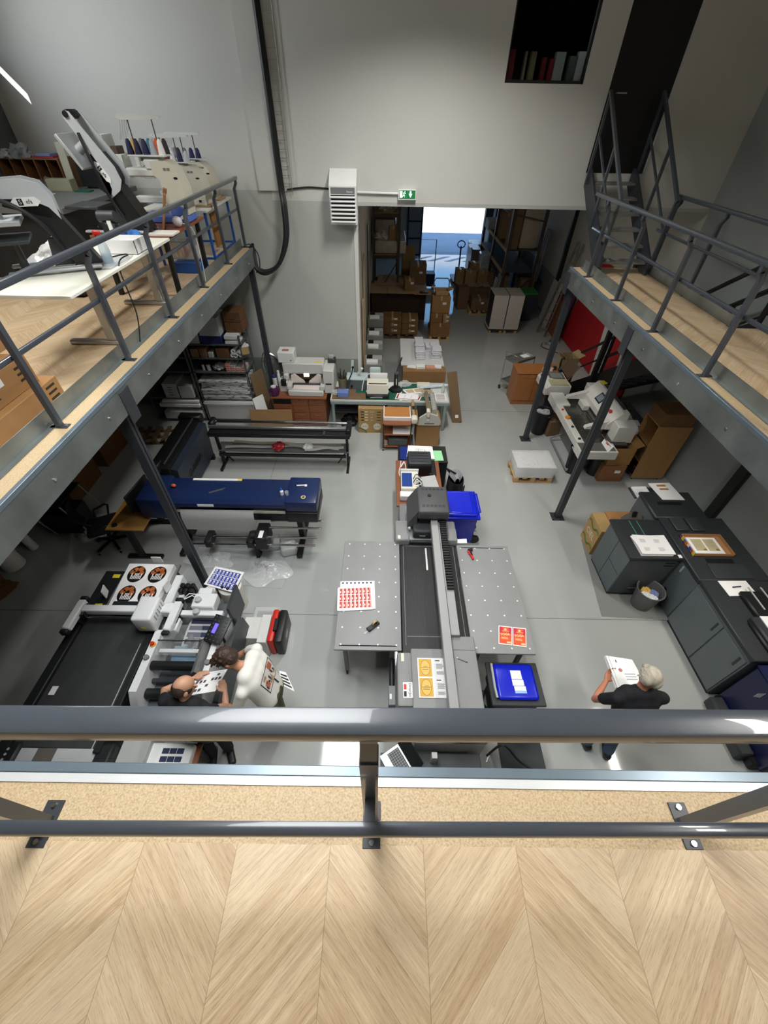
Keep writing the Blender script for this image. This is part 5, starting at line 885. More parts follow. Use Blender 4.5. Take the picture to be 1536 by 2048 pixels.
pd_ = thing('packing_tool', 'black handled packing tool leaning by the tan carton on the orange cabinet', 'tool', (4.52, 10.14, 0.9)); MB().tube([(0, 0, 0.02), (-0.05, 0, 0.2), (-0.04, 0.02, 0.33), (0.02, 0.02, 0.36)], 0.025).build('handle', BLACK, pd_); MB().cyl((0, -0.04, 0.05), (0, 0.06, 0.05), 0.05).build('wheel', mat('navy_tool', '2F3B50', 0.4, 0, 0.05), pd_)
# steel trolley
tr = wthing('steel_trolley', 'stainless two shelf trolley with wheels left of the orange cabinet', 'trolley', (3.5, 11.0, 0))
T0 = ((3.28, 10.95), (3.52, 10.62), (4.1, 11.0), (3.86, 11.33))
for z in (0.22, 0.86): MB().prism([(p[0], p[1]) for p in T0], 'z', z, z + 0.015).build('shelf', ALU, tr); b = MB(); [b.bar((*T0[i], z + 0.03), (*T0[(i + 1) % 4], z + 0.03), 0.012, 0.07) for i in range(4)]; b.build('shelf_rim', ALU, tr)
for p in T0: MB().cyl((*p, 0.1), (*p, 0.9), 0.014, n=8).build('leg', CHROME, tr); MB().cyl((p[0] - 0.02, p[1], 0.055), (p[0] + 0.02, p[1], 0.055), 0.055).build('wheel', BLACK, tr)
MB().tube([(*T0[0], 0.9), (T0[0][0] - 0.02, T0[0][1], 1.06), (T0[1][0] - 0.02, T0[1][1], 1.06), (*T0[1], 0.9)], 0.014).build('handle', CHROME, tr)
sheet('white paper lying on the far end of the steel trolley', [(3.8, 11.0), (4.0, 11.1), (3.9, 11.25), (3.72, 11.15)], 0.876, 0.004)
# bins, wrapped pallet
for lab, c in (('black waste basket with clear bag beside the far column of the right balcony', (3.82, 8.72, 0)), ('black waste basket full of white offcuts at the near corner of the guillotine', (4.2, 7.2, 0)), ('black waste basket half hidden behind the near column', (4.66, 7.15, 0))): waste_basket(lab, c, 0.16, 0.2, 0.6, BLACK)
crumple('clear bag liner bulging in the black waste basket by the far column', (3.82, 8.72, 0.53), 0.17, mat('clear_bag', 'CFCBD0', 0.15, 0, 0.25, 14, alpha=0.8), 'bag_liner', 'bag', 0.5); crumple('heap of white offcuts in the waste basket at the guillotine corner', (4.2, 7.2, 0.53), 0.17, mat('lilac_paper', 'D8D3DA', 0.5, 0, 0.1, 14), 'paper_offcuts', 'waste paper', 0.5)
carton('brown carton on the floor between the waste basket and the guillotine', (4.15, 8.85, 0), (0.45, 0.6, 0.4), 0.2, CARDD, tape=False)
pallet('small wooden pallet under the film wrapped stack in front of the guillotine', (3.2, 7.05, 0), (0.82, 0.6), 0.0)
ps = wthing('wrapped_stack', 'white paper stack wrapped in clear film on the small wooden pallet', 'paper stack', (3.2, 7.05, 0.12))
MB().box(2.81, 3.59, 6.76, 7.34, 0.12, 0.40, 0.02, 2).build('paper', mat('wrapped_white', 'DDDCDA', 0.35, 0, 0.06, 12, 0.3), ps); random.seed(9)
MB().grid(lambda u, v: (2.79 + 0.82 * u, 6.74 + 0.62 * v, 0.408 + 0.012 * random.random()), 24, 18).build('film', mat('wrap_film', 'F2F2F4', 0.12, 0, 0, alpha=0.4), ps, sharp=15)
b = MB()
for y in (6.75, 7.35): b.grid(lambda u, v: (2.79 + 0.82 * u, y + (0.008 * random.random()) * (1 if y > 7 else -1), 0.14 + 0.27 * v), 20, 6)
b.build('film_side', MATS['wrap_film'], ps, sharp=15)
# cartons and bookcase
carton('closed brown carton with white tape mark at the base beside the bookcase', (4.87, 7.05, 0), (0.5, 0.42, 0.42), 0.0, mat('red_cardboard', '8E6040', 0.8, 0, 0.05), tape=False, sticker=1)
carton('open brown carton stacked on the taped carton beside the guillotine', (4.9, 7.08, 0.42), (0.5, 0.42, 0.42), 0.05, mat('mid_cardboard_b', '9C7442', 0.8, 0, 0.05), open_=True)
bcs = wthing('bookcase', 'oak veneer bookcase on castors standing side on against the right wall', 'bookcase', (5.7, 7.15, 0))
box('side_panel', OAKV, 5.36, 6.04, 6.9, 6.92, 0.06, 1.34, 0.002, bcs); box('side_panel', OAKV, 5.36, 6.04, 7.42, 7.44, 0.06, 1.34, 0.002, bcs); box('back_panel', OAKV, 6.02, 6.04, 6.92, 7.42, 0.06, 1.34, 0, bcs)
for z in (0.08, 0.45, 0.85, 1.32): box('shelf', OAKV, 5.38, 6.02, 6.92, 7.42, z, z + 0.02, 0, bcs)
for x in (5.42, 5.98):
    for y in (6.96, 7.38): castor((x, y, -0.02), bcs, 0.025)
oc2 = carton('low brown crate lying on top of the bookcase', (5.7, 7.17, 1.345), (0.62, 0.5, 0.26), 0, mat('crate_brown', '6B4C2E', 0.8, 0, 0.1), tape=False)
carton('small dark box on the middle shelf of the bookcase', (5.6, 7.17, 0.47), (0.4, 0.4, 0.3), 0, CARDD, tape=False); crumple('dark bag on the lowest shelf of the bookcase', (5.45, 7.15, 0.12), 0.18, BLACK, 'dark_bag', 'bag')
# ================================================================== production printers on the right
PK = mat('printer_dark', '2E3134', 0.45, 0, 0.06, 30); PG = mat('printer_grey', '5D6567', 0.5, 0, 0.03); NV = mat('printer_navy', '171D45', 0.35, 0, 0.05)
pf = wthing('print_finisher', 'dark grey printing unit jutting into the hall with green lines on its top', 'printer', (4.1, 4.3, 0))
box('body', PG, 3.72, 4.5, 3.92, 4.68, 0.05, 0.95, 0.01, pf); tpk = MB().box(3.69, 4.52, 3.88, 4.70, 0.95, 1.0, 0.015, 2).build('top', PK, pf); box('base', BLACK, 3.74, 4.48, 3.94, 4.66, 0.0, 0.05, 0, pf)
box('near_panel', mat('panel_dark', '464B4E', 0.5, 0, 0.04), 3.74, 4.5, 3.912, 3.92, 0.06, 0.9, 0.004, pf); box('left_panel_gap', INK, 3.717, 3.72, 4.3, 4.306, 0.08, 0.93, 0, pf); box('left_panel_gap', INK, 3.717, 3.72, 3.95, 4.3, 0.5, 0.506, 0, pf)
for z in (0.84, 0.78): box('grille', BLACK, 4.3, 4.44, 3.908, 3.913, z, z + 0.025, 0, pf)
box('handle', MGREY, 4.0, 4.12, 3.905, 3.913, 0.2, 0.215, 0, pf)
GL = mat('green_line', '3E8F72', 0.4, 0, 0)
for x in (3.98, 4.1): box('green_line', GL, x, x + 0.012, 4.33, 4.66, 1.0, 1.0015, 0, tpk)
box('white_sticker', PAPER, 4.42, 4.5, 3.9, 3.96, 1.0, 1.002, 0, tpk)
random.seed(11)
sheet('thick stack of printed white sheets on the unit with green lines', [(3.86, 3.93), (4.34, 3.93), (4.33, 4.29), (3.86, 4.31)], 1.001, 0.05, [(GREYI, lines(0.15, 0.6, 0.35, 0.8, 5) + lines(0.6, 0.6, 0.8, 0.8, 5) + lines(0.15, 0.15, 0.35, 0.35, 5) + lines(0.6, 0.15, 0.8, 0.35, 5))], jag=4, name='sheet_stack', cat='paper stack')
pm = wthing('production_printer', 'long dark production printer with grey doors along the right wall', 'printer', (4.95, 3.3, 0))
box('body', PG, 4.49, 5.45, 2.3, 3.46, 0.06, 0.98, 0.008, pm); box('top', PK, 4.47, 5.5, 2.28, 3.47, 0.98, 1.05, 0.012, pm); box('base', BLACK, 4.51, 5.43, 2.32, 3.44, 0, 0.06, 0, pm)
for y0, y1 in ((2.32, 2.78), (2.80, 3.44)): d_ = box('door', mat('door_grey', '646C6E', 0.5, 0, 0.03), 4.475, 4.49, y0, y1, 0.08, 0.93, 0.004, pm); box('door_handle', DGREY, 4.47, 4.476, y0 + 0.06, y0 + 0.09, 0.72, 0.9, 0.002, d_)
pj = box('middle_unit', mat('unit_grey', '5A6264', 0.45, 0, 0.03), 4.5, 5.4, 3.47, 3.92, 0.05, 0.95, 0.015, pm); box('middle_top', PK, 4.47, 5.5, 3.47, 4.72, 0.96, 1.04, 0.012, pm); box('unit_handle', LGREY, 4.494, 4.5, 3.8, 3.83, 0.78, 0.9, 0, pj); box('unit_slot', BLACK, 4.494, 4.5, 3.78, 3.84, 0.3, 0.36, 0, pj)
box('paper_slot', BLACK, 4.75, 5.15, 3.78, 3.86, 1.04, 1.043, 0, pm); box('panel_step', DGREY, 4.72, 5.25, 3.5, 3.76, 1.04, 1.055, 0.006, pm)
box('feeder', BLACK, 4.85, 5.45, 2.85, 3.25, 1.05, 1.12, 0.02, pm); box('scanner_lid', PK, 4.72, 5.5, 2.3, 2.84, 1.05, 1.15, 0.02, pm); box('scanner_edge', BLACK, 4.7, 4.85, 2.35, 2.8, 1.05, 1.1, 0.02, pm)
for x in (4.98, 5.15): box('feed_guide', LGREY, x, x + 0.02, 2.95, 3.3, 1.12, 1.128, 0, pm)
pe = wthing('paper_feeder', 'dark paper feeder at the far end of the production printer row', 'printer', (4.85, 5.0, 0))
box('body', PG, 4.45, 5.25, 4.72, 5.32, 0.05, 0.98, 0.01, pe); box('top', PK, 4.42, 5.28, 4.70, 5.34, 0.98, 1.05, 0.02, pe); box('top_slot', BLACK, 4.6, 5.0, 5.0, 5.07, 1.05, 1.053, 0, pe); box('base', BLACK, 4.47, 5.23, 4.74, 5.3, 0, 0.05, 0, pe); box('exit_tray', PK, 4.42, 4.9, 5.34, 5.62, 0.86, 0.9, 0.01, pe)
for k in range(2): box('paper_guide', DGREY, 4.6 + k * 0.25, 4.8 + k * 0.25, 4.4, 4.68, 1.05, 1.08, 0.01, pe)
dn = wthing('navy_paper_unit', 'navy blue paper unit at the near end of the printer row cut by the handrail', 'printer', (4.95, 1.95, 0))
box('body', NV, 4.56, 5.4, 1.35, 2.26, 0.1, 0.96, 0.02, dn); box('top', NV, 4.55, 5.41, 1.34, 2.27, 0.96, 0.985, 0.01, dn); box('base', BLACK, 4.5, 5.38, 1.4, 2.24, 0, 0.16, 0.02, dn); box('base_step', DGREY, 4.38, 4.56, 1.5, 2.2, 0.02, 0.2, 0.02, dn)
for k in range(4): box('badge_line', LGREY, 4.553, 4.56, 1.98 + k * 0.012, 1.986 + k * 0.012, 0.72 - 0.02 * k, 0.84 - 0.03 * k, 0, dn)
# papers on the printers
q = xy((1282, 962), (1322, 960), (1350, 1003), (1321, 1003), z=1.0)
GRD = NG('print_gradient', 0.6); GRD.color(GRD.mix(GRD.noise(GRD.tc.outputs['Object'], 22.0, 2.0), '3A1E4A', 'E0A24A'))
sheet('white printed sheet hanging on the far end of the paper feeder', [(4.45, 5.3), (4.72, 5.3), (4.72, 5.62), (4.45, 5.6)], 0.9, 0.02, [(GREYI, lines(0.2, 0.2, 0.8, 0.8, 6, .15))])
sheet('proof sheet with two dark colour bars on the far top of the paper feeder', [(4.72, 5.12), (5.1, 5.12), (5.05, 5.56), (4.66, 5.54)], 1.052, 0.006, [(MATS['print_gradient'], [(0.3, 0.78, 0.7, 0.9), (0.3, 0.58, 0.7, 0.68)]), (YST, [(0.7, 0.8, 0.76, 0.9)])])
bl_x = wthing('box_lid', 'shallow cardboard lid with colourful side holding printed sheets on the printer row', 'box lid', (4.88, 4.1, 1.04))
MB().box(4.6, 5.2, 3.9, 4.3, 1.04, 1.05).box(4.6, 4.606, 3.9, 4.3, 1.04, 1.1).box(5.194, 5.2, 3.9, 4.3, 1.04, 1.1).box(4.6, 5.2, 4.294, 4.3, 1.04, 1.1).box(4.6, 5.2, 3.9, 3.906, 1.04, 1.1).build('tray', mat('lid_brown', 'A67C52', 0.8, 0, 0.04), bl_x)
for k, c in enumerate(('E0C23A', 'C8322E', '2F4FA8', 'E8D9C0', 'D96A2A', '2F6FB0', 'E0C23A', '7A2A8A')): box('colour_patch', mat('patch_' + c, c, 0.6, 0, 0), 4.597, 4.6, 3.9 + k * 0.05, 3.95 + k * 0.05, 1.045 + 0.02 * (k % 2), 1.1, 0, bl_x)
sheet('printed sheet with two khaki pages inside the shallow cardboard lid', [(4.64, 3.93), (5.08, 3.93), (5.08, 4.24), (4.64, 4.24)], 1.052, 0.03, [(mat('khaki_ink', 'B9AE8C', 0.7, 0, 0.03), [(0.1, 0.15, 0.47, 0.9), (0.52, 0.15, 0.9, 0.9)]), (BRN, [(0.35, 0.18, 0.45, 0.28), (0.77, 0.18, 0.88, 0.28)]), (mat('khaki_dark', '9C9272', 0.7, 0, 0), lines(0.14, 0.4, 0.43, 0.85, 6, .2) + lines(0.56, 0.4, 0.86, 0.85, 6, .2))])
sheet('white sheet with a dark pen on the middle of the production printer', [(4.72, 3.2), (5.12, 3.22), (5.1, 3.46), (4.7, 3.45)], 1.052, 0.004)
o = MB().cyl((-0.06, 0, 0), (0.06, 0.015, 0), 0.009, n=8).build('pen', NAVI); o.location = (4.9, 3.34, 1.066); tag(o, 'dark pen lying on the white sheet of the production printer', 'pen')
sheet('large white sheet on the scanner lid at the right edge of the picture', [(4.82, 2.42), (5.4, 2.42), (5.4, 2.83), (4.82, 2.83)], 1.151, 0.012)
gb2 = waste_basket('grey metal waste basket with papers in front of the production printer', (4.22, 3.75, 0), 0.15, 0.2, 0.4, mat('basket_grey', '6F6E6C', 0.5, 0.2, 0.04))
for k, (x, y, m, lb) in enumerate([(4.2, 3.8, mat('ochre_wrap', 'D9B45A', 0.6, 0, 0.05), 'ochre wrapper in the grey waste basket'), (4.3, 3.74, mat('blue_wrap', '7A86B8', 0.6, 0, 0.05), 'blue scrap in the grey waste basket'), (4.16, 3.72, PAPER, 'white scrap at the left in the grey waste basket'), (4.25, 3.66, PAPER, 'white scrap at the front in the grey waste basket')]): crumple(lb, (x, y, 0.3), 0.07, m, 'scrap', 'waste paper', 0.5)
ma = MB().prism([(3.5, 3.5), (4.42, 3.46), (4.42, 3.9), (4.05, 5.7), (3.72, 5.12)], 'z', 0.0, 0.004).build('floor_mat', mat('floor_mat', 'B9BBB6', 0.3, 0, 0.02, alpha=0.35)); tag(ma, 'clear floor mat under the unit with green lines', 'mat')
cq = carton('open white and brown carton standing between the printer unit and the feeder', (4.2, 5.02, 0), (0.46, 0.5, 0.62), 0, mat('light_brown_carton', 'A97A4C', 0.8, 0, 0.05), open_=False, tape=False)
kx = wthing('tall_printed_box', 'tall tan carton with green marks and pale writing beside the printer unit', 'box', (3.85, 5.0, 0)); box('body', mat('tan_print_box', 'B0905C', 0.8, 0, 0.05), 3.74, 3.97, 4.78, 5.25, 0, 0.6, 0.004, kx)
for z in (0.12, 0.48): MB().tube([(3.738, 4.8 + t * 0.045, z + 0.04 * math.sin(t)) for t in range(10)], 0.014).build('green_mark', mat('mark_green', '4F6B34', 0.6, 0, 0), kx)
text('lettering', 'CIEL', 0.16, mat('pale_print', 'D9CFB8', 0.7, 0, 0), kx, Matrix.Translation((3.738, 5.02, 0.3)) @ R3(0, 0, -PI / 2) @ R3(PI / 2, 0, 0))
fan = MB().grid(lambda u, v: (0.2 * (2 * u - 1) * (0.75 + 0.25 * v), 0.02 * v, 0.3 * v * (1 - 0.35 * (2 * u - 1) ** 2)), 10, 8, 0.015).build('mesh_panel', mat('mesh_grey', '8E8A84', 0.7, 0, 0.3, 120)); fan.location = (4.25, 4.86, 0.62); fan.rotation_euler.x = -0.3; tag(fan, 'rounded grey mesh panel with a black clip leaning on the brown carton', 'panel'); MB().cbox((0, -0.01, 0.27), (0.06, 0.03, 0.1)).build('clip', BLACK, fan)
o = box('wall_post', mat('wall_post_black', '1B1C1D', 0.5, 0, 0.05), -0.05, 0.05, -0.09, 0.09, 0, 3.4); o.location = (6.14, 5.5, 0); tag(o, 'black steel post against the right wall behind the printers', 'column')
# ================================================================== green work table and benches, centre back
gt_ = wthing('green_work_table', 'long work table with green cutting mats and grey steel frame', 'table', (0.12, 9.2, 0))
box('table_top', mat('white_top', 'C9CAC4', 0.5, 0, 0.04), -1.28, 1.52, 8.68, 9.62, 0.76, 0.8, 0.004, gt_); box('front_apron', mat('frame_teal', '8FA0A0', 0.4, 0.2, 0.04), -1.27, 1.51, 8.67, 8.71, 0.70, 0.77, 0, gt_)
for x in (-1.22, 0.1, 1.44):
    for y in (8.72, 9.56): box('leg', MATS['frame_teal'], x - 0.03, x + 0.03, y - 0.03, y + 0.03, 0, 0.76, 0, gt_)
box('lower_shelf', DGREY, -1.2, 0.1, 8.8, 9.5, 0.4, 0.43, 0, gt_)
GM = mat('cutting_mat', '1F5A45', 0.6, 0, 0.05)
tag(box('cutting_mat', GM, -0.95, 0.35, 8.72, 9.4, 0.80, 0.804), 'large green cutting mat on the left half of the work table', 'mat'); tag(box('cutting_mat', GM, 0.42, 1.12, 8.72, 9.55, 0.80, 0.804), 'second green cutting mat on the right half of the work table', 'mat')
tag(MB().box(-1.24, -0.45, 8.72, 9.0, 0.804, 0.82).box(-1.24, -0.7, 9.0, 9.3, 0.804, 0.815).build('card_sheet', CARDD), 'brown card sheets under the blue tub on the work table', 'card')
pot = thing('metal_pot', 'brass coloured pot full of tools behind the blue tub on the work table', 'pot', (-1.0, 9.02, 0.82)); MB().lathe([(0.09, 0.1), (0.11, 0.38), (0.1, 0.38), (0.08, 0.12)], cap=False).build('pot', mat('brass_grey', '8E8468', 0.35, 0.6, 0.1), pot)
for k in range(6): a = k * 1.05; MB().cyl((0.05 * math.cos(a), 0.05 * math.sin(a), 0.15), (0.09 * math.cos(a), 0.09 * math.sin(a), 0.5 + 0.03 * (k % 3)), 0.012, n=8).build('tool_handle', STEELD, pot)
MB().tube([(0.1, 0, 0.2), (0.22, 0.05, 0.45), (0.25, 0.06, 0.58)], 0.014).build('lever', STEELD, pot); MB().ball((0.25, 0.06, 0.6), 0.03).build('lever_knob', BLACK, pot)
o = MB().box(-0.13, 0.13, -0.1, 0.1, 0, 0.13, 0.008).build('blue_tub', mat('tub_blue', '6E86C0', 0.5, 0, 0.04)); o.location = (-0.98, 8.86, 0.82); tag(o, 'pale blue tub at the left front of the work table', 'tub')
crumple('clear plastic bag beside the blue tub on the work table', (-1.17, 8.98, 0.84), 0.1, FILM, 'plastic_bag', 'bag')
se = wthing('heat_sealer', 'dark grey box machine with white arm on the back of the work table', 'machine', (-0.7, 9.4, 0.8)); box('body', mat('sealer_grey', '5E676C', 0.5, 0, 0.04), -0.92, -0.42, 9.2, 9.55, 0.8, 1.04, 0.01, se); box('top_plate', mat('pale_teal', 'BCCBCB', 0.4, 0, 0.03), -0.93, -0.41, 9.19, 9.56, 1.04, 1.07, 0.006, se); MB().bar((-0.8, 9.45, 1.07), (-0.78, 9.5, 1.4), 0.06, 0.05).build('upright_arm', MATS['pale_teal'], se); MB().bar((-0.66, 9.4, 1.1), (-0.55, 9.3, 1.3), 0.05, 0.05).build('tilted_arm', WHITE, se); MB().box(-0.38, -0.1, 9.48, 9.6, 0.95, 1.22, 0.05, 2).build('rear_cover', MATS['pale_teal'], se); MB().cyl((-0.8, 9.19, 0.9), (-0.8, 9.17, 0.9), 0.025).build('dial', BLACK, se)
cable('white cable arching over the front of the heat sealer', [(-0.55, 9.1, 0.82), (-0.5, 9.2, 1.05), (-0.35, 9.25, 1.2), (-0.22, 9.2, 1.05), (-0.3, 9.05, 0.84)], 0.012, WHITE)
bm_ = wthing('binding_machine', 'cream binding machine with black base on the middle of the work table', 'machine', (-0.2, 8.98, 0.8)); box('base', BLACK, -0.44, 0.1, 8.76, 9.16, 0.805, 0.88, 0.02, bm_); MB().prism([(8.86, 0.88), (8.9, 1.08), (9.02, 1.12), (9.16, 1.12), (9.16, 0.88)], 'x', -0.42, 0.08).build('body', CREAM, bm_); box('slot', BLACK, -0.38, 0.04, 8.93, 8.96, 1.07, 1.1, 0, bm_); box('upper_bar', WHITE, -0.36, 0.06, 9.18, 9.26, 1.1, 1.22, 0.01, bm_); box('name_strip', LGREY, -0.34, -0.05, 8.755, 8.762, 0.83, 0.85, 0, bm_)
for s in (-0.43, 0.09): MB().cyl((s - 0.01, 8.9, 0.92), (s + 0.01, 8.9, 0.92), 0.03).build('side_knob', LGREY, bm_)
ep = thing('eyelet_press', 'black cast eyelet press standing on the green cutting mat', 'press', (0.27, 9.2, 0.804)); MB().lathe([(0.17, 0), (0.16, 0.05), (0.09, 0.08)], n=6).build('base', BLACK, ep); MB().tube([(0, 0.03, 0.05), (0.0, 0.06, 0.25), (0.0, 0.02, 0.42), (0, -0.02, 0.45)], [0.06, 0.05, 0.05, 0.04], 12).build('column', BLACK, ep); MB().cyl((0, -0.02, 0.15), (0, -0.02, 0.32), 0.02).build('plunger', CHROME, ep); MB().tube([(0, 0.0, 0.45), (0.06, 0.1, 0.6), (0.12, 0.22, 0.72)], 0.018).build('lever', BLACK, ep)
for lab, q, pr_ in (('white sheet with two tan pictures on the work table', [(0.55, 9.0), (0.98, 9.08), (0.93, 9.35), (0.42, 9.22)], [(mat('tan_ink', 'C2AA88', 0.7, 0, 0.05), [(0.1, 0.2, 0.47, 0.85), (0.53, 0.2, 0.9, 0.85)])]), ('white sheets with dark red border at the front of the work table', [(0.24, 8.76), (0.82, 8.7), (0.92, 9.0), (0.3, 9.04)], [(mat('maroon_ink', '9A2A34', 0.7, 0, 0.03), [(0.04, 0.1, 0.96, 0.9)]), (PAPER, [(0.1, 0.16, 0.9, 0.98)]), (INK, [(0.34, 0.3, 0.35, 0.7), (0.6, 0.3, 0.61, 0.7)])]), ('label sheet with dark stripes at the right end of the work table', [(1.2, 8.74), (1.46, 8.74), (1.46, 9.05), (1.2, 9.05)], [(mat('mauve_ink', '8A7078', 0.7, 0, 0), [(0.1, 0.08 + 0.13 * k, 0.9, 0.15 + 0.13 * k) for k in range(7)])]), ('small white sheet at the back of the work table beside the binding machine', [(0.05, 9.25), (0.2, 9.25), (0.2, 9.58), (0.05, 9.58)], [])): sheet(lab, q, 0.807, 0.006, pr_, jag=1)
o = MB().box(-0.16, 0.16, -0.09, 0.09, 0, 0.07, 0.01).build('white_case', CREAM); o.location = (0.95, 9.42, 0.804); tag(o, 'small cream device on the green mat at the right end of the work table', 'device')
o = MB().cyl((-0.35, -0.03, 0.035), (0.35, 0.1, 0.05), 0.035, n=12).build('rolled_paper', mat('blue_white_roll', 'C9D4DE', 0.5, 0, 0.1)); o.location = (1.2, 9.3, 0.804); tag(o, 'pale rolled paper lying across the right end of the work table', 'roll')
bt_ = thing('glass_bottle', 'clear bottle standing on the right end of the work table', 'bottle', (1.4, 9.12, 0.804)); MB().lathe([(0.04, 0), (0.042, 0.15), (0.015, 0.2), (0.015, 0.25)]).build('body', mat('clear_green', 'CFE0D6', 0.05, 0, 0, alpha=0.45), bt_); MB().cyl((0, 0, 0.25), (0, 0, 0.27), 0.018).build('cap', MGREY, bt_)
crumple('tangle of clear tube on the back of the work table', (0.5, 9.5, 0.82), 0.14, FILM, 'clear_tubing', 'tube', 0.4); tag(box('tan_board', CARDL, 0.88, 1.15, 9.1, 9.22, 0.806, 0.825), 'thin tan board beside the clear bottle on the work table', 'board')
# boxes and carts in front of it
sbx = wthing('printed_carton', 'big flat carton with brush sizes and two pale circles under the work table', 'box', (-0.32, 8.6, 0))
box('body', mat('tan_print', 'A98A58', 0.8, 0, 0.05), -0.62, -0.03, 8.55, 8.72, 0, 0.66, 0.003, sbx); CI = mat('pale_circle', 'D9D2C2', 0.7, 0, 0)
for x in (-0.47, -0.17): MB().cyl((x, 8.549, 0.18), (x, 8.547, 0.18), 0.09, n=28).build('pale_circle', CI, sbx); text('lettering', '20 KG', 0.05, CARDD, sbx, Matrix.Translation((x, 8.546, 0.18)) @ R3(PI / 2, 0, 0))
for k, s in enumerate(('200%', '1/0', '4/0', '2/0')): z = 0.58 - k * 0.075; text('lettering', s, 0.05, CI, sbx, Matrix.Translation((-0.3, 8.548, z)) @ R3(PI / 2, 0, 0)); box('black_bar', INK, -0.56, -0.48, 8.547, 8.55, z - 0.012, z + 0.012, 0, sbx); box('white_bar', CI, -0.47, -0.39, 8.547, 8.55, z - 0.012, z + 0.012, 0, sbx); box('brush_mark', INK, -0.18, -0.08, 8.547, 8.55, z - 0.006, z + 0.008, 0, sbx)
text('lettering', 'conq', 0.09, mat('olive_print', '6B6A2E', 0.7, 0, 0), sbx, Matrix.Translation((-0.15, 8.548, 0.05)) @ R3(PI / 2, 0, 0)); MB().tube([(-0.62, 8.548, 0.15), (-0.52, 8.548, 0.12), (-0.44, 8.548, 0.06), (-0.42, 8.548, 0.0)], 0.018, flat=0.2).build('green_stripe', mat('stripe_green', '3F5A2E', 0.7, 0, 0), sbx)
c_ = wthing('wheeled_cart', 'cherry wood cart with shelves of paper in front of the work table', 'cart', (0.3, 8.2, 0))
for z in (0.1, 0.42, 0.68): box('shelf', CHERRY, -0.03, 0.62, 7.82, 8.55, z, z + 0.025, 0.002, c_)
for x in (-0.03, 0.59):
    for y in (7.82, 8.52): box('post', BRN if False else mat('dark_brown_post', '3B2A22', 0.5, 0, 0.05), x, x + 0.03, y, y + 0.03, 0.07, 0.705, 0, c_); castor((x + 0.015, y + 0.015, -0.01), c_, 0.03)
tag(box('white_board', PAPER, 0.2, 0.64, 7.84, 8.4, 0.447, 0.47), 'white board on the middle shelf of the cherry wood cart', 'board'); tag(box('grey_printer', mat('dim_grey', '4F5452', 0.5, 0, 0.05), 0.1, 0.55, 7.85, 8.3, 0.125, 0.3, 0.02), 'grey machine on the lowest shelf of the cherry wood cart', 'machine'); crumple('pale crumpled bag on the lowest shelf of the cherry wood cart', (0.03, 7.9, 0.15), 0.06, mat('pale_bag', 'A79A8A', 0.5, 0, 0.1), 'paper_bag', 'bag', 1.6)
wb_ = wthing('wooden_board_cutter', 'orange wooden cutting board with white edges on top of the cherry wood cart', 'board', (0.25, 8.25, 0.705)); box('board', mat('pine_orange', 'B87C42', 0.5, 0, 0.1, 3, stretch=(1, 10, 1)), 0.0, 0.58, 8.02, 8.5, 0.705, 0.76, 0.003, wb_); box('front_edge', WHITE, -0.02, 0.6, 7.98, 8.02, 0.705, 0.79, 0.004, wb_); box('rail', WHITE, -0.02, 0.0, 8.02, 8.52, 0.705, 0.77, 0, wb_); box('rail', WHITE, 0.58, 0.6, 8.02, 8.52, 0.705, 0.77, 0, wb_)
la = wthing('laminator', 'long cream and grey laminator with rolls on the oak pedestal beside the work table', 'laminator', (1.0, 8.4, 0.6))
for y0, y1 in ((7.95, 8.0), (8.9, 8.95)): MB().prism([(0.76, 0.62), (0.78, 0.8), (0.95, 0.93), (1.18, 0.86), (1.26, 0.72), (1.24, 0.62)], 'y', y0, y1).build('end_cap', mat('cap_cream', 'B9B9AE', 0.45, 0, 0.04), la)
box('bed', mat('lam_yellow', 'C9BE92', 0.4, 0, 0.06), 1.05, 1.22, 8.0, 8.9, 0.64, 0.76, 0.01, la); box('dark_bed', BLACK, 0.78, 1.05, 8.0, 8.9, 0.62, 0.7, 0.01, la); MB().cyl((0.98, 7.98, 0.9), (0.98, 8.95, 0.9), 0.045).build('film_roll', mat('film_brown', '8A7A66', 0.3, 0.2, 0.1), la); MB().cyl((1.12, 8.1, 0.88), (1.12, 8.9, 0.88), 0.06).build('clear_roll', mat('clear_roll', 'BFBFBA', 0.1, 0.3, 0.2, 20), la); box('side_bracket', CREAM, 0.93, 1.0, 7.9, 8.05, 0.85, 1.0, 0.01, la); box('badge', PAPER, 0.95, 1.0, 7.946, 7.95, 0.74, 0.78, 0, la); box('name_strip', INK, 0.9, 1.12, 7.947, 7.95, 0.66, 0.675, 0, la)
op = wthing('oak_pedestal', 'oak veneer pedestal with open side under the laminator', 'cabinet', (1.0, 8.3, 0)); box('body', OAKV, 0.74, 1.28, 8.02, 8.6, 0.0, 0.6, 0.004, op); box('top', OAKV, 0.73, 1.29, 7.98, 8.62, 0.6, 0.62, 0.003, op)
ro = wthing('tube_cutter', 'beige tube cutter with cream end piece on the cherry wood cart', 'cutter', (0.66, 8.2, 0.705)); MB().cyl((0.66, 7.98, 0.8), (0.66, 8.7, 0.8), 0.035).build('tube', mat('tube_beige', 'A98E6A', 0.5, 0, 0.08), ro); box('end_piece', CREAM, 0.6, 0.73, 7.82, 8.0, 0.73, 0.86, 0.02, ro); MB().cyl((0.66, 8.25, 0.8), (0.66, 8.4, 0.8), 0.045).build('chrome_sleeve', CHROME, ro)
lb2 = MB().box(-0.12, 0.12, -0.04, 0.04, 0, 1.25, 0.004).build('long_carton', CARDD); lb2.location = (1.86, 9.1, 0.0); lb2.rotation_euler = (-0.28, -0.22, -0.05); tag(lb2, 'long narrow brown carton leaning against the right end of the work table', 'box'); box('shipping_label', PAPER, -0.03, 0.05, -0.042, -0.04, 0.12, 0.2, 0, lb2)
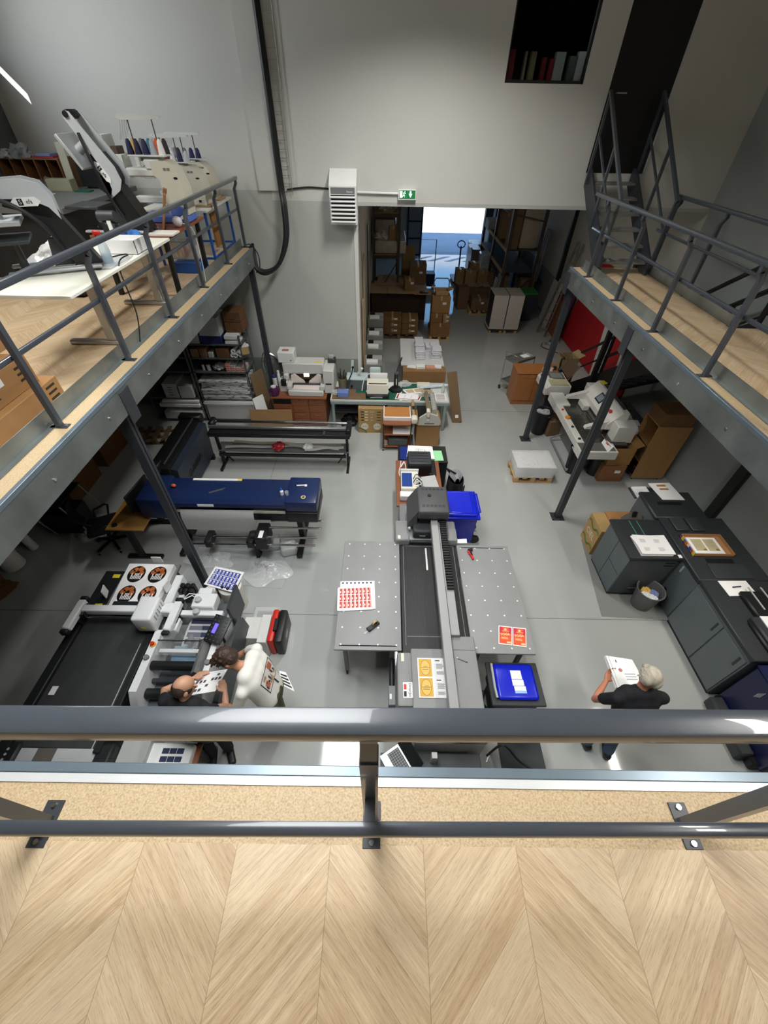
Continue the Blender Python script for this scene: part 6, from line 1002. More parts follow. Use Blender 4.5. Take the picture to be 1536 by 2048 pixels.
for k, (x, y, m, lb) in enumerate([(-0.9, 8.95, BLACK, 'black bag on the floor under the left end of the work table'), (-0.75, 9.2, CARDD, 'brown bag on the floor under the work table'), (0.15, 9.0, mat('grey_bag', '6A6A68', 0.5, 0, 0.1), 'grey bundle on the floor under the middle of the work table')]): crumple(lb, (x, y, 0.08), 0.2, m, 'floor_bag', 'bag', 0.8)
# brown drawer cabinet with booklet maker
dcab = wthing('drawer_cabinet', 'cherry wood drawer cabinet against the back wall under the booklet maker', 'cabinet', (-2.2, 9.35, 0)); box('body', CHERRY, -2.68, -1.42, 8.82, 9.62, 0, 0.76, 0.003, dcab); box('top', CHERRY, -2.70, -1.38, 8.76, 9.64, 0.76, 0.79, 0.003, dcab); box('niche_shade', BLACK, -2.66, -2.24, 8.816, 8.82, 0.6, 0.74, 0, dcab); box('side_door', CHERRY, -2.66, -2.24, 8.8, 8.82, 0.03, 0.58, 0.003, dcab)  # black sheet on the face paints the shade of an open niche
for i in range(2):
    for j in range(4): z0 = 0.02 + j * 0.185; dd = box('drawer', CHERRY, -2.21 + i * 0.395, -1.83 + i * 0.395, 8.8, 8.82, z0, z0 + 0.175, 0.004, dcab); MB().tube([(-2.09 + i * 0.395, 8.8, z0 + 0.13), (-2.05 + i * 0.395, 8.78, z0 + 0.115), (-1.99 + i * 0.395, 8.78, z0 + 0.115), (-1.95 + i * 0.395, 8.8, z0 + 0.13)], 0.006).build('handle', mat('brass', 'B08A5A', 0.35, 0.7, 0.05), dd)
WM = mat('maker_white', 'CFCFCB', 0.45, 0, 0.03); WL = mat('maker_lit', 'E6D9D2', 0.5, 0, 0.02)  # WL is the maker white with light put into its colour
bk_ = wthing('booklet_maker', 'large off white booklet maker with lit tray on the drawer cabinet', 'machine', (-1.95, 9.2, 0.79))
box('base', WM, -2.28, -1.45, 8.84, 9.0, 0.79, 0.92, 0.015, bk_); box('tray', WL, -2.18, -1.55, 8.9, 9.12, 0.9, 0.95, 0.008, bk_); box('roller', STEELD, -2.2, -1.53, 9.1, 9.16, 0.93, 0.98, 0.01, bk_)
for s in (1, -1): MB().prism([(-1.87 - s * 0.36, 0.95), (-1.87 - s * 0.36, 1.16), (-1.87 - s * 0.28, 1.2), (-1.87 - s * 0.06, 1.02), (-1.87 - s * 0.04, 0.95)], 'y', 9.16, 9.19).build('paper_wing', WL, bk_)
box('side_frame', WM, -2.3, -2.2, 8.9, 9.4, 0.92, 1.02, 0.01, bk_); box('side_frame', WM, -1.53, -1.42, 8.9, 9.4, 0.92, 1.02, 0.01, bk_); box('lamp_block', mat('lit_white', 'FFF3E6', 0.5, 0, 0, emit=0.8), -1.93, -1.8, 9.17, 9.22, 1.12, 1.2, 0.006, bk_); box('back_plate', mat('shade_tan', '8F7C68', 0.6, 0, 0.04), -2.3, -1.42, 9.4, 9.43, 0.95, 1.25, 0, bk_)
box('upper_hood', WM, -2.42, -1.45, 9.22, 9.6, 1.2, 1.42, 0.02, bk_); box('hood_edge', LGREY, -2.42, -1.45, 9.2, 9.24, 1.18, 1.22, 0.004, bk_); box('right_tower', WM, -1.45, -1.2, 9.0, 9.6, 0.79, 1.36, 0.015, bk_); box('tower_slot', BLACK, -1.4, -1.26, 8.995, 9.0, 1.02, 1.05, 0, bk_); box('tower_top', DGREY, -1.36, -1.18, 9.4, 9.56, 1.36, 1.46, 0.01, bk_); box('counter', LGREY, -1.34, -1.22, 9.42, 9.5, 1.46, 1.54, 0.01, bk_); box('left_tower', WM, -2.52, -2.3, 9.05, 9.35, 0.79, 1.05, 0.012, bk_); box('tower_parts', BLACK, -2.46, -2.34, 9.02, 9.1, 0.95, 1.1, 0.01, bk_); MB().box(-2.4, -2.28, 9.1, 9.3, 1.05, 1.2, 0.02).build('funnel', WM, bk_)
box('yellow_strip', mat('yellow_strip', 'E6D23A', 0.5, 0, 0), -1.66, -1.5, 9.3, 9.34, 1.42, 1.43, 0, bk_)
wbx = wthing('white_device', 'white box device standing on the left of the booklet maker', 'device', (-2.32, 9.45, 1.42)); box('body', WHITE, -2.5, -2.12, 9.25, 9.6, 1.42, 1.66, 0.012, wbx); box('top_label', mat('label_red', 'B05A50', 0.5, 0, 0.1), -2.4, -2.25, 9.35, 9.45, 1.66, 1.662, 0, wbx); MB().cyl((-2.2, 9.249, 1.48), (-2.2, 9.245, 1.48), 0.015).build('mark', NAVI, wbx)
cable('chrome flexible hose bending beside the booklet maker', [(-2.9, 9.5, 1.05), (-2.95, 9.55, 1.3), (-2.88, 9.6, 1.5), (-2.7, 9.6, 1.45), (-2.55, 9.58, 1.3)], 0.03, CHROME, 'flexible_hose', 'hose')
jr = thing('purple_tub', 'dark purple tub with white lid on the drawer cabinet', 'tub', (-2.62, 8.9, 0.79)); MB().lathe([(0.1, 0), (0.12, 0.06), (0.12, 0.14), (0.09, 0.2)]).build('body', mat('purple', '4A2048', 0.35, 0, 0.1), jr); MB().lathe([(0.06, 0.2), (0.06, 0.225)]).build('lid', WHITE, jr)
for k, (x, y, r, h, c, lb) in enumerate([(-2.68, 9.35, 0.06, 0.2, '3A3F7A', 'white pot with violet lid behind the purple tub'), (-2.56, 9.3, 0.035, 0.34, 'E4E4E2', 'slim white bottle behind the purple tub')]):
    t = thing('supply_bottle', lb, 'bottle', (x, y, 0.79)); MB().lathe([(r, 0), (r, h), (r * 0.7, h + 0.02)]).build('body', WHITE, t); MB().lathe([(r * 0.9, h + 0.02), (r * 0.9, h + 0.07)]).build('cap', mat('cap_' + c, c, 0.4, 0, 0), t)
# ================================================================== wall fittings
ht = wthing('wall_heater', 'white warm air heater with black louvres on the back wall left of the opening', 'heater', (-0.83, 9.55, 4.3))
MB().prism([(9.75, 4.9), (9.5, 4.74), (9.42, 4.68), (9.42, 4.1), (9.75, 4.1)], 'x', -1.08, -0.58).build('casing', WHITE, ht); box('dark_grille', BLACK, -1.05, -0.61, 9.415, 9.42, 4.13, 4.55, 0, ht); box('name_panel', MGREY, -1.05, -0.61, 9.414, 9.42, 4.57, 4.66, 0, ht); text('lettering', 'Reznor', 0.04, PAPER, ht, Matrix.Translation((-0.7, 9.413, 4.6)) @ R3(PI / 2, 0, 0))
for k in range(7): MB().cbox((-0.83, 9.405, 4.15 + k * 0.062), (0.46, 0.05, 0.012), rx=0.5).build('louvre', WHITE, ht)
ex = wthing('exit_sign', 'green and white emergency exit sign above the opening in the back wall', 'sign', (0.36, 9.7, 4.55)); box('case', WHITE, 0.19, 0.53, 9.66, 9.75, 4.46, 4.62, 0.008, ex); box('green_panel', mat('exit_green', '1E7A46', 0.4, 0, 0.02, emit=0.25), 0.21, 0.51, 9.655, 9.66, 4.485, 4.61, 0, ex); LGW = mat('exit_white', 'EAF8EC', 0.4, 0, 0, emit=0.7)
MB().prism([(0.385, 4.56), (0.405, 4.56), (0.405, 4.60), (0.435, 4.60), (0.435, 4.56), (0.455, 4.56), (0.42, 4.5)], 'y', 9.652, 9.655).build('arrow', LGW, ex)
dp = MB().box(0.22, 0.27, 9.652, 9.655, 4.5, 4.6).cyl((0.315, 9.655, 4.592), (0.315, 9.652, 4.592), 0.009, n=10)
for a, b_ in (((0.305, 4.58), (0.295, 4.545)), ((0.305, 4.575), (0.33, 4.56)), ((0.3, 4.575), (0.28, 4.565)), ((0.295, 4.545), (0.315, 4.525)), ((0.315, 4.525), (0.31, 4.5)), ((0.295, 4.545), (0.28, 4.52)), ((0.28, 4.52), (0.262, 4.518))): dp.bar((a[0], 9.6535, a[1]), (b_[0], 9.6535, b_[1]), 0.003, 0.012)
dp.build('pictogram', LGW, ex)
cdt = MB().cyl((-0.58, 9.72, 4.56), (0.19, 9.72, 4.55), 0.02, n=10).build('wall_conduit', WHITE); tag(cdt, 'white conduit running from the heater to the exit sign', 'conduit')
cable('thin black cable running along the wall to the heater', [(-1.08, 9.73, 4.6), (-1.5, 9.73, 4.62), (-1.9, 9.72, 4.58)], 0.014, BLACK)
tg_ = wthing('cable_tray', 'vertical wire cable tray on the back wall beside the pilaster', 'cable tray', (-1.9, 9.7, 6))
for x in (-1.97, -1.8): MB().cyl((x, 9.7, 4.5), (x, 9.7, 7.6), 0.006, n=6).build('rail', ALU, tg_)
for k in range(26): MB().cyl((-1.97, 9.7, 4.55 + k * 0.12), (-1.8, 9.7, 4.55 + k * 0.12), 0.004, n=6).build('rung', ALU, tg_)
for k, (dx, dy) in enumerate(((0, 0), (0.035, -0.02), (0.06, 0.01), (0.02, -0.045))): cable(['thick black cable', 'second black cable', 'third black cable', 'front black cable'][k] + ' of the bundle hanging in a loop to the left balcony', [(-2.06 + dx, 9.68 + dy, 7.6), (-2.04 + dx, 9.68 + dy, 6.0), (-2.03 + dx, 9.68 + dy, 4.7), (-2.0 + dx, 9.6 + dy, 4.35), (-2.02 + dx, 9.5 + dy, 3.85), (-2.2 + dx * .5, 9.42 + dy, 3.42), (-2.48, 9.38 + dy, 3.3 - dx), (-2.68, 9.4 + dy, 3.42 - dx), (-2.72 + dx, 9.45 + dy, 3.7 + dx)], 0.028, BLACK)
# ================================================================== stairs
us = wthing('upper_staircase', 'short dark steel staircase with pale treads rising from the right balcony to the black door', 'staircase', (4.05, 8.9, 3.69))
for k in range(6): y = 8.05 + k * 0.27; z = 3.69 + 0.185 * (k + 1); box('tread', mat('tread_grey', '858783', 0.5, 0.2, 0.05), 3.68, 4.44, y, y + 0.24, z - 0.035, z, 0.003, us)
for x in (3.64, 4.45): MB().prism([(7.96, 3.7), (8.2, 3.7), (9.74, 4.72), (9.74, 4.98), (9.6, 4.98), (7.96, 3.92)], 'x', x, x + 0.03).build('stringer', STEELD, us)
for x in (3.62, 4.5):
    MB().bar((x, 7.95, 4.72), (x, 9.66, 5.95), 0.045, 0.05).build('handrail', STEEL, us); MB().bar((x, 7.98, 4.3), (x, 9.66, 5.45), 0.03, 0.03).build('mid_rail', STEEL, us)
    for y, z0, z1 in ((8.0, 3.8, 4.72), (8.8, 4.25, 5.33), (9.62, 4.75, 5.95)): MB().bar((x, y, z0), (x, y, z1), 0.04).build('post', STEEL, us)
railing('stairwell_railing', 'dark steel railing of the stairwell on the far side of the right balcony', [5.66, 6.9, 8.15], 4.62, 'y', -1, 0.06, (0.0, 0.2))
bx = thing('stair_gate_post', 'tall dark post at the head of the lower stairs on the right balcony', 'post', (5.0, 5.5, LZ)); MB().bar((0, 0, 0), (0, 0, 1.1), 0.06).build('post', STEEL, bx)
ls = wthing('lower_staircase', 'black steel staircase descending behind the right balcony to the hall floor', 'staircase', (5.4, 8.2, 0))
N = 18; y0_, y1_ = 5.65, 10.7
for k in range(N - 1): t_k = (k + 1) / N; y = y0_ + (y1_ - y0_) * t_k; z = 3.69 * (1 - t_k); box('tread', STEELD, 5.06, 5.84, y - 0.14, y + 0.14, z - 0.03, z, 0, ls)
for x in (5.0, 5.86): MB().prism([(y0_, 3.69), (y0_ + 0.2, 3.69), (y1_ + 0.25, 0.1), (y1_ + 0.25, 0), (y1_ - 0.1, 0), (y0_, 3.4)], 'x', x, x + 0.05).build('stringer', mat('stair_black', '1D1F21', 0.45, 0.1, 0.05), ls)
for x in (5.02, 5.89):
    MB().bar((x, y0_ + 0.1, 4.62), (x, y1_ + 0.1, 1.0), 0.045).build('handrail', BLACK, ls); MB().bar((x, y0_ + 0.1, 4.2), (x, y1_ + 0.1, 0.58), 0.03).build('mid_rail', BLACK, ls)
    for k in range(4): t_k = k / 3; y = y0_ + 0.12 + (y1_ - y0_) * t_k; z = 3.62 * (1 - t_k); MB().bar((x, y, max(0, z - 0.05)), (x, y, z + 1.0), 0.05 + 0.03 * (k == 3)).build('post', BLACK, ls)
st_ = wthing('stair_column', 'black steel column with a pale edge strip beside the lower stairs', 'column', (4.95, 9.25, 0)); box('shaft', BLACK, 4.9, 5.0, 9.2, 9.3, 0, 3.56, 0.004, st_); box('edge_strip', PAPER, 5.0, 5.012, 9.2, 9.24, 0, 3.5, 0, st_)
# under-stair panels, ducts on the right wall
for k in range(3): o = MB().tube([(6.12, 7.2 + k * 0.09, 0.9), (6.12, 7.2 + k * 0.09, 1.9), (6.12, 7.9 + k * 0.05, 2.35 + k * 0.05)], 0.03, 8).build('wall_pipe', mat('pipe_blue', '3E4A58', 0.4, 0.2, 0.05)); tag(o, 'dark blue grey pipe bending up the right wall behind the guillotine table', 'pipe', 'pipes on the right wall')
# painted banner on the right wall beyond
bn = wthing('wall_banner', 'large red and white striped banner on the right wall beyond the stairs', 'banner', (6.18, 12.8, 1.3))
def stripe(nm, m, yb0, yb1, yt0, yt1, zt=2.7): MB().prism([(yb0, 0.05), (yb1, 0.05), (yt1, zt), (yt0, zt)], 'x', 6.17, 6.196).build(nm, m, bn)
BRD = mat('banner_red', 'A3121C', 0.6, 0, 0.04); BWH = mat('banner_white', 'C9C4BE', 0.6, 0, 0.03)
stripe('red_stripe', BRD, 11.8, 14.75, 12.1, 13.8); stripe('white_stripe', BWH, 11.2, 11.8, 11.5, 12.1); stripe('red_stripe', BRD, 10.5, 11.2, 10.8, 11.5); stripe('white_stripe', BWH, 10.1, 10.5, 10.4, 10.8); stripe('red_stripe', BRD, 9.8, 10.1, 9.9, 10.4)
tag(box('wall_panel', mat('panel_blue', '4F8CA8', 0.6, 0, 0.05), 6.16, 6.19, 14.85, 15.5, 0.1, 1.25), 'pale blue panel standing on the right wall beyond the red banner', 'panel')
# ================================================================== store room
for k, (y, h, lb) in enumerate(((10.6, 2.4, 'pale board leaning in the corner of the store opening'), (11.3, 3.2, 'second tall pale board along the store wall'), (13.6, 3.4, 'tall dark pole leaning on the store wall'))):
    o = box('wall_board', [CARDL, mat('store_paint2', 'A89A82', 0.7, 0, 0.05), STEELD][k], 0, 0.03, -0.12, 0.12, 0, h); o.location = (-0.57, y, 0); tag(o, lb, 'board')
def tower(lab, y, h):
    t = wthing('collating_tower', lab, 'machine', (-0.33, y, 0)); box('stand', DGREY, -0.52, -0.12, y - 0.24, y + 0.24, 0.08, h - 0.25, 0.01, t); box('tray_unit', mat('tray_grey2', '8D8F8A', 0.5, 0.1, 0.05), -0.56, -0.08, y - 0.28, y + 0.28, h - 0.25, h, 0.012, t); box('paper_pile', PAPER, -0.5, -0.2, y - 0.24, y - 0.06, h, h + 0.05, 0, t); box('tray_lip', LGREY, -0.55, -0.09, y + 0.02, y + 0.26, h, h + 0.02, 0, t); box('dark_slot', BLACK, -0.5, -0.35, y + 0.05, y + 0.2, h + 0.02, h + 0.06, 0, t)
    for x in (-0.5, -0.14):
        for yy in (y - 0.2, y + 0.2): castor((x, yy, 0), t, 0.03)
tower('grey machine tower nearest the corner of the store opening', 10.75, 0.85); tower('second grey machine tower along the store wall', 11.75, 0.85); tower('third grey machine tower along the store wall', 12.7, 0.85); tower('farthest machine tower with bright rim along the store wall', 13.45, 1.05)
wt = wthing('white_table', 'white topped table with shrink wrapped packets in the opening to the store', 'table', (1.0, 11.6, 0)); box('table_top', mat('table_white', 'D4D4D2', 0.4, 0, 0.02), 0.43, 1.6, 10.72, 12.5, 0.72, 0.75, 0.004, wt)
for x in (0.5, 1.53):
    for y in (10.8, 12.42): box('leg', BLACK, x - 0.025, x + 0.025, y - 0.025, y + 0.025, 0, 0.72, 0, wt)
PKT = mat('packet_white', 'D6D5DC', 0.25, 0, 0.15, 25)
for ci, (x, y, n) in enumerate(((0.98, 12.0, 4), (0.97, 11.6, 5), (0.97, 11.2, 5), (1.27, 11.75, 3), (1.42, 11.3, 5), (1.4, 11.65, 4))):
    for j in range(n): o = MB().box(-0.13, 0.13, -0.16, 0.16, 0, 0.045, 0.012).build('wrapped_packet', PKT); o.location = (x + random.uniform(-.015, .015), y + random.uniform(-.015, .015), 0.751 + j * 0.047); o.rotation_euler.z = random.uniform(-.12, .12); tag(o, 'shrink wrapped white packet in the piles on the white table', 'packet', 'wrapped packets on the white table')
carton('long brown carton across the near end of the white table', (1.05, 10.55, 0.0), (1.15, 0.32, 0.72), 0, mat('long_card', '8F6C44', 0.8, 0, 0.05), tape=False)
for k, (x, y, m, lb) in enumerate(((0.95, 10.62, PAPER, 'white booklet pile on the long brown carton'), (1.22, 10.6, mat('salmon_print', 'D9997E', 0.6, 0, 0.15, 20), 'salmon printed booklets on the long brown carton'), (1.4, 10.66, PAPER, 'white cards at the right end of the long brown carton'), (0.72, 10.66, PAPER, 'loose white leaf at the left on the long brown carton'))): o = MB().box(-0.12, 0.12, -0.09, 0.09, 0, 0.06 - 0.012 * k, 0.003).build('booklet_pile', m); o.location = (x, y, 0.721); o.rotation_euler.z = 0.1 - 0.1 * k; tag(o, lb, 'paper stack')
# left pallet rack with its load
rk = wthing('pallet_rack', 'dark pallet rack loaded with wrapped stock on the left of the store room', 'rack', (0, 18.4, 0)); RKM = mat('rack_steel', '4A443E', 0.5, 0.3, 0.08)
for x in (-0.5, 0.42):
    for y in (17.3, 19.4): box('upright', RKM, x - 0.04, x + 0.04, y - 0.04, y + 0.04, 0, 4.4, 0, rk)
for z in (1.85, 3.1):
    for y in (17.3, 19.4): box('beam', RKM, -0.46, 0.38, y - 0.03, y + 0.03, z - 0.1, z, 0, rk)
    box('deck', PALLETW, -0.46, 0.38, 17.33, 19.37, z - 0.02, z + 0.02, 0, rk)
MB().bar((-0.1, 17.3, 0.9), (0.42, 17.3, 1.7), 0.04).build('brace', RKM, rk)
o = MB().box(-0.45, 0.68, 17.35, 19.2, 1.89, 2.3, 0.05, 2).build('wrapped_sheets', mat('wrapped_sheets', 'B9B2A2', 0.25, 0, 0.15, 6)); tag(o, 'wrapped pile of white sheets on the lower level of the left pallet rack', 'paper stack')
crumple('white plastic sacks on the wrapped sheets of the left pallet rack', (-0.2, 17.8, 2.34), 0.33, mat('sack_white', 'CBC5BA', 0.3, 0, 0.2, 10), 'plastic_sack', 'sack', 0.8); carton('brown carton standing on the wrapped sheets of the left pallet rack', (0.22, 17.7, 2.3), (0.3, 0.4, 0.42), 0, CARD)
o = MB().box(-0.45, 0.3, 17.6, 19.2, 2.32, 2.9, 0.06, 2).build('wrapped_bale', mat('bale_grey', '9A9184', 0.3, 0, 0.2, 8)); tag(o, 'grey brown wrapped bale behind the sacks on the left pallet rack', 'bale'); crumple('crinkled clear packs on the top level of the left pallet rack', (-0.05, 17.9, 3.2), 0.4, mat('crinkle', 'B5B0A8', 0.15, 0.2, 0.4, 16), 'plastic_pack', 'pack', 0.8); carton('dark brown carton on the top level of the left pallet rack', (0.25, 18.6, 3.12), (0.35, 0.6, 0.5), 0, CARDD)
pc_ = wthing('stock_load', 'dark stack of stock under the flat cardboard in front of the left pallet rack', 'pallet load', (0.5, 17, 0)); box('load', mat('dark_load', '3A2C20', 0.8, 0, 0.15), -0.55, 1.45, 16.15, 18.2, 0.0, 0.92, 0.02, pc_)
for k, (x0, x1, y0, y1, z, m) in enumerate(((-0.6, 0.75, 16.1, 17.6, 0.92, CARDL), (0.2, 1.5, 16.6, 18.3, 0.935, mat('pinkish_card', 'B39A86', 0.8, 0, 0.04)), (-0.35, 0.8, 17.0, 18.3, 0.95, CARDL), (0.05, 1.15, 15.95, 16.7, 0.965, CARDL), (1.0, 1.62, 15.95, 16.6, 0.94, CARDL))):
    o = box('cardboard_sheet', m, x0, x1, y0, y1, z, z + 0.013); o.rotation_euler.z = 0; tag(o, ['flat cardboard sheet at the left front of the store pile', 'pinkish cardboard sheet at the right of the store pile', 'cardboard sheet at the back of the store pile', 'cardboard sheet lying on top at the front of the store pile', 'cardboard sheet at the right front corner of the store pile'][k], 'cardboard')
carton('small open carton on top of the flat cardboard pile', (0.82, 16.4, 0.98), (0.36, 0.34, 0.4), 0.1, mat('olive_card', '85683F', 0.8, 0, 0.05), sticker=1); carton('big dark carton behind the small one on the cardboard pile', (1.16, 17.4, 0.95), (0.62, 0.6, 0.68), 0, CARDD, sticker=1); carton('tall flat carton leaning beside the left pallet rack', (0.85, 18.6, 0.0), (0.5, 0.15, 1.9), 0.15, CARD, tape=False)
tag(box('black_slab', BLACK, 1.2, 1.5, 16.05, 16.2, 0.96, 1.0, 0.004), 'black flat tool on the right front of the cardboard pile', 'tool')
pallet('wooden pallet under the two left stacks of brown cartons', (0.45, 14.75, 0), (1.2, 0.8), 0, CARDD); pallet('wooden pallet under the right stack of brown cartons', (1.84, 14.6, 0), (0.7, 0.6), 0)
for j in range(3): carton(['lowest', 'middle', 'topmost'][j] + ' of the left stack of brown cartons behind the white table', (0.22, 14.7, 0.121 + j * 0.19), (0.62, 0.55, 0.185), 0, mat('brown_taped', '7C5B38', 0.5, 0, 0.12, 8), sticker=1)
for j in range(3): carton(['lowest', 'middle', 'topmost'][j] + ' of the second stack of brown cartons behind the white table', (0.82, 14.7, 0.121 + j * 0.18), (0.54, 0.55, 0.175), 0, MATS['brown_taped'], sticker=1)
carton('large carton at the base of the right carton stack', (1.84, 14.55, 0.121), (0.66, 0.5, 0.42), 0, mat('warm_card', '87633C', 0.8, 0, 0.06)); carton('medium carton on the large one of the right carton stack', (1.7, 14.6, 0.545), (0.38, 0.45, 0.26), 0, MATS['warm_card'])
for j in range(2): carton(['lower', 'upper'][j] + ' small printed carton beside the medium one of the right stack', (2.02, 14.5, 0.545 + j * 0.125), (0.22, 0.3, 0.12), 0, CARD, sticker=1)
carton('tall carton near the top of the right carton stack', (1.82, 14.75, 0.81), (0.6, 0.5, 0.5), 0, mat('mid_card2', '99754A', 0.8, 0, 0.05), sticker=1); carton('open carton with flaps on top of the right carton stack', (1.83, 14.85, 1.315), (0.42, 0.4, 0.14), 0, CARDL, open_=True)
hk = wthing('hand_truck', 'hand truck with rounded grey handle behind the right carton stack', 'hand truck', (1.85, 15.3, 0)); MB().tube([(1.6, 15.3, 0.05), (1.6, 15.3, 1.55), (1.66, 15.3, 1.66), (2.06, 15.3, 1.66), (2.12, 15.3, 1.55), (2.12, 15.3, 0.05)], 0.018).build('frame', MGREY, hk); box('toe_plate', MGREY, 1.6, 2.12, 15.05, 15.3, 0.02, 0.04, 0, hk)
for x in (1.56, 2.16): MB().cyl((x - 0.02, 15.36, 0.11), (x + 0.02, 15.36, 0.11), 0.11).build('wheel', BLACK, hk)
fc = wthing('folding_cart', 'black framed cart with a dark blue box near the loading doorway', 'cart', (1.75, 20.5, 0)); MB().tube([(1.4, 20.5, 0.1), (1.4, 20.5, 1.75), (2.1, 20.5, 1.75), (2.1, 20.5, 0.1)], 0.02).build('frame', BLACK, fc); box('blue_box', mat('cart_blue', '23305E', 0.5, 0, 0.05), 1.4, 2.1, 19.9, 20.45, 0.2, 0.6, 0.01, fc); box('platform', BLACK, 1.35, 2.15, 19.8, 20.5, 0.14, 0.18, 0, fc)
for x in (1.45, 2.05):
    for y in (19.9, 20.4): castor((x, y, 0), fc, 0.05)
# right side pallets and rack
for lab, c, d in (('wooden pallet under the film wrapped load on the right of the store', (3.5, 18.45, 0), (1.3, 0.9)), ('light wooden pallet under the carton with yellow tape', (3.62, 17.2, 0), (0.8, 0.7))): pallet(lab, c, d, 0)
ld_ = wthing('wrapped_load', 'film wrapped load of brown cartons on a pallet at the right of the store', 'pallet load', (3.55, 18.45, 0.12)); box('cartons', CARDD, 2.9, 4.1, 18.05, 18.9, 0.121, 0.62, 0.02, ld_); MB().grid(lambda u, v: (2.85 + 1.3 * u, 18.0 + 0.95 * v, 0.64 + 0.05 * random.random()), 16, 10).build('film', mat('load_film', 'DDD8D8', 0.12, 0, 0, alpha=0.6), ld_, sharp=15)
carton('carton with yellow tape on the light pallet at the right of the store', (3.6, 17.2, 0.121), (0.62, 0.5, 0.42), 0, CARDD, sticker=1); carton('upright brown carton on the floor beside the light pallet', (3.0, 17.6, 0), (0.42, 0.4, 0.8), 0.1, CARDD, tape=False)
for k, (x, y, z, s, lb) in enumerate(((2.95, 18.6, 0.66, (0.35, 0.4, 0.5), 'carton at the left front of the wrapped load'), (3.3, 18.25, 0.66, (0.4, 0.35, 0.55), 'carton at the near edge on the wrapped load'), (3.85, 18.7, 0.66, (0.4, 0.4, 0.45), 'carton at the right on the wrapped load'), (3.5, 18.75, 0.66, (0.38, 0.35, 0.7), 'open carton at the back of the wrapped load'), (4.15, 19.3, 0.0, (0.5, 0.5, 0.9), 'tall carton standing behind the wrapped load'))): carton(lb, (x, y, z), s, 0.05 * k, CARD)
pt = wthing('pallet_truck', 'pallet truck handle rising beside wrapped pallets near the loading doorway', 'pallet truck', (3.2, 20.6, 0)); MB().cyl((3.2, 20.6, 0.3), (3.15, 20.4, 1.55), 0.03).build('shaft', BLACK, pt); MB().tube([(3.15 + 0.16 * math.cos(a * PI / 8), 20.4, 1.62 + 0.13 * math.sin(a * PI / 8)) for a in range(16)], 0.02, closed=True).build('handle', BLACK, pt); box('forks', BLACK, 3.0, 3.4, 20.6, 21.8, 0.06, 0.14, 0.01, pt); box('pump', RED, 3.08, 3.32, 20.5, 20.75, 0.0, 0.45, 0.02, pt)
for lab, x0, x1, y0, y1, h, m in (('wrapped brown load behind the pallet truck', 3.75, 4.2, 21.0, 22.2, 1.3, mat('wrapped_brown', '8C7A68', 0.3, 0, 0.15, 6)), ('white wrapped load beside the doorway in the store', 3.95, 4.6, 22.5, 23.6, 1.2, mat('wrapped_pale', 'CFCED2', 0.3, 0, 0.1, 6)), ('pale grey stacked crates deep in the store', 4.7, 5.5, 22.6, 23.8, 1.9, BOXW), ('white plastic heap on a load in the store', 4.0, 4.7, 19.9, 20.7, 1.35, mat('pale_heap', 'C9CCD6', 0.25, 0, 0.3, 9))): o = box('wrapped_pallet_load', m, x0, x1, y0, y1, 0, h, 0.05); tag(o, lab, 'pallet load')
rr_ = wthing('tall_pallet_rack', 'tall dark pallet rack on the right of the store room', 'rack', (4.8, 19, 0))
for x in (4.3, 5.4):
    for y in (17.0, 19.4, 21.8): box('upright', RKM, x - 0.05, x + 0.05, y - 0.05, y + 0.05, 0, 4.6, 0, rr_)
for z in (1.45, 2.15):
    for x in (4.3, 5.4): box('beam', PALLETW if x < 5 else RKM, x - 0.03, x + 0.03, 17.0, 21.8, z - 0.1, z, 0, rr_)
    box('deck', STEELD, 4.32, 5.38, 17.05, 21.8, z - 0.03, z, 0, rr_)
MB().bar((4.3, 17.0, 0.2), (5.4, 17.0, 1.3), 0.04).bar((5.4, 17.0, 3.0), (4.3, 17.0, 3.2), 0.04).build('brace', RKM, rr_)
carton('tall dark brown carton on the tall pallet rack', (4.48, 17.4, 2.151), (0.34, 0.6, 1.2), 0, CARDD, tape=False); o = MB().box(4.72, 5.34, 17.2, 18.2, 2.151, 3.4, 0.05, 2).build('wrapped_block', mat('block_tan', 'B0A48E', 0.3, 0, 0.1, 5)); tag(o, 'pale film wrapped block beside the tall carton on the tall pallet rack', 'pallet load'); carton('brown carton on the tall pallet rack deeper in the store', (4.55, 19.2, 2.151), (0.4, 0.8, 0.8), 0, CARD); carton('flat carton pile on the deepest bay of the tall pallet rack', (4.5, 20.9, 2.151), (0.6, 0.8, 0.3), 0, BOXW); carton('brown flat carton under the rack at its near bay', (4.55, 18.0, 0.0), (0.18, 1.4, 1.3), 0, CARDD, tape=False)
o = MB().cbox((0, 0, 0), (0.3, 0.006, 0.34), rz=0.3, ry=0.5).build('silver_sheet', ALU); o.location = (4.75, 16.9, 0.75); tag(o, 'tilted silver sheet catching light under the tall pallet rack', 'sheet')
for k, (y, h, m, lb) in enumerate(((17.2, 1.3, mat('grey_panel', '9AA2AA', 0.4, 0.2, 0.05), 'grey panel leaning at the foot of the tall pallet rack'), (17.5, 1.1, WHITE, 'white panel leaning at the foot of the tall pallet rack'))): o = MB().cbox((0, 0, h / 2), (0.03, 0.5, h)).build('panel', m); o.location = (4.1, y, 0.02); o.rotation_euler.y = 0.12; tag(o, lb, 'panel')
WF = mat('cabinet_front', 'C9C4BC', 0.5, 0, 0.02)
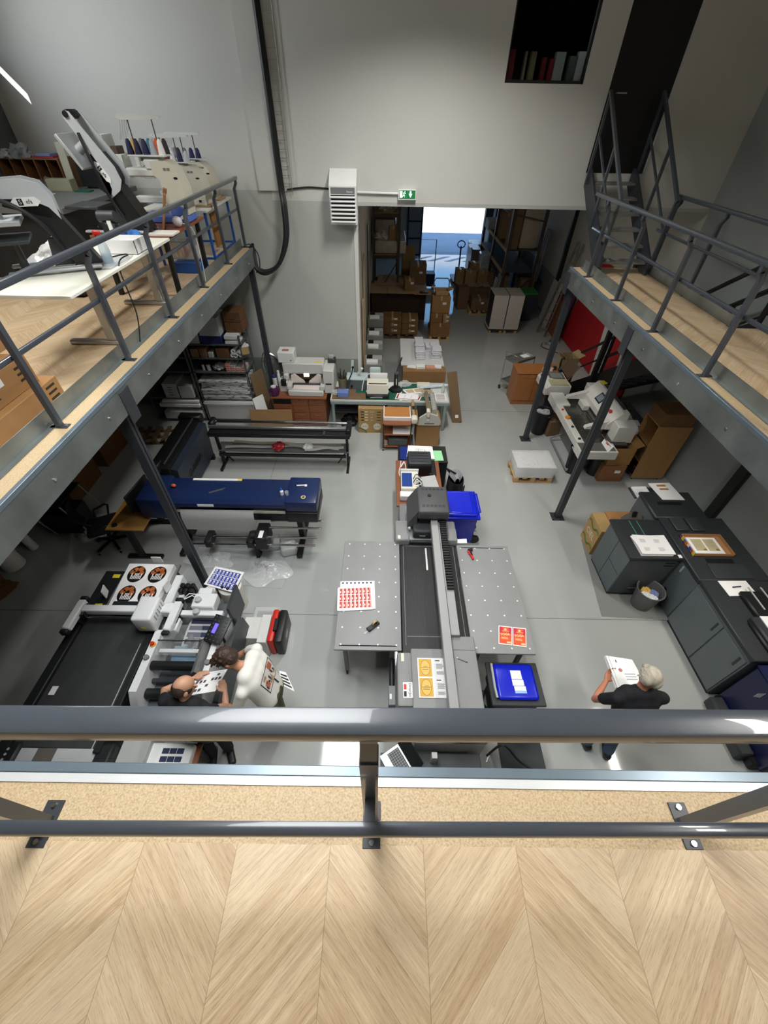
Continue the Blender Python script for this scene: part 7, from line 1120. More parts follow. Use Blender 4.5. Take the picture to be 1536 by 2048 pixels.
for k, x in enumerate((3.66, 4.19)):
    t = wthing('white_front_cabinet', ['left white fronted cabinet with open dark side standing on feet in the store opening', 'right white fronted cabinet next to the bin with green lid'][k], 'cabinet', (x + 0.25, 15.4, 0), 'white fronted cabinets'); box('back_board', WF, x, x + 0.5, 15.0, 15.02, 0.1, 1.24, 0.003, t); box('top', mat('cabinet_top', 'A79F94', 0.5, 0, 0.04), x, x + 0.5, 15.0, 15.85, 1.24, 1.26, 0.002, t); box('inner_dark', BLACK, x + 0.02, x + 0.48, 15.02, 15.8, 0.14, 1.24, 0, t); box('bottom', WF, x, x + 0.5, 15.0, 15.85, 0.1, 0.14, 0, t)  # solid black block paints the dark of the open inside
    for xx in (x + 0.06, x + 0.44):
        for yy in (15.06, 15.75): box('foot', PALLETW, xx - 0.04, xx + 0.04, yy - 0.04, yy + 0.04, 0, 0.1, 0, t)
gbn = wthing('grey_wheeled_bin', 'dark grey wheeled bin with green lid and letter beside the white fronted cabinets', 'bin', (5.2, 16.45, 0)); b = MB(); A = [(5.0, 16.2), (5.4, 16.2), (5.4, 16.65), (5.0, 16.65)]; B = [(4.93, 16.08), (5.48, 16.08), (5.48, 16.75), (4.93, 16.75)]
b.add([(x, y, 0.05) for x, y in A] + [(x, y, 0.96) for x, y in B], [(3, 2, 1, 0), (4, 5, 6, 7), (0, 1, 5, 4), (1, 2, 6, 5), (2, 3, 7, 6), (3, 0, 4, 7)]); b.build('body', DGREY, gbn); box('lid', mat('lid_green', '2E7A3E', 0.35, 0, 0.05), 4.9, 5.5, 16.05, 16.78, 0.96, 1.02, 0.02, gbn); text('lettering', 'E', 0.22, mat('navy_letter', '2B2F6A', 0.5, 0, 0), gbn, Matrix.Translation((5.28, 16.115, 0.68)) @ R3(0, 0.5, 0) @ R3(PI / 2 + 0.13, 0, 0), bold=0.008)
for x in (5.0, 5.4): MB().cyl((x - 0.02, 16.65, 0.1), (x + 0.02, 16.65, 0.1), 0.1).build('wheel', BLACK, gbn)
o = crumple('yellow bag on the floor between the rack and the green lidded bin', (4.95, 17.2, 0.1), 0.25, mat('yellow_bag', '8C7A2A', 0.5, 0, 0.1), 'yellow_bag', 'bag', 1.4); carton('brown carton standing behind the green lidded bin', (5.3, 17.3, 0), (0.5, 0.5, 1.2), 0, CARDD, tape=False)
la_ = wthing('ladder', 'aluminium extension ladder leaning against the right wall of the store', 'ladder', (5.6, 15, 0)); P0 = [Vector((5.47, 15.15, 0.02)), Vector((5.6, 14.72, 0.02))]; P1 = [Vector((6.08, 15.35, 2.75)), Vector((6.14, 15.05, 2.75))]
for a, b_ in zip(P0, P1): MB().bar(a, b_, 0.03, 0.09).build('stile', ALU, la_)
for k in range(9): t_k = (k + 0.6) / 9.5; MB().cyl(P0[0].lerp(P1[0], t_k), P0[1].lerp(P1[1], t_k), 0.016, n=8).build('rung', ALU, la_)
for k, (y, c, h, lb) in enumerate(((15.6, '7A2A34', 1.3, 'dark red board leaning behind the ladder'), (15.9, 'C9C4BC', 1.5, 'white board leaning behind the ladder'), (14.6, '5A2A5A', 1.6, 'purple board leaning behind the ladder near the red banner'), (14.95, '8A5A3A', 1.2, 'brown board leaning behind the foot of the ladder'), (16.3, 'B8B4AC', 1.4, 'pale board leaning farthest behind the ladder'))): o = MB().cbox((0, 0, h / 2), (0.02, 0.5, h)).build('leaning_board', mat('board_' + c, c, 0.6, 0, 0.08)); o.location = (5.92 - 0.01 * k, y, 0.01); o.rotation_euler.y = 0.14; tag(o, lb, 'board')
tw_ = MB().box(-0.2, 0.2, -0.1, 0.1, 0.05, 0.1).box(-0.3, -0.2, -0.16, 0.16, 0, 0.05).box(0.2, 0.3, -0.16, 0.16, 0, 0.05).build('step_bracket', ALU); tw_.location = (5.75, 14.2, 0.0); tw_.rotation_euler.z = 0.9; tag(tw_, 'chrome bracket lying on the floor at the foot of the ladder', 'bracket'); cable('thin black cable curling on the floor near the ladder', [(5.4, 14.2, 0.01), (5.3, 13.9, 0.01), (5.5, 13.6, 0.01), (5.7, 13.4, 0.01)], 0.012, BLACK)
for k in range(4): o = MB().cyl((0, 0, 0), (0.12, 0, 1.7), 0.05, n=12).build('long_tube', [ALU, MGREY, LGREY, mat('mauve_tube', '8A7A84', 0.4, 0.2, 0.1)][k]); o.location = (5.95, 18.2 + k * 0.12, 0.85); tag(o, ['silver', 'dark grey', 'pale grey', 'mauve'][k] + ' long tube standing on the wall bracket in the store', 'tube')
hb = box('tube_bracket', STEELD, 5.9, 6.2, 18.1, 18.7, 0.8, 0.85); tag(hb, 'steel wall bracket under the long tubes in the store', 'bracket')
o = box('store_post', MATS['wall_post_black'], 6.07, 6.195, 16.3, 16.44, 0, 5.0); tag(o, 'black steel post on the right wall of the store beside the ladder', 'column')
wp2 = wthing('white_door_panel', 'white framed door with dark panes at the right edge of the loading doorway', 'door', (5.7, 25.9, 0))
for x in (5.0, 5.45, 5.9): box('frame', WHITE, x, x + 0.12, 25.85, 25.92, 0, 3.6, 0, wp2)
for x in (5.12, 5.57): box('pane', DGREY, x, x + 0.33, 25.88, 25.9, 1.0, 3.6, 0, wp2); box('panel', WHITE, x, x + 0.33, 25.87, 25.91, 0, 1.0, 0, wp2)
# ================================================================== left balcony: tables, presses, embroidery machines
Z0 = LZ + 0.004; TZ = 4.44
pt_ = wthing('press_table', 'white topped folding table holding the heat press on the left balcony', 'table', (-3.3, 5.0, Z0)); box('table_top', mat('ivory_top', 'DEDDD0', 0.45, 0, 0.03), -3.75, -2.87, 4.0, 6.35, TZ - 0.03, TZ, 0.004, pt_)
for y in (4.75, 6.1): MB().box(-3.2, -3.1, y - 0.035, y + 0.035, Z0 + 0.05, TZ - 0.03, 0.01).build('leg', ALU, pt_); MB().box(-3.65, -2.95, y - 0.04, y + 0.04, Z0, Z0 + 0.05, 0.012).build('foot', ALU, pt_)
PRG = mat('press_grey', 'A9ADAF', 0.4, 0.2, 0.03); PRW = mat('press_pale', 'C3C9CC', 0.35, 0.2, 0.03)
def press(lab, loc, rz, up):
    t = thing('heat_press', lab, 'heat press', loc, rz)
    for y in (-0.16, 0.16): MB().box(-0.5, 0.32, y - 0.035, y + 0.035, 0.02, 0.05, 0.01).build('base_bar', PRG, t); MB().cyl((-0.47, y, 0), (-0.47, y, 0.03), 0.025).build('rubber_foot', BLACK, t); MB().cyl((0.28, y, 0), (0.28, y, 0.03), 0.025).build('rubber_foot', BLACK, t)
    MB().prism([(0.1, 0.05), (0.34, 0.05), (0.12, 0.5), (-0.06, 0.62), (-0.16, 0.5), (-0.04, 0.4)], 'y', -0.11, 0.11).build('column', BLACK, t); MB().prism([(-0.1, 0.05), (0.12, 0.05), (0.0, 0.28), (-0.06, 0.28)], 'y', -0.05, 0.05).build('gusset', DGREY, t)
    a = 1.05 if up else 0.0; M = TM(0.0, 0, 0.56, 0, 0, a)
    sp = MB(); sp.M = M
    for y in (-0.125, 0.115): sp.prism([(0.14, -0.12), (0.14, 0.06), (0.08, 0.16), (-0.05, 0.2), (-0.62, 0.17), (-0.66, 0.1), (-0.62, 0.07), (-0.05, 0.05), (0.08, -0.02)], 'y', y, y + 0.012)
    arm = sp.build('arm_plate', PRW, t); b = MB(); b.M = M; b.box(-0.66, -0.58, -0.12, 0.12, 0.08, 0.16, 0.03, 2).cyl((-0.62, -0.14, 0.12), (-0.62, 0.14, 0.12), 0.03).build('handle', BLACK, t)
    b = MB(); b.M = M; b.prism([(0.1, -0.12), (0.1, 0.04), (0.04, 0.11), (-0.06, 0.14), (-0.24, 0.12), (-0.28, 0.0)], 'y', -0.11, 0.11).build('side_cover', BLACK, t)
    for sy, rr in ((-0.127, PI / 2), (0.129, PI / 2)):
        b = MB(); b.M = M; s_ = -1 if sy < 0 else 1; b.prism([(-0.2, 0.03), (-0.16, 0.065), (0.0, 0.065), (0.04, 0.03), (0.0, -0.005), (-0.16, -0.005)], 'y', min(sy, sy + s_ * .004), max(sy, sy + s_ * .004)).build('badge', WHITE, t)
        b = MB(); b.M = M; b.box(-0.145 if s_ < 0 else -0.055, -0.105 if s_ < 0 else -0.015, min(sy + s_ * .004, sy + s_ * .006), max(sy + s_ * .004, sy + s_ * .006), 0.005, 0.055).build('badge_square', BLACK, t)
        MT = M @ Matrix.Translation((-0.125 if s_ < 0 else -0.035, sy + s_ * 0.006, 0.03)) @ R3(0, 0, 0 if s_ < 0 else PI) @ R3(PI / 2, 0, 0); text('lettering', 'S', 0.05, WHITE, t, MT); text('lettering', 'efa', 0.045, INK, t, M @ Matrix.Translation((-0.055 if s_ < 0 else -0.105, sy + s_ * 0.006, 0.03)) @ R3(0, 0, 0 if s_ < 0 else PI) @ R3(PI / 2, 0, 0))
    b = MB(); b.M = M; b.box(-0.56, -0.2, -0.2, 0.2, -0.14, -0.1, 0.006).cyl((-0.38, 0, -0.1), (-0.38, 0, 0.06), 0.05); b.build('heating_plate', PRG, t)
    MB().box(-0.62, -0.2, -0.22, 0.22, 0.28, 0.31, 0.005).cyl((-0.36, 0, 0.05), (-0.36, 0, 0.28), 0.04).build('lower_plate', DGREY, t)
    cable('', [M @ Vector((-0.45, -0.13, 0.1)), M @ Vector((-0.2, -0.17, 0.02)), Vector((-0.02, -0.16, 0.4)), Vector((0.05, -0.14, 0.2))], 0.018, BLACK, 'hose', '', t); return t
press('grey and black heat press with closed arm on the white topped table', (-3.36, 4.86, TZ), 0.5, False)
# brown table with lamp, open press and first embroidery machine
b2 = wthing('brown_table', 'brown topped table beyond the white one on the left balcony', 'table', (-3.4, 7.1, Z0)); box('table_top', mat('red_brown_top', '8A5034', 0.4, 0, 0.1), -3.95, -2.9, 6.4, 7.85, TZ - 0.03, TZ, 0.003, b2)
for x in (-3.85, -3.0):
    for y in (6.5, 7.75): MB().bar((x, y, TZ - 0.03), (x - 0.03, y, Z0), 0.05, 0.07).build('leg', BLACK, b2)
press('heat press with its arm swung open standing between the tables', (-3.5, 6.62, TZ), 0.0, True)
EW = mat('emb_white', 'D9DDD9', 0.4, 0, 0.02); EC = mat('emb_cream', 'D3CFBE', 0.45, 0, 0.03); EB = mat('emb_blue', '5A78C8', 0.45, 0, 0.04)
CON = ['1B2240', '1B2240', '20264A', 'A7A9AE', 'E8E8E6', 'C9A24A', '6E6F78', '3F7A92', 'D9602A', '33262A']
def embroidery(lab, loc, base_blue, cones, tag_):
    t = thing('embroidery_machine', lab, 'embroidery machine', loc)
    if base_blue: MB().box(-0.55, 0.12, -0.2, 0.2, 0.0, 0.1, 0.02).prism([(-0.1, 0.1), (0.12, 0.1), (0.12, 0.16), (0.0, 0.24), (-0.1, 0.16)], 'y', -0.2, 0.2).build('blue_base', EB, t)
    else: MB().box(-0.5, 0.2, -0.17, 0.17, 0.0, 0.04, 0.01).build('tan_pad', mat('tan_pad', 'A58B66', 0.8, 0, 0.05), t)
    z = 0.1 if base_blue else 0.04
    MB().prism([(-0.15, z), (0.13, z), (0.15, z + 0.3), (0.08, z + 0.52), (-0.02, z + 0.6), (-0.22, z + 0.6), (-0.22, z + 0.45), (-0.15, z + 0.4)], 'y', -0.16, 0.16).build('body', EC, t)
    for k in range(2): MB().box(-0.06 + k * 0.05, -0.02 + k * 0.05, -0.163, -0.16, z + 0.5, z + 0.53).build('vent', MGREY, t)
    MB().lathe([(0.03, -0.002), (0.03, 0.002)], n=14, sy=0.5).build('dark_port', BLACK, t).matrix_local = TM(0.08, -0.161, z + 0.42, 0, PI / 2, 0); MB().box(0.02, 0.06, -0.168, -0.158, z + 0.04, z + 0.08).build('plug', BLACK, t)
    MB().box(-0.62, -0.15, -0.11, 0.11, z + 0.42, z + 0.52, 0.02).box(-0.32, -0.1, -0.13, 0.13, z + 0.5, z + 0.62, 0.02).build('arm', EW, t)
    MB().box(-0.78, -0.6, -0.12, 0.12, z + 0.4, z + 0.66, 0.01).box(-0.82, -0.76, -0.15, 0.15, z + 0.42, z + 0.86, 0.008).build('needle_head', EW, t); box('needle_slot', BLACK, -0.72, -0.69, -0.124, -0.119, z + 0.5, z + 0.6, 0, t); MB().box(-0.72, -0.64, -0.1, 0.1, z + 0.66, z + 0.74).build('tension_block', mat('tension_brown', '5A4A44', 0.5, 0, 0.2), t)
    MB().box(-0.62, -0.1, -0.06, 0.06, z + 0.12, z + 0.2, 0.01).build('lower_arm', EW, t)
    MB().box(-0.5, 0.0, -0.15, 0.15, z + 0.64, z + 0.66, 0.004).build('cone_tray', EW, t); box('cone_post', EW, -0.3, -0.15, -0.06, 0.06, z + 0.58, z + 0.64, 0, t)
    MB().prism([(-0.56, z + 1.02), (-0.52, z + 1.05), (-0.1, z + 1.05), (0.02, z + 1.04), (0.02, z + 1.02), (-0.2, z + 1.0), (-0.5, z + 1.0)], 'y', -0.03, 0.03).build('thread_bar', EW, t)
    for x in (-0.42, -0.1): MB().cyl((x, 0, z + 0.66), (x, 0, z + 1.02), 0.007, n=8).build('stand_rod', STEELD, t)
    for k, c in enumerate(cones): x = -0.46 + (k % 5) * 0.105; y = -0.09 + 0.16 * (k // 5); MB().lathe([(0.045, 0), (0.043, 0.03), (0.03, 0.13), (0.015, 0.16)], n=14).build('thread_cone', mat('thread_' + c, c, 0.7, 0, 0.05), t).location = (x, y, z + 0.66)
    for k in range(5): MB().tube([(-0.52 + k * 0.03, 0.0, z + 1.0), (-0.55 + k * 0.025, 0, z + 0.9), (-0.6 + k * 0.02, 0, z + 0.8)], 0.003, 5).build('guide_wire', LGREY, t)
    return t
embroidery('white embroidery machine on a blue base at the brown table', (-3.04, 7.45, TZ), True, CON, 'a')
t2 = wthing('blue_leg_table', 'white topped table with blue steel legs under the two far embroidery machines', 'table', (-3.3, 8.7, Z0)); box('table_top', mat('ivory_b', 'CFCDC4', 0.5, 0, 0.03), -3.95, -2.88, 7.95, 9.4, TZ + 0.03, TZ + 0.06, 0.003, t2); BLG = mat('leg_blue', '1F4E9A', 0.4, 0, 0.04)
for x in (-3.85, -2.95):
    for y in (8.05, 9.3): MB().bar((x, y, TZ + 0.03), (x, y, Z0), 0.035).build('leg', BLG, t2)
for y in (8.05, 9.3): MB().bar((-3.85, y, Z0 + 0.12), (-2.95, y, Z0 + 0.12), 0.03).build('cross_bar', BLG, t2)
MB().bar((-2.95, 8.05, Z0 + 0.12), (-2.95, 9.3, Z0 + 0.12), 0.03).build('side_bar', BLG, t2)
embroidery('second cream embroidery machine on the blue legged table', (-3.08, 8.4, TZ + 0.06), False, ['D9602A', '7A1F2E', 'E4E4E6', '262A4A', 'B9BCC2', '1C1E28', '5A5C68'], 'b').scale.z = 0.8; embroidery('farthest cream embroidery machine at the back wall on the blue legged table', (-3.12, 9.05, TZ + 0.06), False, ['C9CCD2', '3A2A2E', '7A7C84', '2E2A5A', '262A55', '8A8C94'], 'c').scale.z = 0.8
# small things on the tables
sb_ = thing('spray_bottle', 'clear spray bottle with red trigger and pale blue liquid on the white table', 'bottle', (-3.02, 5.05, TZ)); MB().lathe([(0.05, 0), (0.052, 0.12), (0.045, 0.18), (0.018, 0.25), (0.018, 0.27)]).build('body', mat('clear_pale', 'D9E6EC', 0.05, 0, 0, alpha=0.55), sb_); MB().lathe([(0.045, 0.01), (0.046, 0.1)]).build('liquid', mat('pale_blue_liquid', '9CC4DC', 0.1, 0, 0.03, alpha=0.8), sb_); MB().box(-0.05, 0.025, -0.018, 0.018, 0.27, 0.31, 0.008).box(-0.04, -0.025, -0.01, 0.01, 0.22, 0.28).build('trigger', RED, sb_)
o = MB().box(-0.18, 0.18, -0.14, 0.14, 0, 0.006).box(-0.18, -0.174, -0.14, 0.14, 0, 0.14).box(0.174, 0.18, -0.14, 0.14, 0, 0.14).box(-0.18, 0.18, -0.14, -0.134, 0, 0.14).box(-0.18, 0.18, 0.134, 0.14, 0, 0.14).build('white_box', PAPER); o.location = (-3.08, 5.62, TZ); tag(o, 'open white card box behind the spray bottle on the white table', 'box')
tag(box('clear_tray', mat('clear_tray', 'D8DEE2', 0.1, 0, 0, alpha=0.5), -3.25, -2.92, 4.86, 5.4, TZ + 0.001, TZ + 0.02, 0.004), 'shallow clear tray under the spray bottle', 'tray'); cable('thin black cable lying across the white table by the spray bottle', [(-3.3, 4.9, TZ + 0.03), (-3.1, 5.2, TZ + 0.03), (-2.95, 5.35, TZ + 0.03), (-2.9, 5.0, TZ), (-2.85, 4.9, Z0 + 0.3), (-2.88, 4.8, Z0 + 0.01)], 0.007, BLACK)
lm = thing('globe_lamp', 'small white globe lamp with a thin cord on the brown table', 'lamp', (-2.98, 7.0, TZ)); MB().ball((0, 0, 0.07), 0.065).build('globe', WHITE, lm); MB().cyl((0.05, 0.02, 0.1), (0.1, 0.05, 0.13), 0.018).build('socket', WHITE, lm); cable('', [(0.06, 0, 0.05), (0.09, 0.1, 0.01), (0.12, 0.2, -0.1), (0.12, 0.2, -0.5), (0.1, 0.2, -0.74)], 0.006, CREAM, 'cord', '', lm)
o = box('white_tray', mat('white_tray', 'DAD6CE', 0.5, 0, 0.03), -0.17, 0.17, -0.13, 0.13, 0, 0.025, 0.003); o.location = (-3.02, 6.55, TZ + 0.001); tag(o, 'white board lying at the near corner of the brown table', 'board')
cbd = MB().cbox((0, 0, 0.2), (0.03, 0.34, 0.42), 0.002).cbox((0.0, 0.1, 0.43), (0.05, 0.12, 0.05)).build('clipboard_stack', mat('board_brown', '8A5E34', 0.6, 0, 0.15)); cbd.location = (-3.18, 6.95, TZ); cbd.rotation_euler = (0, 0.35, 0.35); tag(cbd, 'stack of brown clipboards leaning beside the open heat press', 'clipboard')
crumple('blue cloth hanging over the edge behind the spray bottle', (-3.3, 6.2, TZ + 0.03), 0.13, mat('cloth_blue', '3F74B8', 0.8, 0, 0.1), 'blue_cloth', 'cloth'); pc2 = thing('printing_head', 'small black and silver device on the white table before the open press', 'device', (-3.42, 6.05, TZ)); MB().box(-0.08, 0.08, -0.07, 0.07, 0, 0.22, 0.02).build('body', BLACK, pc2); MB().cyl((-0.1, 0, 0.27), (0.1, 0, 0.27), 0.06).build('drum', DGREY, pc2); box('white_guide', WHITE, 0.02, 0.06, -0.09, -0.07, 0.12, 0.24, 0, pc2)
heap('white plastic wrap lying over the near left of the white table', (-3.72, 5.35, TZ + 0.002), 0.3, 0.35, 0.16, 8)
# counter with pigeonholes at the back left
ct = wthing('grey_counter', 'dark grey counter in the far left corner of the left balcony', 'counter', (-5.3, 8.2, Z0)); box('counter_top', mat('counter_grey', '6E706E', 0.5, 0, 0.05), -6.55, -4.62, 7.1, 9.5, 4.55, 4.62, 0.004, ct); box('counter_body', mat('counter_dark', '2A2A2B', 0.6, 0, 0.08), -6.5, -4.72, 7.2, 9.45, Z0, 4.55, 0.004, ct)
pg = wthing('pigeonhole_shelf', 'brown wooden pigeonhole shelf standing on the grey counter', 'shelf', (-6.0, 9.2, 4.62)); PGW = mat('pigeon_wood', '7A5330', 0.6, 0, 0.1)
for k in range(6): x = -6.55 + k * 0.2; box('divider', PGW, x, x + 0.015, 8.95, 9.45, 4.62, 5.0, 0, pg)
box('top', PGW, -6.55, -5.53, 8.95, 9.45, 5.0, 5.02, 0, pg); box('back', CARDD, -6.55, -5.53, 9.44, 9.46, 4.62, 5.0, 0, pg)
crumple('grey cloth cap lying on the pigeonhole shelf', (-6.2, 9.1, 5.05), 0.2, mat('cap_grey', '7E8284', 0.8, 0, 0.1), 'cap', 'cap', 0.7); crumple('pale cloth pile at the left end of the pigeonhole shelf', (-6.42, 9.05, 5.04), 0.14, mat('cloth_pale', 'A8A8AA', 0.8, 0, 0.1), 'cloth_pile', 'cloth'); tag(box('red_folder', mat('folder_red', '9A2436', 0.6, 0, 0.05), -5.95, -5.62, 9.0, 9.3, 5.021, 5.045), 'red folder on the right end of the pigeonhole shelf', 'folder'); tag(box('blue_folder', mat('folder_pale', '6E7EA8', 0.6, 0, 0.05), -5.9, -5.66, 9.0, 9.28, 5.046, 5.075), 'blue grey folder on top of the red folder', 'folder')
o = MB().cbox((0, 0, 0.3), (0.12, 0.02, 0.62)).build('pale_board', mat('pale_khaki', 'A9A894', 0.6, 0, 0.03)); o.location = (-5.42, 8.9, 4.62); o.rotation_euler = (-0.1, 0.03, 0.1); tag(o, 'tall pale panel standing right of the pigeonholes on the counter', 'panel'); o = box('khaki_box', mat('khaki_box', '9A977F', 0.6, 0, 0.04), -0.2, 0.2, -0.1, 0.1, 0, 0.16, 0.004); o.location = (-5.5, 8.75, 4.62); tag(o, 'khaki box in front of the tall pale panel on the counter', 'box'); tag(box('black_monitor', BLACK, -5.3, -4.85, 9.0, 9.05, 4.65, 4.95, 0.006), 'black screen standing at the right of the counter', 'monitor'); tag(box('white_parcel', BOXW, -5.3, -5.05, 9.1, 9.4, 4.621, 5.06, 0.01), 'pale parcel behind the black screen at the counter', 'parcel')
tag(box('green_strip', GM, -5.25, -5.0, 8.6, 8.75, 4.62, 4.64), 'small green mat on the right of the counter', 'mat'); crumple('teal tape dispenser at the left of the counter', (-6.2, 8.4, 4.66), 0.14, mat('teal', '5FA08C', 0.5, 0, 0.1), 'teal_dispenser', 'dispenser', 1.0); crumple('pile of small grey parts in the second pigeonhole', (-5.95, 9.05, 4.66), 0.12, mat('parts_grey', '77736C', 0.4, 0.4, 0.4, 60), 'metal_parts', 'parts', 1.0); sheet('white papers lying on the front of the counter', [(-6.1, 7.9), (-5.4, 8.1), (-5.45, 8.4), (-6.1, 8.2)], 4.621, 0.004)
tag(box('office_bag', BLACK, -4.7, -4.3, 6.3, 6.7, Z0, 4.2, 0.05), 'black chair back in the gap between counter and tables', 'chair')
# plastic crate, roll under tables
cr2 = wthing('storage_crate', 'clear crate with thread cones under the blue legged table', 'crate', (-3.3, 7.85, Z0)); box('lower_blue', mat('crate_blue', '2A5AA8', 0.4, 0, 0.05), -3.5, -3.05, 7.6, 7.95, Z0, Z0 + 0.16, 0.01, cr2); box('upper_clear', FILM, -3.5, -3.05, 7.6, 7.95, Z0 + 0.2, Z0 + 0.45, 0.02, cr2)
for k, c in enumerate(('C9A24A', 'B0527A', 'D9D9D6')): o = MB().lathe([(0.05, 0), (0.03, 0.14)], n=14).build('thread_cone', mat('thread_' + c, c, 0.7, 0, 0.05)); o.location = (-3.4 + k * 0.11, 7.75, Z0 + 0.215); tag(o, ['ochre', 'pink', 'white'][k] + ' thread cone inside the clear crate', 'thread cone')
tag(MB().cbox((-3.1, 8.9, Z0 + 0.4), (0.03, 0.4, 0.5)).build('wood_panel', mat('panel_orange', '9A6A34', 0.6, 0, 0.1)), 'orange brown panel standing under the blue legged table', 'panel'); cable('thin cables hanging over the end of the left balcony', [(-2.85, 9.4, LZ + 0.02), (-2.72, 9.5, LZ + 0.04), (-2.6, 9.52, LZ - 0.15), (-2.62, 9.5, LZ - 0.4), (-2.7, 9.48, LZ - 0.45)], 0.01, BLACK)
# printed cartons at the near left of the balcony
LC = mat('export_carton', 'A67C4E', 0.75, 0, 0.04); INKB = mat('carton_ink', '3A2E22', 0.8, 0, 0)
def lcarton(lab, x0, x1, y0, y1, z0, z1, globe=True):
    t = wthing('printed_carton', lab, 'box', ((x0 + x1) / 2, (y0 + y1) / 2, z0), 'printed cartons on the left balcony'); box('body', LC, x0, x1, y0, y1, z0, z1, 0.004, t); h = z1 - z0; yc = y0 + (y1 - y0) * 0.42
    if globe:
        for r in (0.08, 0.04): MB().tube([(x1 + 0.0005, yc + r * math.cos(a * PI / 14), z0 + h * .5 + 0.08 * math.sin(a * PI / 14)) for a in range(28)], 0.0035, 5, closed=True).build('globe_ring', INKB, t)
        MB().bar((x1 + 0.0005, yc - 0.08, z0 + h * .5), (x1 + 0.0005, yc + 0.08, z0 + h * .5), 0.003).build('globe_line', INKB, t); text('lettering', 'LBX', 0.07, INKB, t, Matrix.Translation((x1 + 0.0015, yc, z0 + h * .5)) @ R3(0, 0, PI / 2) @ R3(PI / 2, 0, 0), bold=0.003)
        b = MB(); [b.box(x1, x1 + 0.001, yc + 0.13, yc + 0.26 - 0.02 * (k % 3), z0 + h * 0.25 + k * 0.022, z0 + h * 0.25 + k * 0.022 + 0.01) for k in range(7)]; b.build('print_block', INKB, t); box('paper_label', PAPER, x1, x1 + 0.0015, yc + 0.3, yc + 0.36, z0 + h * 0.55, z0 + h * 0.8, 0, t)
    for k in range(3): box('end_print', INKB, x1, x1 + 0.001, y1 - 0.18, y1 - 0.06, z0 + h * 0.3 + 0.05 * k, z0 + h * 0.3 + 0.05 * k + 0.02, 0, t)
    return t
lcarton('lowest and nearest printed carton on the left balcony beside the kick plate', -3.45, -3.02, 2.3, 3.52, Z0, Z0 + 0.22, False); lcarton('printed carton with globe mark stacked second beside the railing', -3.55, -3.1, 2.2, 3.42, Z0 + 0.222, Z0 + 0.46); lcarton('printed carton with globe mark stacked third on the left balcony', -3.75, -3.3, 2.3, 3.55, Z0 + 0.462, Z0 + 0.70); lcarton('topmost printed carton on the left balcony under the black bracket', -3.95, -3.5, 2.5, 3.7, Z0 + 0.702, Z0 + 0.92)
sheet('white delivery note on the second printed carton', [(-3.32, 3.0), (-3.16, 3.02), (-3.16, 3.22), (-3.32, 3.2)], Z0 + 0.461, 0.002); o = MB().box(-0.35, 0.3, -0.03, 0.03, 0, 0.035, 0.008).build('black_bracket', BLACK); o.location = (-3.75, 3.75, Z0 + 0.925); tag(o, 'black flat bracket lying on the topmost printed carton', 'bracket')
# ================================================================== people
def remesh(mb, name, m, parent, vox=0.008, it=4):
    bm = mb.bm; bmesh.ops.recalc_face_normals(bm, faces=bm.faces)
    me = bpy.data.meshes.new(name); bm.to_mesh(me); bm.free()
    for p in me.polygons: p.use_smooth = True
    me.materials.append(m); o = bpy.data.objects.new(name, me); COL.objects.link(o); o.parent = parent
    if parent is not None and parent.name in OFF: o.location = OFF[parent.name]
    r = o.modifiers.new('fuse', 'REMESH'); r.mode = 'VOXEL'; r.voxel_size = vox; r.use_smooth_shade = True
    s = o.modifiers.new('soft', 'SMOOTH'); s.iterations = it; s.factor = 0.5
    return o
def limb(mb, pts, rs, n=14):
    mb.tube(pts, rs, n)
    for p, r in zip(pts, rs): mb.ball(p, r * 0.99, 14, 10)
def hand(mb, w, d, nrm, side, curl=0.5, k=1.0):
    """wrist w, pointing d, palm normal nrm (fingers curl towards it), side = thumb side vector sign"""
    w, d, nrm = Vector(w), Vector(d).normalized(), Vector(nrm); nrm = (nrm - d * nrm.dot(d)).normalized(); s = d.cross(nrm).normalized() * side
    for i in range(4):
        b = w + s * (0.030 - 0.020 * i) * k + d * (0.088 - 0.006 * abs(i - 1)) * k
        limb(mb, [w + s * (0.014 - 0.010 * i) * k + d * 0.02 * k, b], [0.016 * k, 0.0125 * k], 10)
        L = (0.042, 0.047, 0.044, 0.034)[i] * k; a = curl; p = b; pts = [p]
        for f in (1.0, 0.72, 0.55): p = p + (d * math.cos(a) + nrm * math.sin(a)) * L * f; pts.append(p); a += curl
        limb(mb, pts, [0.0098 * k, 0.0092 * k, 0.0085 * k, 0.0072 * k], 10)
    t0 = w + s * 0.022 * k + d * 0.025 * k; t1 = t0 + (s * 0.75 + d * 0.55) * 0.04 * k; t2 = t1 + (s * 0.25 + d * 0.9 - nrm * 0.1) * 0.034 * k; t3 = t2 + (d + nrm * 0.2) * 0.026 * k
    limb(mb, [t0, t1, t2, t3], [0.016 * k, 0.013 * k, 0.011 * k, 0.0085 * k], 10)
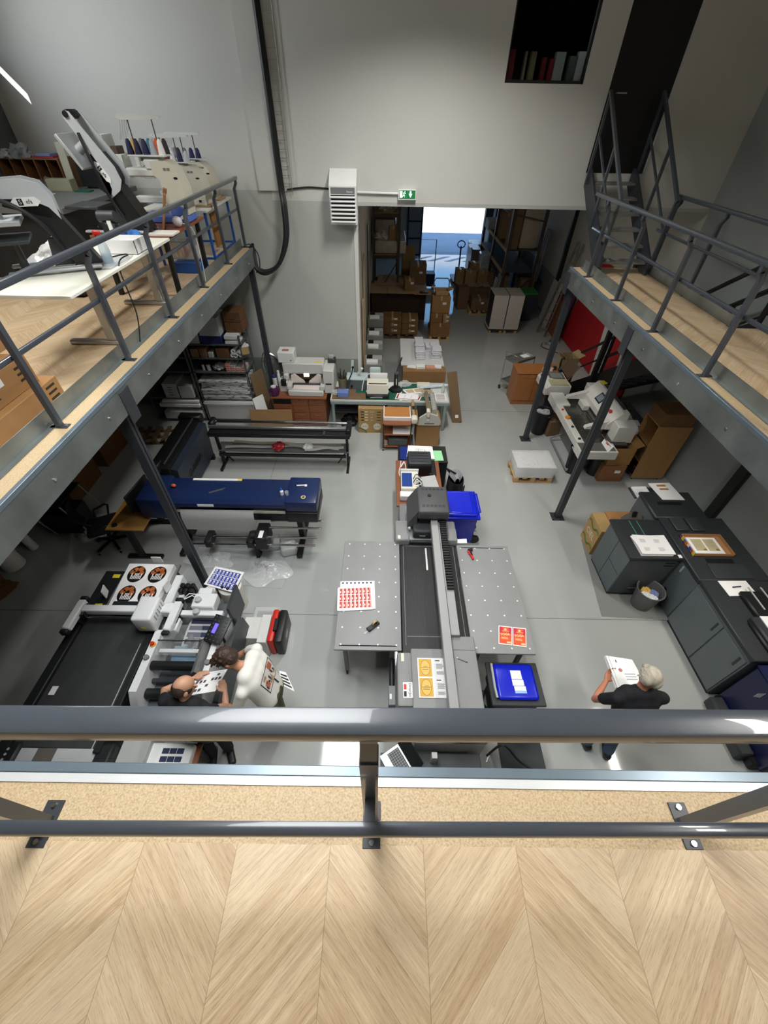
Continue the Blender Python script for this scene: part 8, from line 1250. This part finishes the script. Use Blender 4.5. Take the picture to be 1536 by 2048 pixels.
def person(nm, lab, foot, hipc, chest, neck, head, fdir, hdir, arms, skin, shirt, trousers, shoes, legs, sleeve=0.62, W=1.0):
    """joints in world coordinates; fdir = way the chest faces, hdir = way the face looks"""
    t = wthing(nm, lab, 'person', (foot[0], foot[1], 0)); V = Vector; hipc, chest, neck, head = map(V, (hipc, chest, neck, head)); f = V(fdir).normalized()
    up = (chest - hipc).normalized(); sd = f.cross(up).normalized()      # sd: to the person's right
    body, sh, tr = MB(), MB(), MB()
    for mb, e in ((body, -0.012), (sh, 0.010)):
        for s in (-1, 0, 1): limb(mb, [hipc + sd * s * 0.075 * W, hipc.lerp(chest, 0.45) + sd * s * 0.08 * W, chest + sd * s * 0.105 * W, chest + up * 0.10 + sd * s * 0.10 * W], [0.115 + e, 0.114 + e, 0.122 + e - 0.004 * abs(s), 0.086 + e])
    limb(body, [chest + up * 0.1, neck, neck.lerp(head, 0.6)], [0.07, 0.056, 0.055])
    for s, (S, E, H) in zip((-1, 1), arms):
        S, E, H = V(S), V(E), V(H); limb(body, [S, S.lerp(E, 0.5), E, E.lerp(H, 0.45), H], [0.050, 0.045, 0.039, 0.037, 0.026])
        limb(sh, [chest + up * 0.07 + sd * s * 0.08 * W, S, S.lerp(E, sleeve)], [0.075, 0.068, 0.062])
    for s, L in zip((-1, 1), legs):
        K, A = V(L[0]), V(L[1]); h = hipc + sd * s * 0.09 * W - up * 0.04; limb(body, [h, K, A], [0.085, 0.055, 0.04]); limb(tr, [h, h.lerp(K, 0.5), K, K.lerp(A, 0.5), A + V((0, 0, 0.02))], [0.108, 0.094, 0.075, 0.068, 0.064])
    limb(tr, [hipc - sd * 0.07 * W, hipc + sd * 0.07 * W], [0.122, 0.122]); limb(tr, [hipc + up * 0.06 - sd * 0.06, hipc + up * 0.06 + sd * 0.06], [0.118, 0.118])
    # head
    hd = V(hdir).normalized(); hu = (head - neck).normalized(); hu = (hu - hd * hu.dot(hd) * 0.6).normalized(); hs = hd.cross(hu).normalized(); hu2 = hs.cross(hd).normalized()
    Mh = Matrix(((hs.x, hd.x, hu2.x, head.x), (hs.y, hd.y, hu2.y, head.y), (hs.z, hd.z, hu2.z, head.z), (0, 0, 0, 1)))
    body.M = Mh; body.ball((0, -0.012, 0.03), (0.083, 0.104, 0.095), 24, 16); body.ball((0, 0.02, -0.03), (0.07, 0.082, 0.095), 20, 14); body.ball((0, 0.055, -0.085), (0.04, 0.035, 0.03), 14, 10)
    body.tube([(0, 0.092, 0.0), (0, 0.122, -0.038), (0, 0.1, -0.052)], [0.011, 0.018, 0.012], 10)
    for s in (-1, 1): body.ball((s * 0.083, -0.015, -0.02), (0.016, 0.024, 0.034), 12, 10); body.ball((s * 0.032, 0.086, 0.022), (0.03, 0.016, 0.012), 10, 8)
    body.ball((0, 0.096, -0.068), (0.026, 0.012, 0.009), 10, 8); body.M = Matrix()
    for s, (S, E, H), hp in zip((-1, 1), arms, person.hands): hand(body, H, hp[0], hp[1], hp[2], hp[3], 1.0)
    remesh(body, 'body', skin, t, 0.0068, 3)
    so = remesh(sh, 'shirt', shirt, t, 0.012, 22); remesh(tr, 'trousers', trousers, t, 0.012, 4)
    for L in legs:
        A = V(L[1]); d = V(L[2]).normalized(); b = MB(); b.box(-0.046, 0.046, -0.09, 0.19, 0, 0.07, 0.03, 3); b.ball((0, -0.03, 0.07), (0.05, 0.07, 0.05), 12, 8)
        o = remesh(b, 'shoe', shoes, t, 0.008, 3); o.location = OFF[t.name] + V((A.x, A.y, 0.0)); o.rotation_euler.z = math.atan2(d.y, d.x) - PI / 2
    e = MB(); e.M = Mh
    for s in (-1, 1): e.ball((s * 0.032, 0.089, 0.004), 0.0125, 12, 8)
    e.build('eyes', mat('eye', '2B2320', 0.2, 0, 0), t)
    return t, Mh, so
SKIN = mat('skin', 'C08A6C', 0.5, 0, 0.06, 9); SKINR = mat('skin_ruddy', 'B8795C', 0.5, 0, 0.08, 9); SKINP = mat('skin_pale', 'CB9A7E', 0.5, 0, 0.08, 9)
TEEW = mat('tee_white', 'E3E0D8', 0.85, 0, 0.03, 6, 0.12); TEEB = mat('tee_black', '1D1E22', 0.85, 0, 0.06, 6, 0.12); OLIVE = mat('olive_trousers', '5A583C', 0.85, 0, 0.05); DENIM = mat('denim', '475A75', 0.85, 0, 0.1, 20); BLKT = mat('black_trousers', '17181B', 0.85, 0, 0.08)
def hair(t, Mh, m, blobs, name='hair', seed=1, tuft=0.012, vox=0.007):
    random.seed(seed); b = MB(); b.M = Mh
    for c, r in blobs: b.ball(c, r, 20, 14)
    for k in range(int(260 * (tuft > 0))):
        c, r = blobs[k % len(blobs)]; a = random.uniform(0, 2 * PI); e = random.uniform(-0.2, 1.2); d = Vector((math.cos(a) * math.cos(e), math.sin(a) * math.cos(e), math.sin(e))); p = Vector(c) + Vector((d.x * r[0], d.y * r[1], d.z * r[2]))
        tn = d.orthogonal().normalized() * random.uniform(-1, 1) + Vector((0, 0.8, -0.3)); b.tube([p - d * 0.01, p + d * tuft * 0.5 + tn * 0.012, p + d * tuft + tn * 0.03], [0.009, 0.007, 0.003], 6)
    return remesh(b, name, m, t, vox, 1)
# grey haired man with a paper pile, right
person.hands = [((0.55, 0.75, 0.25), (0.2, -0.1, 1), 1, 0.35), ((-0.35, 0.85, 0.2), (-0.2, -0.1, 1), -1, 0.35)]
m3, M3, s3 = person('person', 'grey haired person in black t-shirt and jeans carrying a pile of papers', (2.78, 1.72), (2.72, 1.60, 0.96), (2.68, 1.70, 1.34), (2.70, 1.76, 1.50), (2.725, 1.80, 1.635), (0.0, 1, -0.15), (0.15, 0.82, -0.62),
    [((2.44, 1.68, 1.41), (2.36, 1.78, 1.12), (2.57, 1.99, 1.10)), ((2.92, 1.69, 1.41), (3.03, 1.82, 1.12), (2.97, 1.97, 1.09))], SKINR, TEEB, DENIM, BLACK, [((2.63, 1.70, 0.50), (2.60, 1.66, 0.08), (-0.2, 1, 0)), ((2.83, 1.68, 0.50), (2.83, 1.56, 0.08), (0.3, 1, 0))], 0.6, 1.05)
GH = NG('grey_hair', 0.6); GH.color(GH.mix(GH.noise(GH.vec(GH.f('MULTIPLY', GH.X, 40.0), GH.f('MULTIPLY', GH.Y, 6.0), GH.f('MULTIPLY', GH.Z, 40.0)), 1.0, 3.0), '8C8474', 'D8CFBC'))
hair(m3, M3, MATS['grey_hair'], [((0, -0.03, 0.035), (0.091, 0.102, 0.096)), ((0.045, -0.03, 0.0), (0.055, 0.09, 0.08)), ((-0.045, -0.03, 0.0), (0.055, 0.09, 0.08)), ((0, 0.05, 0.075), (0.06, 0.05, 0.03))], seed=2, tuft=0.006)
pp = wthing('paper_pile', 'thick pile of white papers with a small red picture held by the grey haired person', 'paper stack', (2.78, 2.06, 1.12)); random.seed(21)
PC = [(-0.13, -0.17), (0.17, -0.13), (0.14, 0.16), (-0.12, 0.2)]
for k in range(7):
    b = MB(); dx, dy = random.uniform(-.025, .015), random.uniform(-.015, .02); b.prism([(2.78 + x + dx, 2.06 + y + dy) for x, y in PC], 'z', 1.115 + k * 0.011, 1.124 + k * 0.011); b.build('paper_layer', PAPER, pp)
b = MB(); b.cyl((2.73, 2.08, 1.19), (2.73, 2.08, 1.1925), 0.022, n=12); b.build('red_picture', mat('lip_red', 'B8706A', 0.6, 0, 0.2, 30), pp); b = MB(); [b.box(2.76, 2.88, 1.97 + k * .03, 1.98 + k * .03, 1.19, 1.192) for k in range(3)]; b.build('text_block', GREYI, pp); box('dark_mark', INK, 2.715, 2.725, 2.17, 2.2, 1.19, 1.192, 0, pp)
# man in white t-shirt bending over the finisher
person.hands = [((-0.5, 0.3, -0.8), (0, 0, -1), 1, 0.4), ((-0.6, 0.1, -0.7), (-0.2, 0.3, -1), -1, 0.4)]
m1, M1, s1_ = person('person', 'person with dark brown hair in a white printed t-shirt bending over the label finisher', (-1.38, 1.8), (-1.24, 1.86, 0.98), (-1.36, 1.92, 1.34), (-1.50, 1.93, 1.48), (-1.60, 1.95, 1.585), (-1, 0.05, -0.35), (-0.8, -0.2, -0.75),
    [((-1.42, 1.68, 1.38), (-1.52, 1.60, 1.12), (-1.72, 1.72, 0.99)), ((-1.38, 2.17, 1.38), (-1.58, 2.26, 1.14), (-1.78, 2.2, 1.0))], SKIN, TEEW, OLIVE, BLACK, [((-1.27, 1.73, 0.52), (-1.28, 1.74, 0.08), (-1, 0.1, 0)), ((-1.27, 1.97, 0.52), (-1.27, 1.96, 0.08), (-1, 0.1, 0))], 0.66, 1.15)
BH = NG('brown_hair', 0.6); BH.color(BH.mix(BH.noise(BH.tc.outputs['Object'], 40.0, 3.0), '2A1D16', '4A3628'))
hair(m1, M1, MATS['brown_hair'], [((0, -0.02, 0.04), (0.094, 0.112, 0.1)), ((0, -0.06, 0.0), (0.09, 0.075, 0.09)), ((0, 0.06, 0.085), (0.07, 0.06, 0.035))], seed=5, tuft=0.02)
# print on the back of the t-shirt (lies on the cloth)
def wrapmesh(nm, rects, m, parent, so, org, ux, uy, nrm):
    b = MB(); ux, uy, nrm, org = Vector(ux), Vector(uy), Vector(nrm), Vector(org)
    for (x0, y0, x1, y1) in rects:
        n = 6; b.grid(lambda u, v: org + ux * (x0 + (x1 - x0) * u) + uy * (y0 + (y1 - y0) * v) + nrm * 0.3, n, n)
    o = b.build(nm, m, parent); s = o.modifiers.new('lie', 'SHRINKWRAP'); s.target = so; s.wrap_method = 'PROJECT'; s.use_negative_direction = True; s.use_positive_direction = True; s.offset = 0.003; s.wrap_mode = 'ABOVE_SURFACE'; return o
random.seed(31); PRB = [(-0.16, -0.1, -0.15, 0.12), (0.14, -0.1, 0.15, 0.12), (-0.16, 0.11, 0.15, 0.12), (-0.16, -0.1, 0.15, -0.09), (-0.02, -0.2, 0.0, -0.1)] + [(-0.1 + 0.035 * k, -0.05 + 0.02 * (k % 3), -0.08 + 0.035 * k, 0.0 + 0.03 * (k % 2)) for k in range(7)]
BO = (-1.25, 1.92, 1.24); BN = (0.86, 0.0, 0.5); BU = (0, -1, 0); BW = (-0.5, 0, 0.86)
wrapmesh('shirt_print', PRB, mat('print_navy', '3A3F4A', 0.8, 0, 0), s1_, s1_, BO, BU, BW, BN).location = (0, 0, 0); wrapmesh('shirt_print', [(-0.12, 0.02, -0.05, 0.1), (0.06, -0.06, 0.12, 0.03)], mat('print_rust', 'B5694A', 0.8, 0, 0.05), s1_, s1_, BO, BU, BW, BN).location = (0, 0, 0); wrapmesh('shirt_print', [(-0.03, -0.08, 0.05, -0.02), (0.04, 0.05, 0.1, 0.09), (-0.11, -0.07, -0.06, -0.03)], mat('print_tan', 'B99A78', 0.8, 0, 0.05), s1_, s1_, BO, BU, BW, BN).location = (0, 0, 0)
# balding man in black t-shirt holding a sheet
person.hands = [((0.75, 0.55, 0.1), (0.3, -0.2, -1), -1, 0.3), ((-0.45, 0.8, 0.3), (-0.3, 0.2, -1), 1, 0.35)]
m2, M2, s2_ = person('person', 'balding person in black t-shirt and black trousers reading a sheet of pictures', (-1.93, 1.5), (-1.95, 1.48, 0.92), (-1.97, 1.55, 1.27), (-1.965, 1.61, 1.43), (-1.95, 1.665, 1.555), (0.15, 1, -0.1), (0.7, 0.55, -0.5),
    [((-2.2, 1.6, 1.34), (-2.33, 1.78, 1.18), (-2.08, 1.93, 1.14)), ((-1.74, 1.52, 1.33), (-1.66, 1.66, 1.08), (-1.70, 1.80, 1.10))], SKINP, TEEB, BLKT, BLACK, [((-2.05, 1.54, 0.5), (-2.02, 1.47, 0.08), (0.2, -1, 0)), ((-1.85, 1.56, 0.5), (-1.84, 1.53, 0.08), (0.5, -1, 0))], 0.36, 1.0)
hair(m2, M2, mat('short_hair', '3A2C24', 0.7, 0, 0.2, 40), [((0, -0.055, 0.0), (0.0885, 0.07, 0.085)), ((0.05, -0.01, 0.0), (0.037, 0.07, 0.06)), ((-0.05, -0.01, 0.0), (0.037, 0.07, 0.06))], seed=3, tuft=0.0)
hq = [(-2.115, 1.74), (-1.80, 1.80), (-1.735, 2.05), (-2.04, 1.99)]
hs_ = sheet('white sheet with rows of small dark pictures held by the balding person', hq, 1.125, 0.002, [(mat('photo_ink', '4A4A4E', 0.6, 0, 0.3, 60), [(0.08 + 0.13 * k, 0.12, 0.17 + 0.13 * k, 0.25) for k in range(3)] + [(0.5, 0.3, 0.6, 0.42)] + [(0.1 + 0.13 * k, 0.5, 0.18 + 0.13 * k, 0.63) for k in range(3)] + [(0.6 + 0.12 * k, 0.55, 0.69 + 0.12 * k, 0.68) for k in range(3)] + [(0.72, 0.76, 0.82, 0.86)]), (GREYI, [(0.1, 0.92, 0.9, 0.935), (0.1, 0.44, 0.45, 0.45), (0.55, 0.48, 0.9, 0.49)])])
tl_ = sheet('striped dark sheet sticking out behind the white t-shirt', [(-1.16, 1.98), (-0.98, 1.90), (-1.12, 2.12), (-1.2, 2.14)], 0.9, 0.004, [(INK, [(0.1, 0.1 + 0.2 * k, 0.9, 0.22 + 0.2 * k) for k in range(4)])])
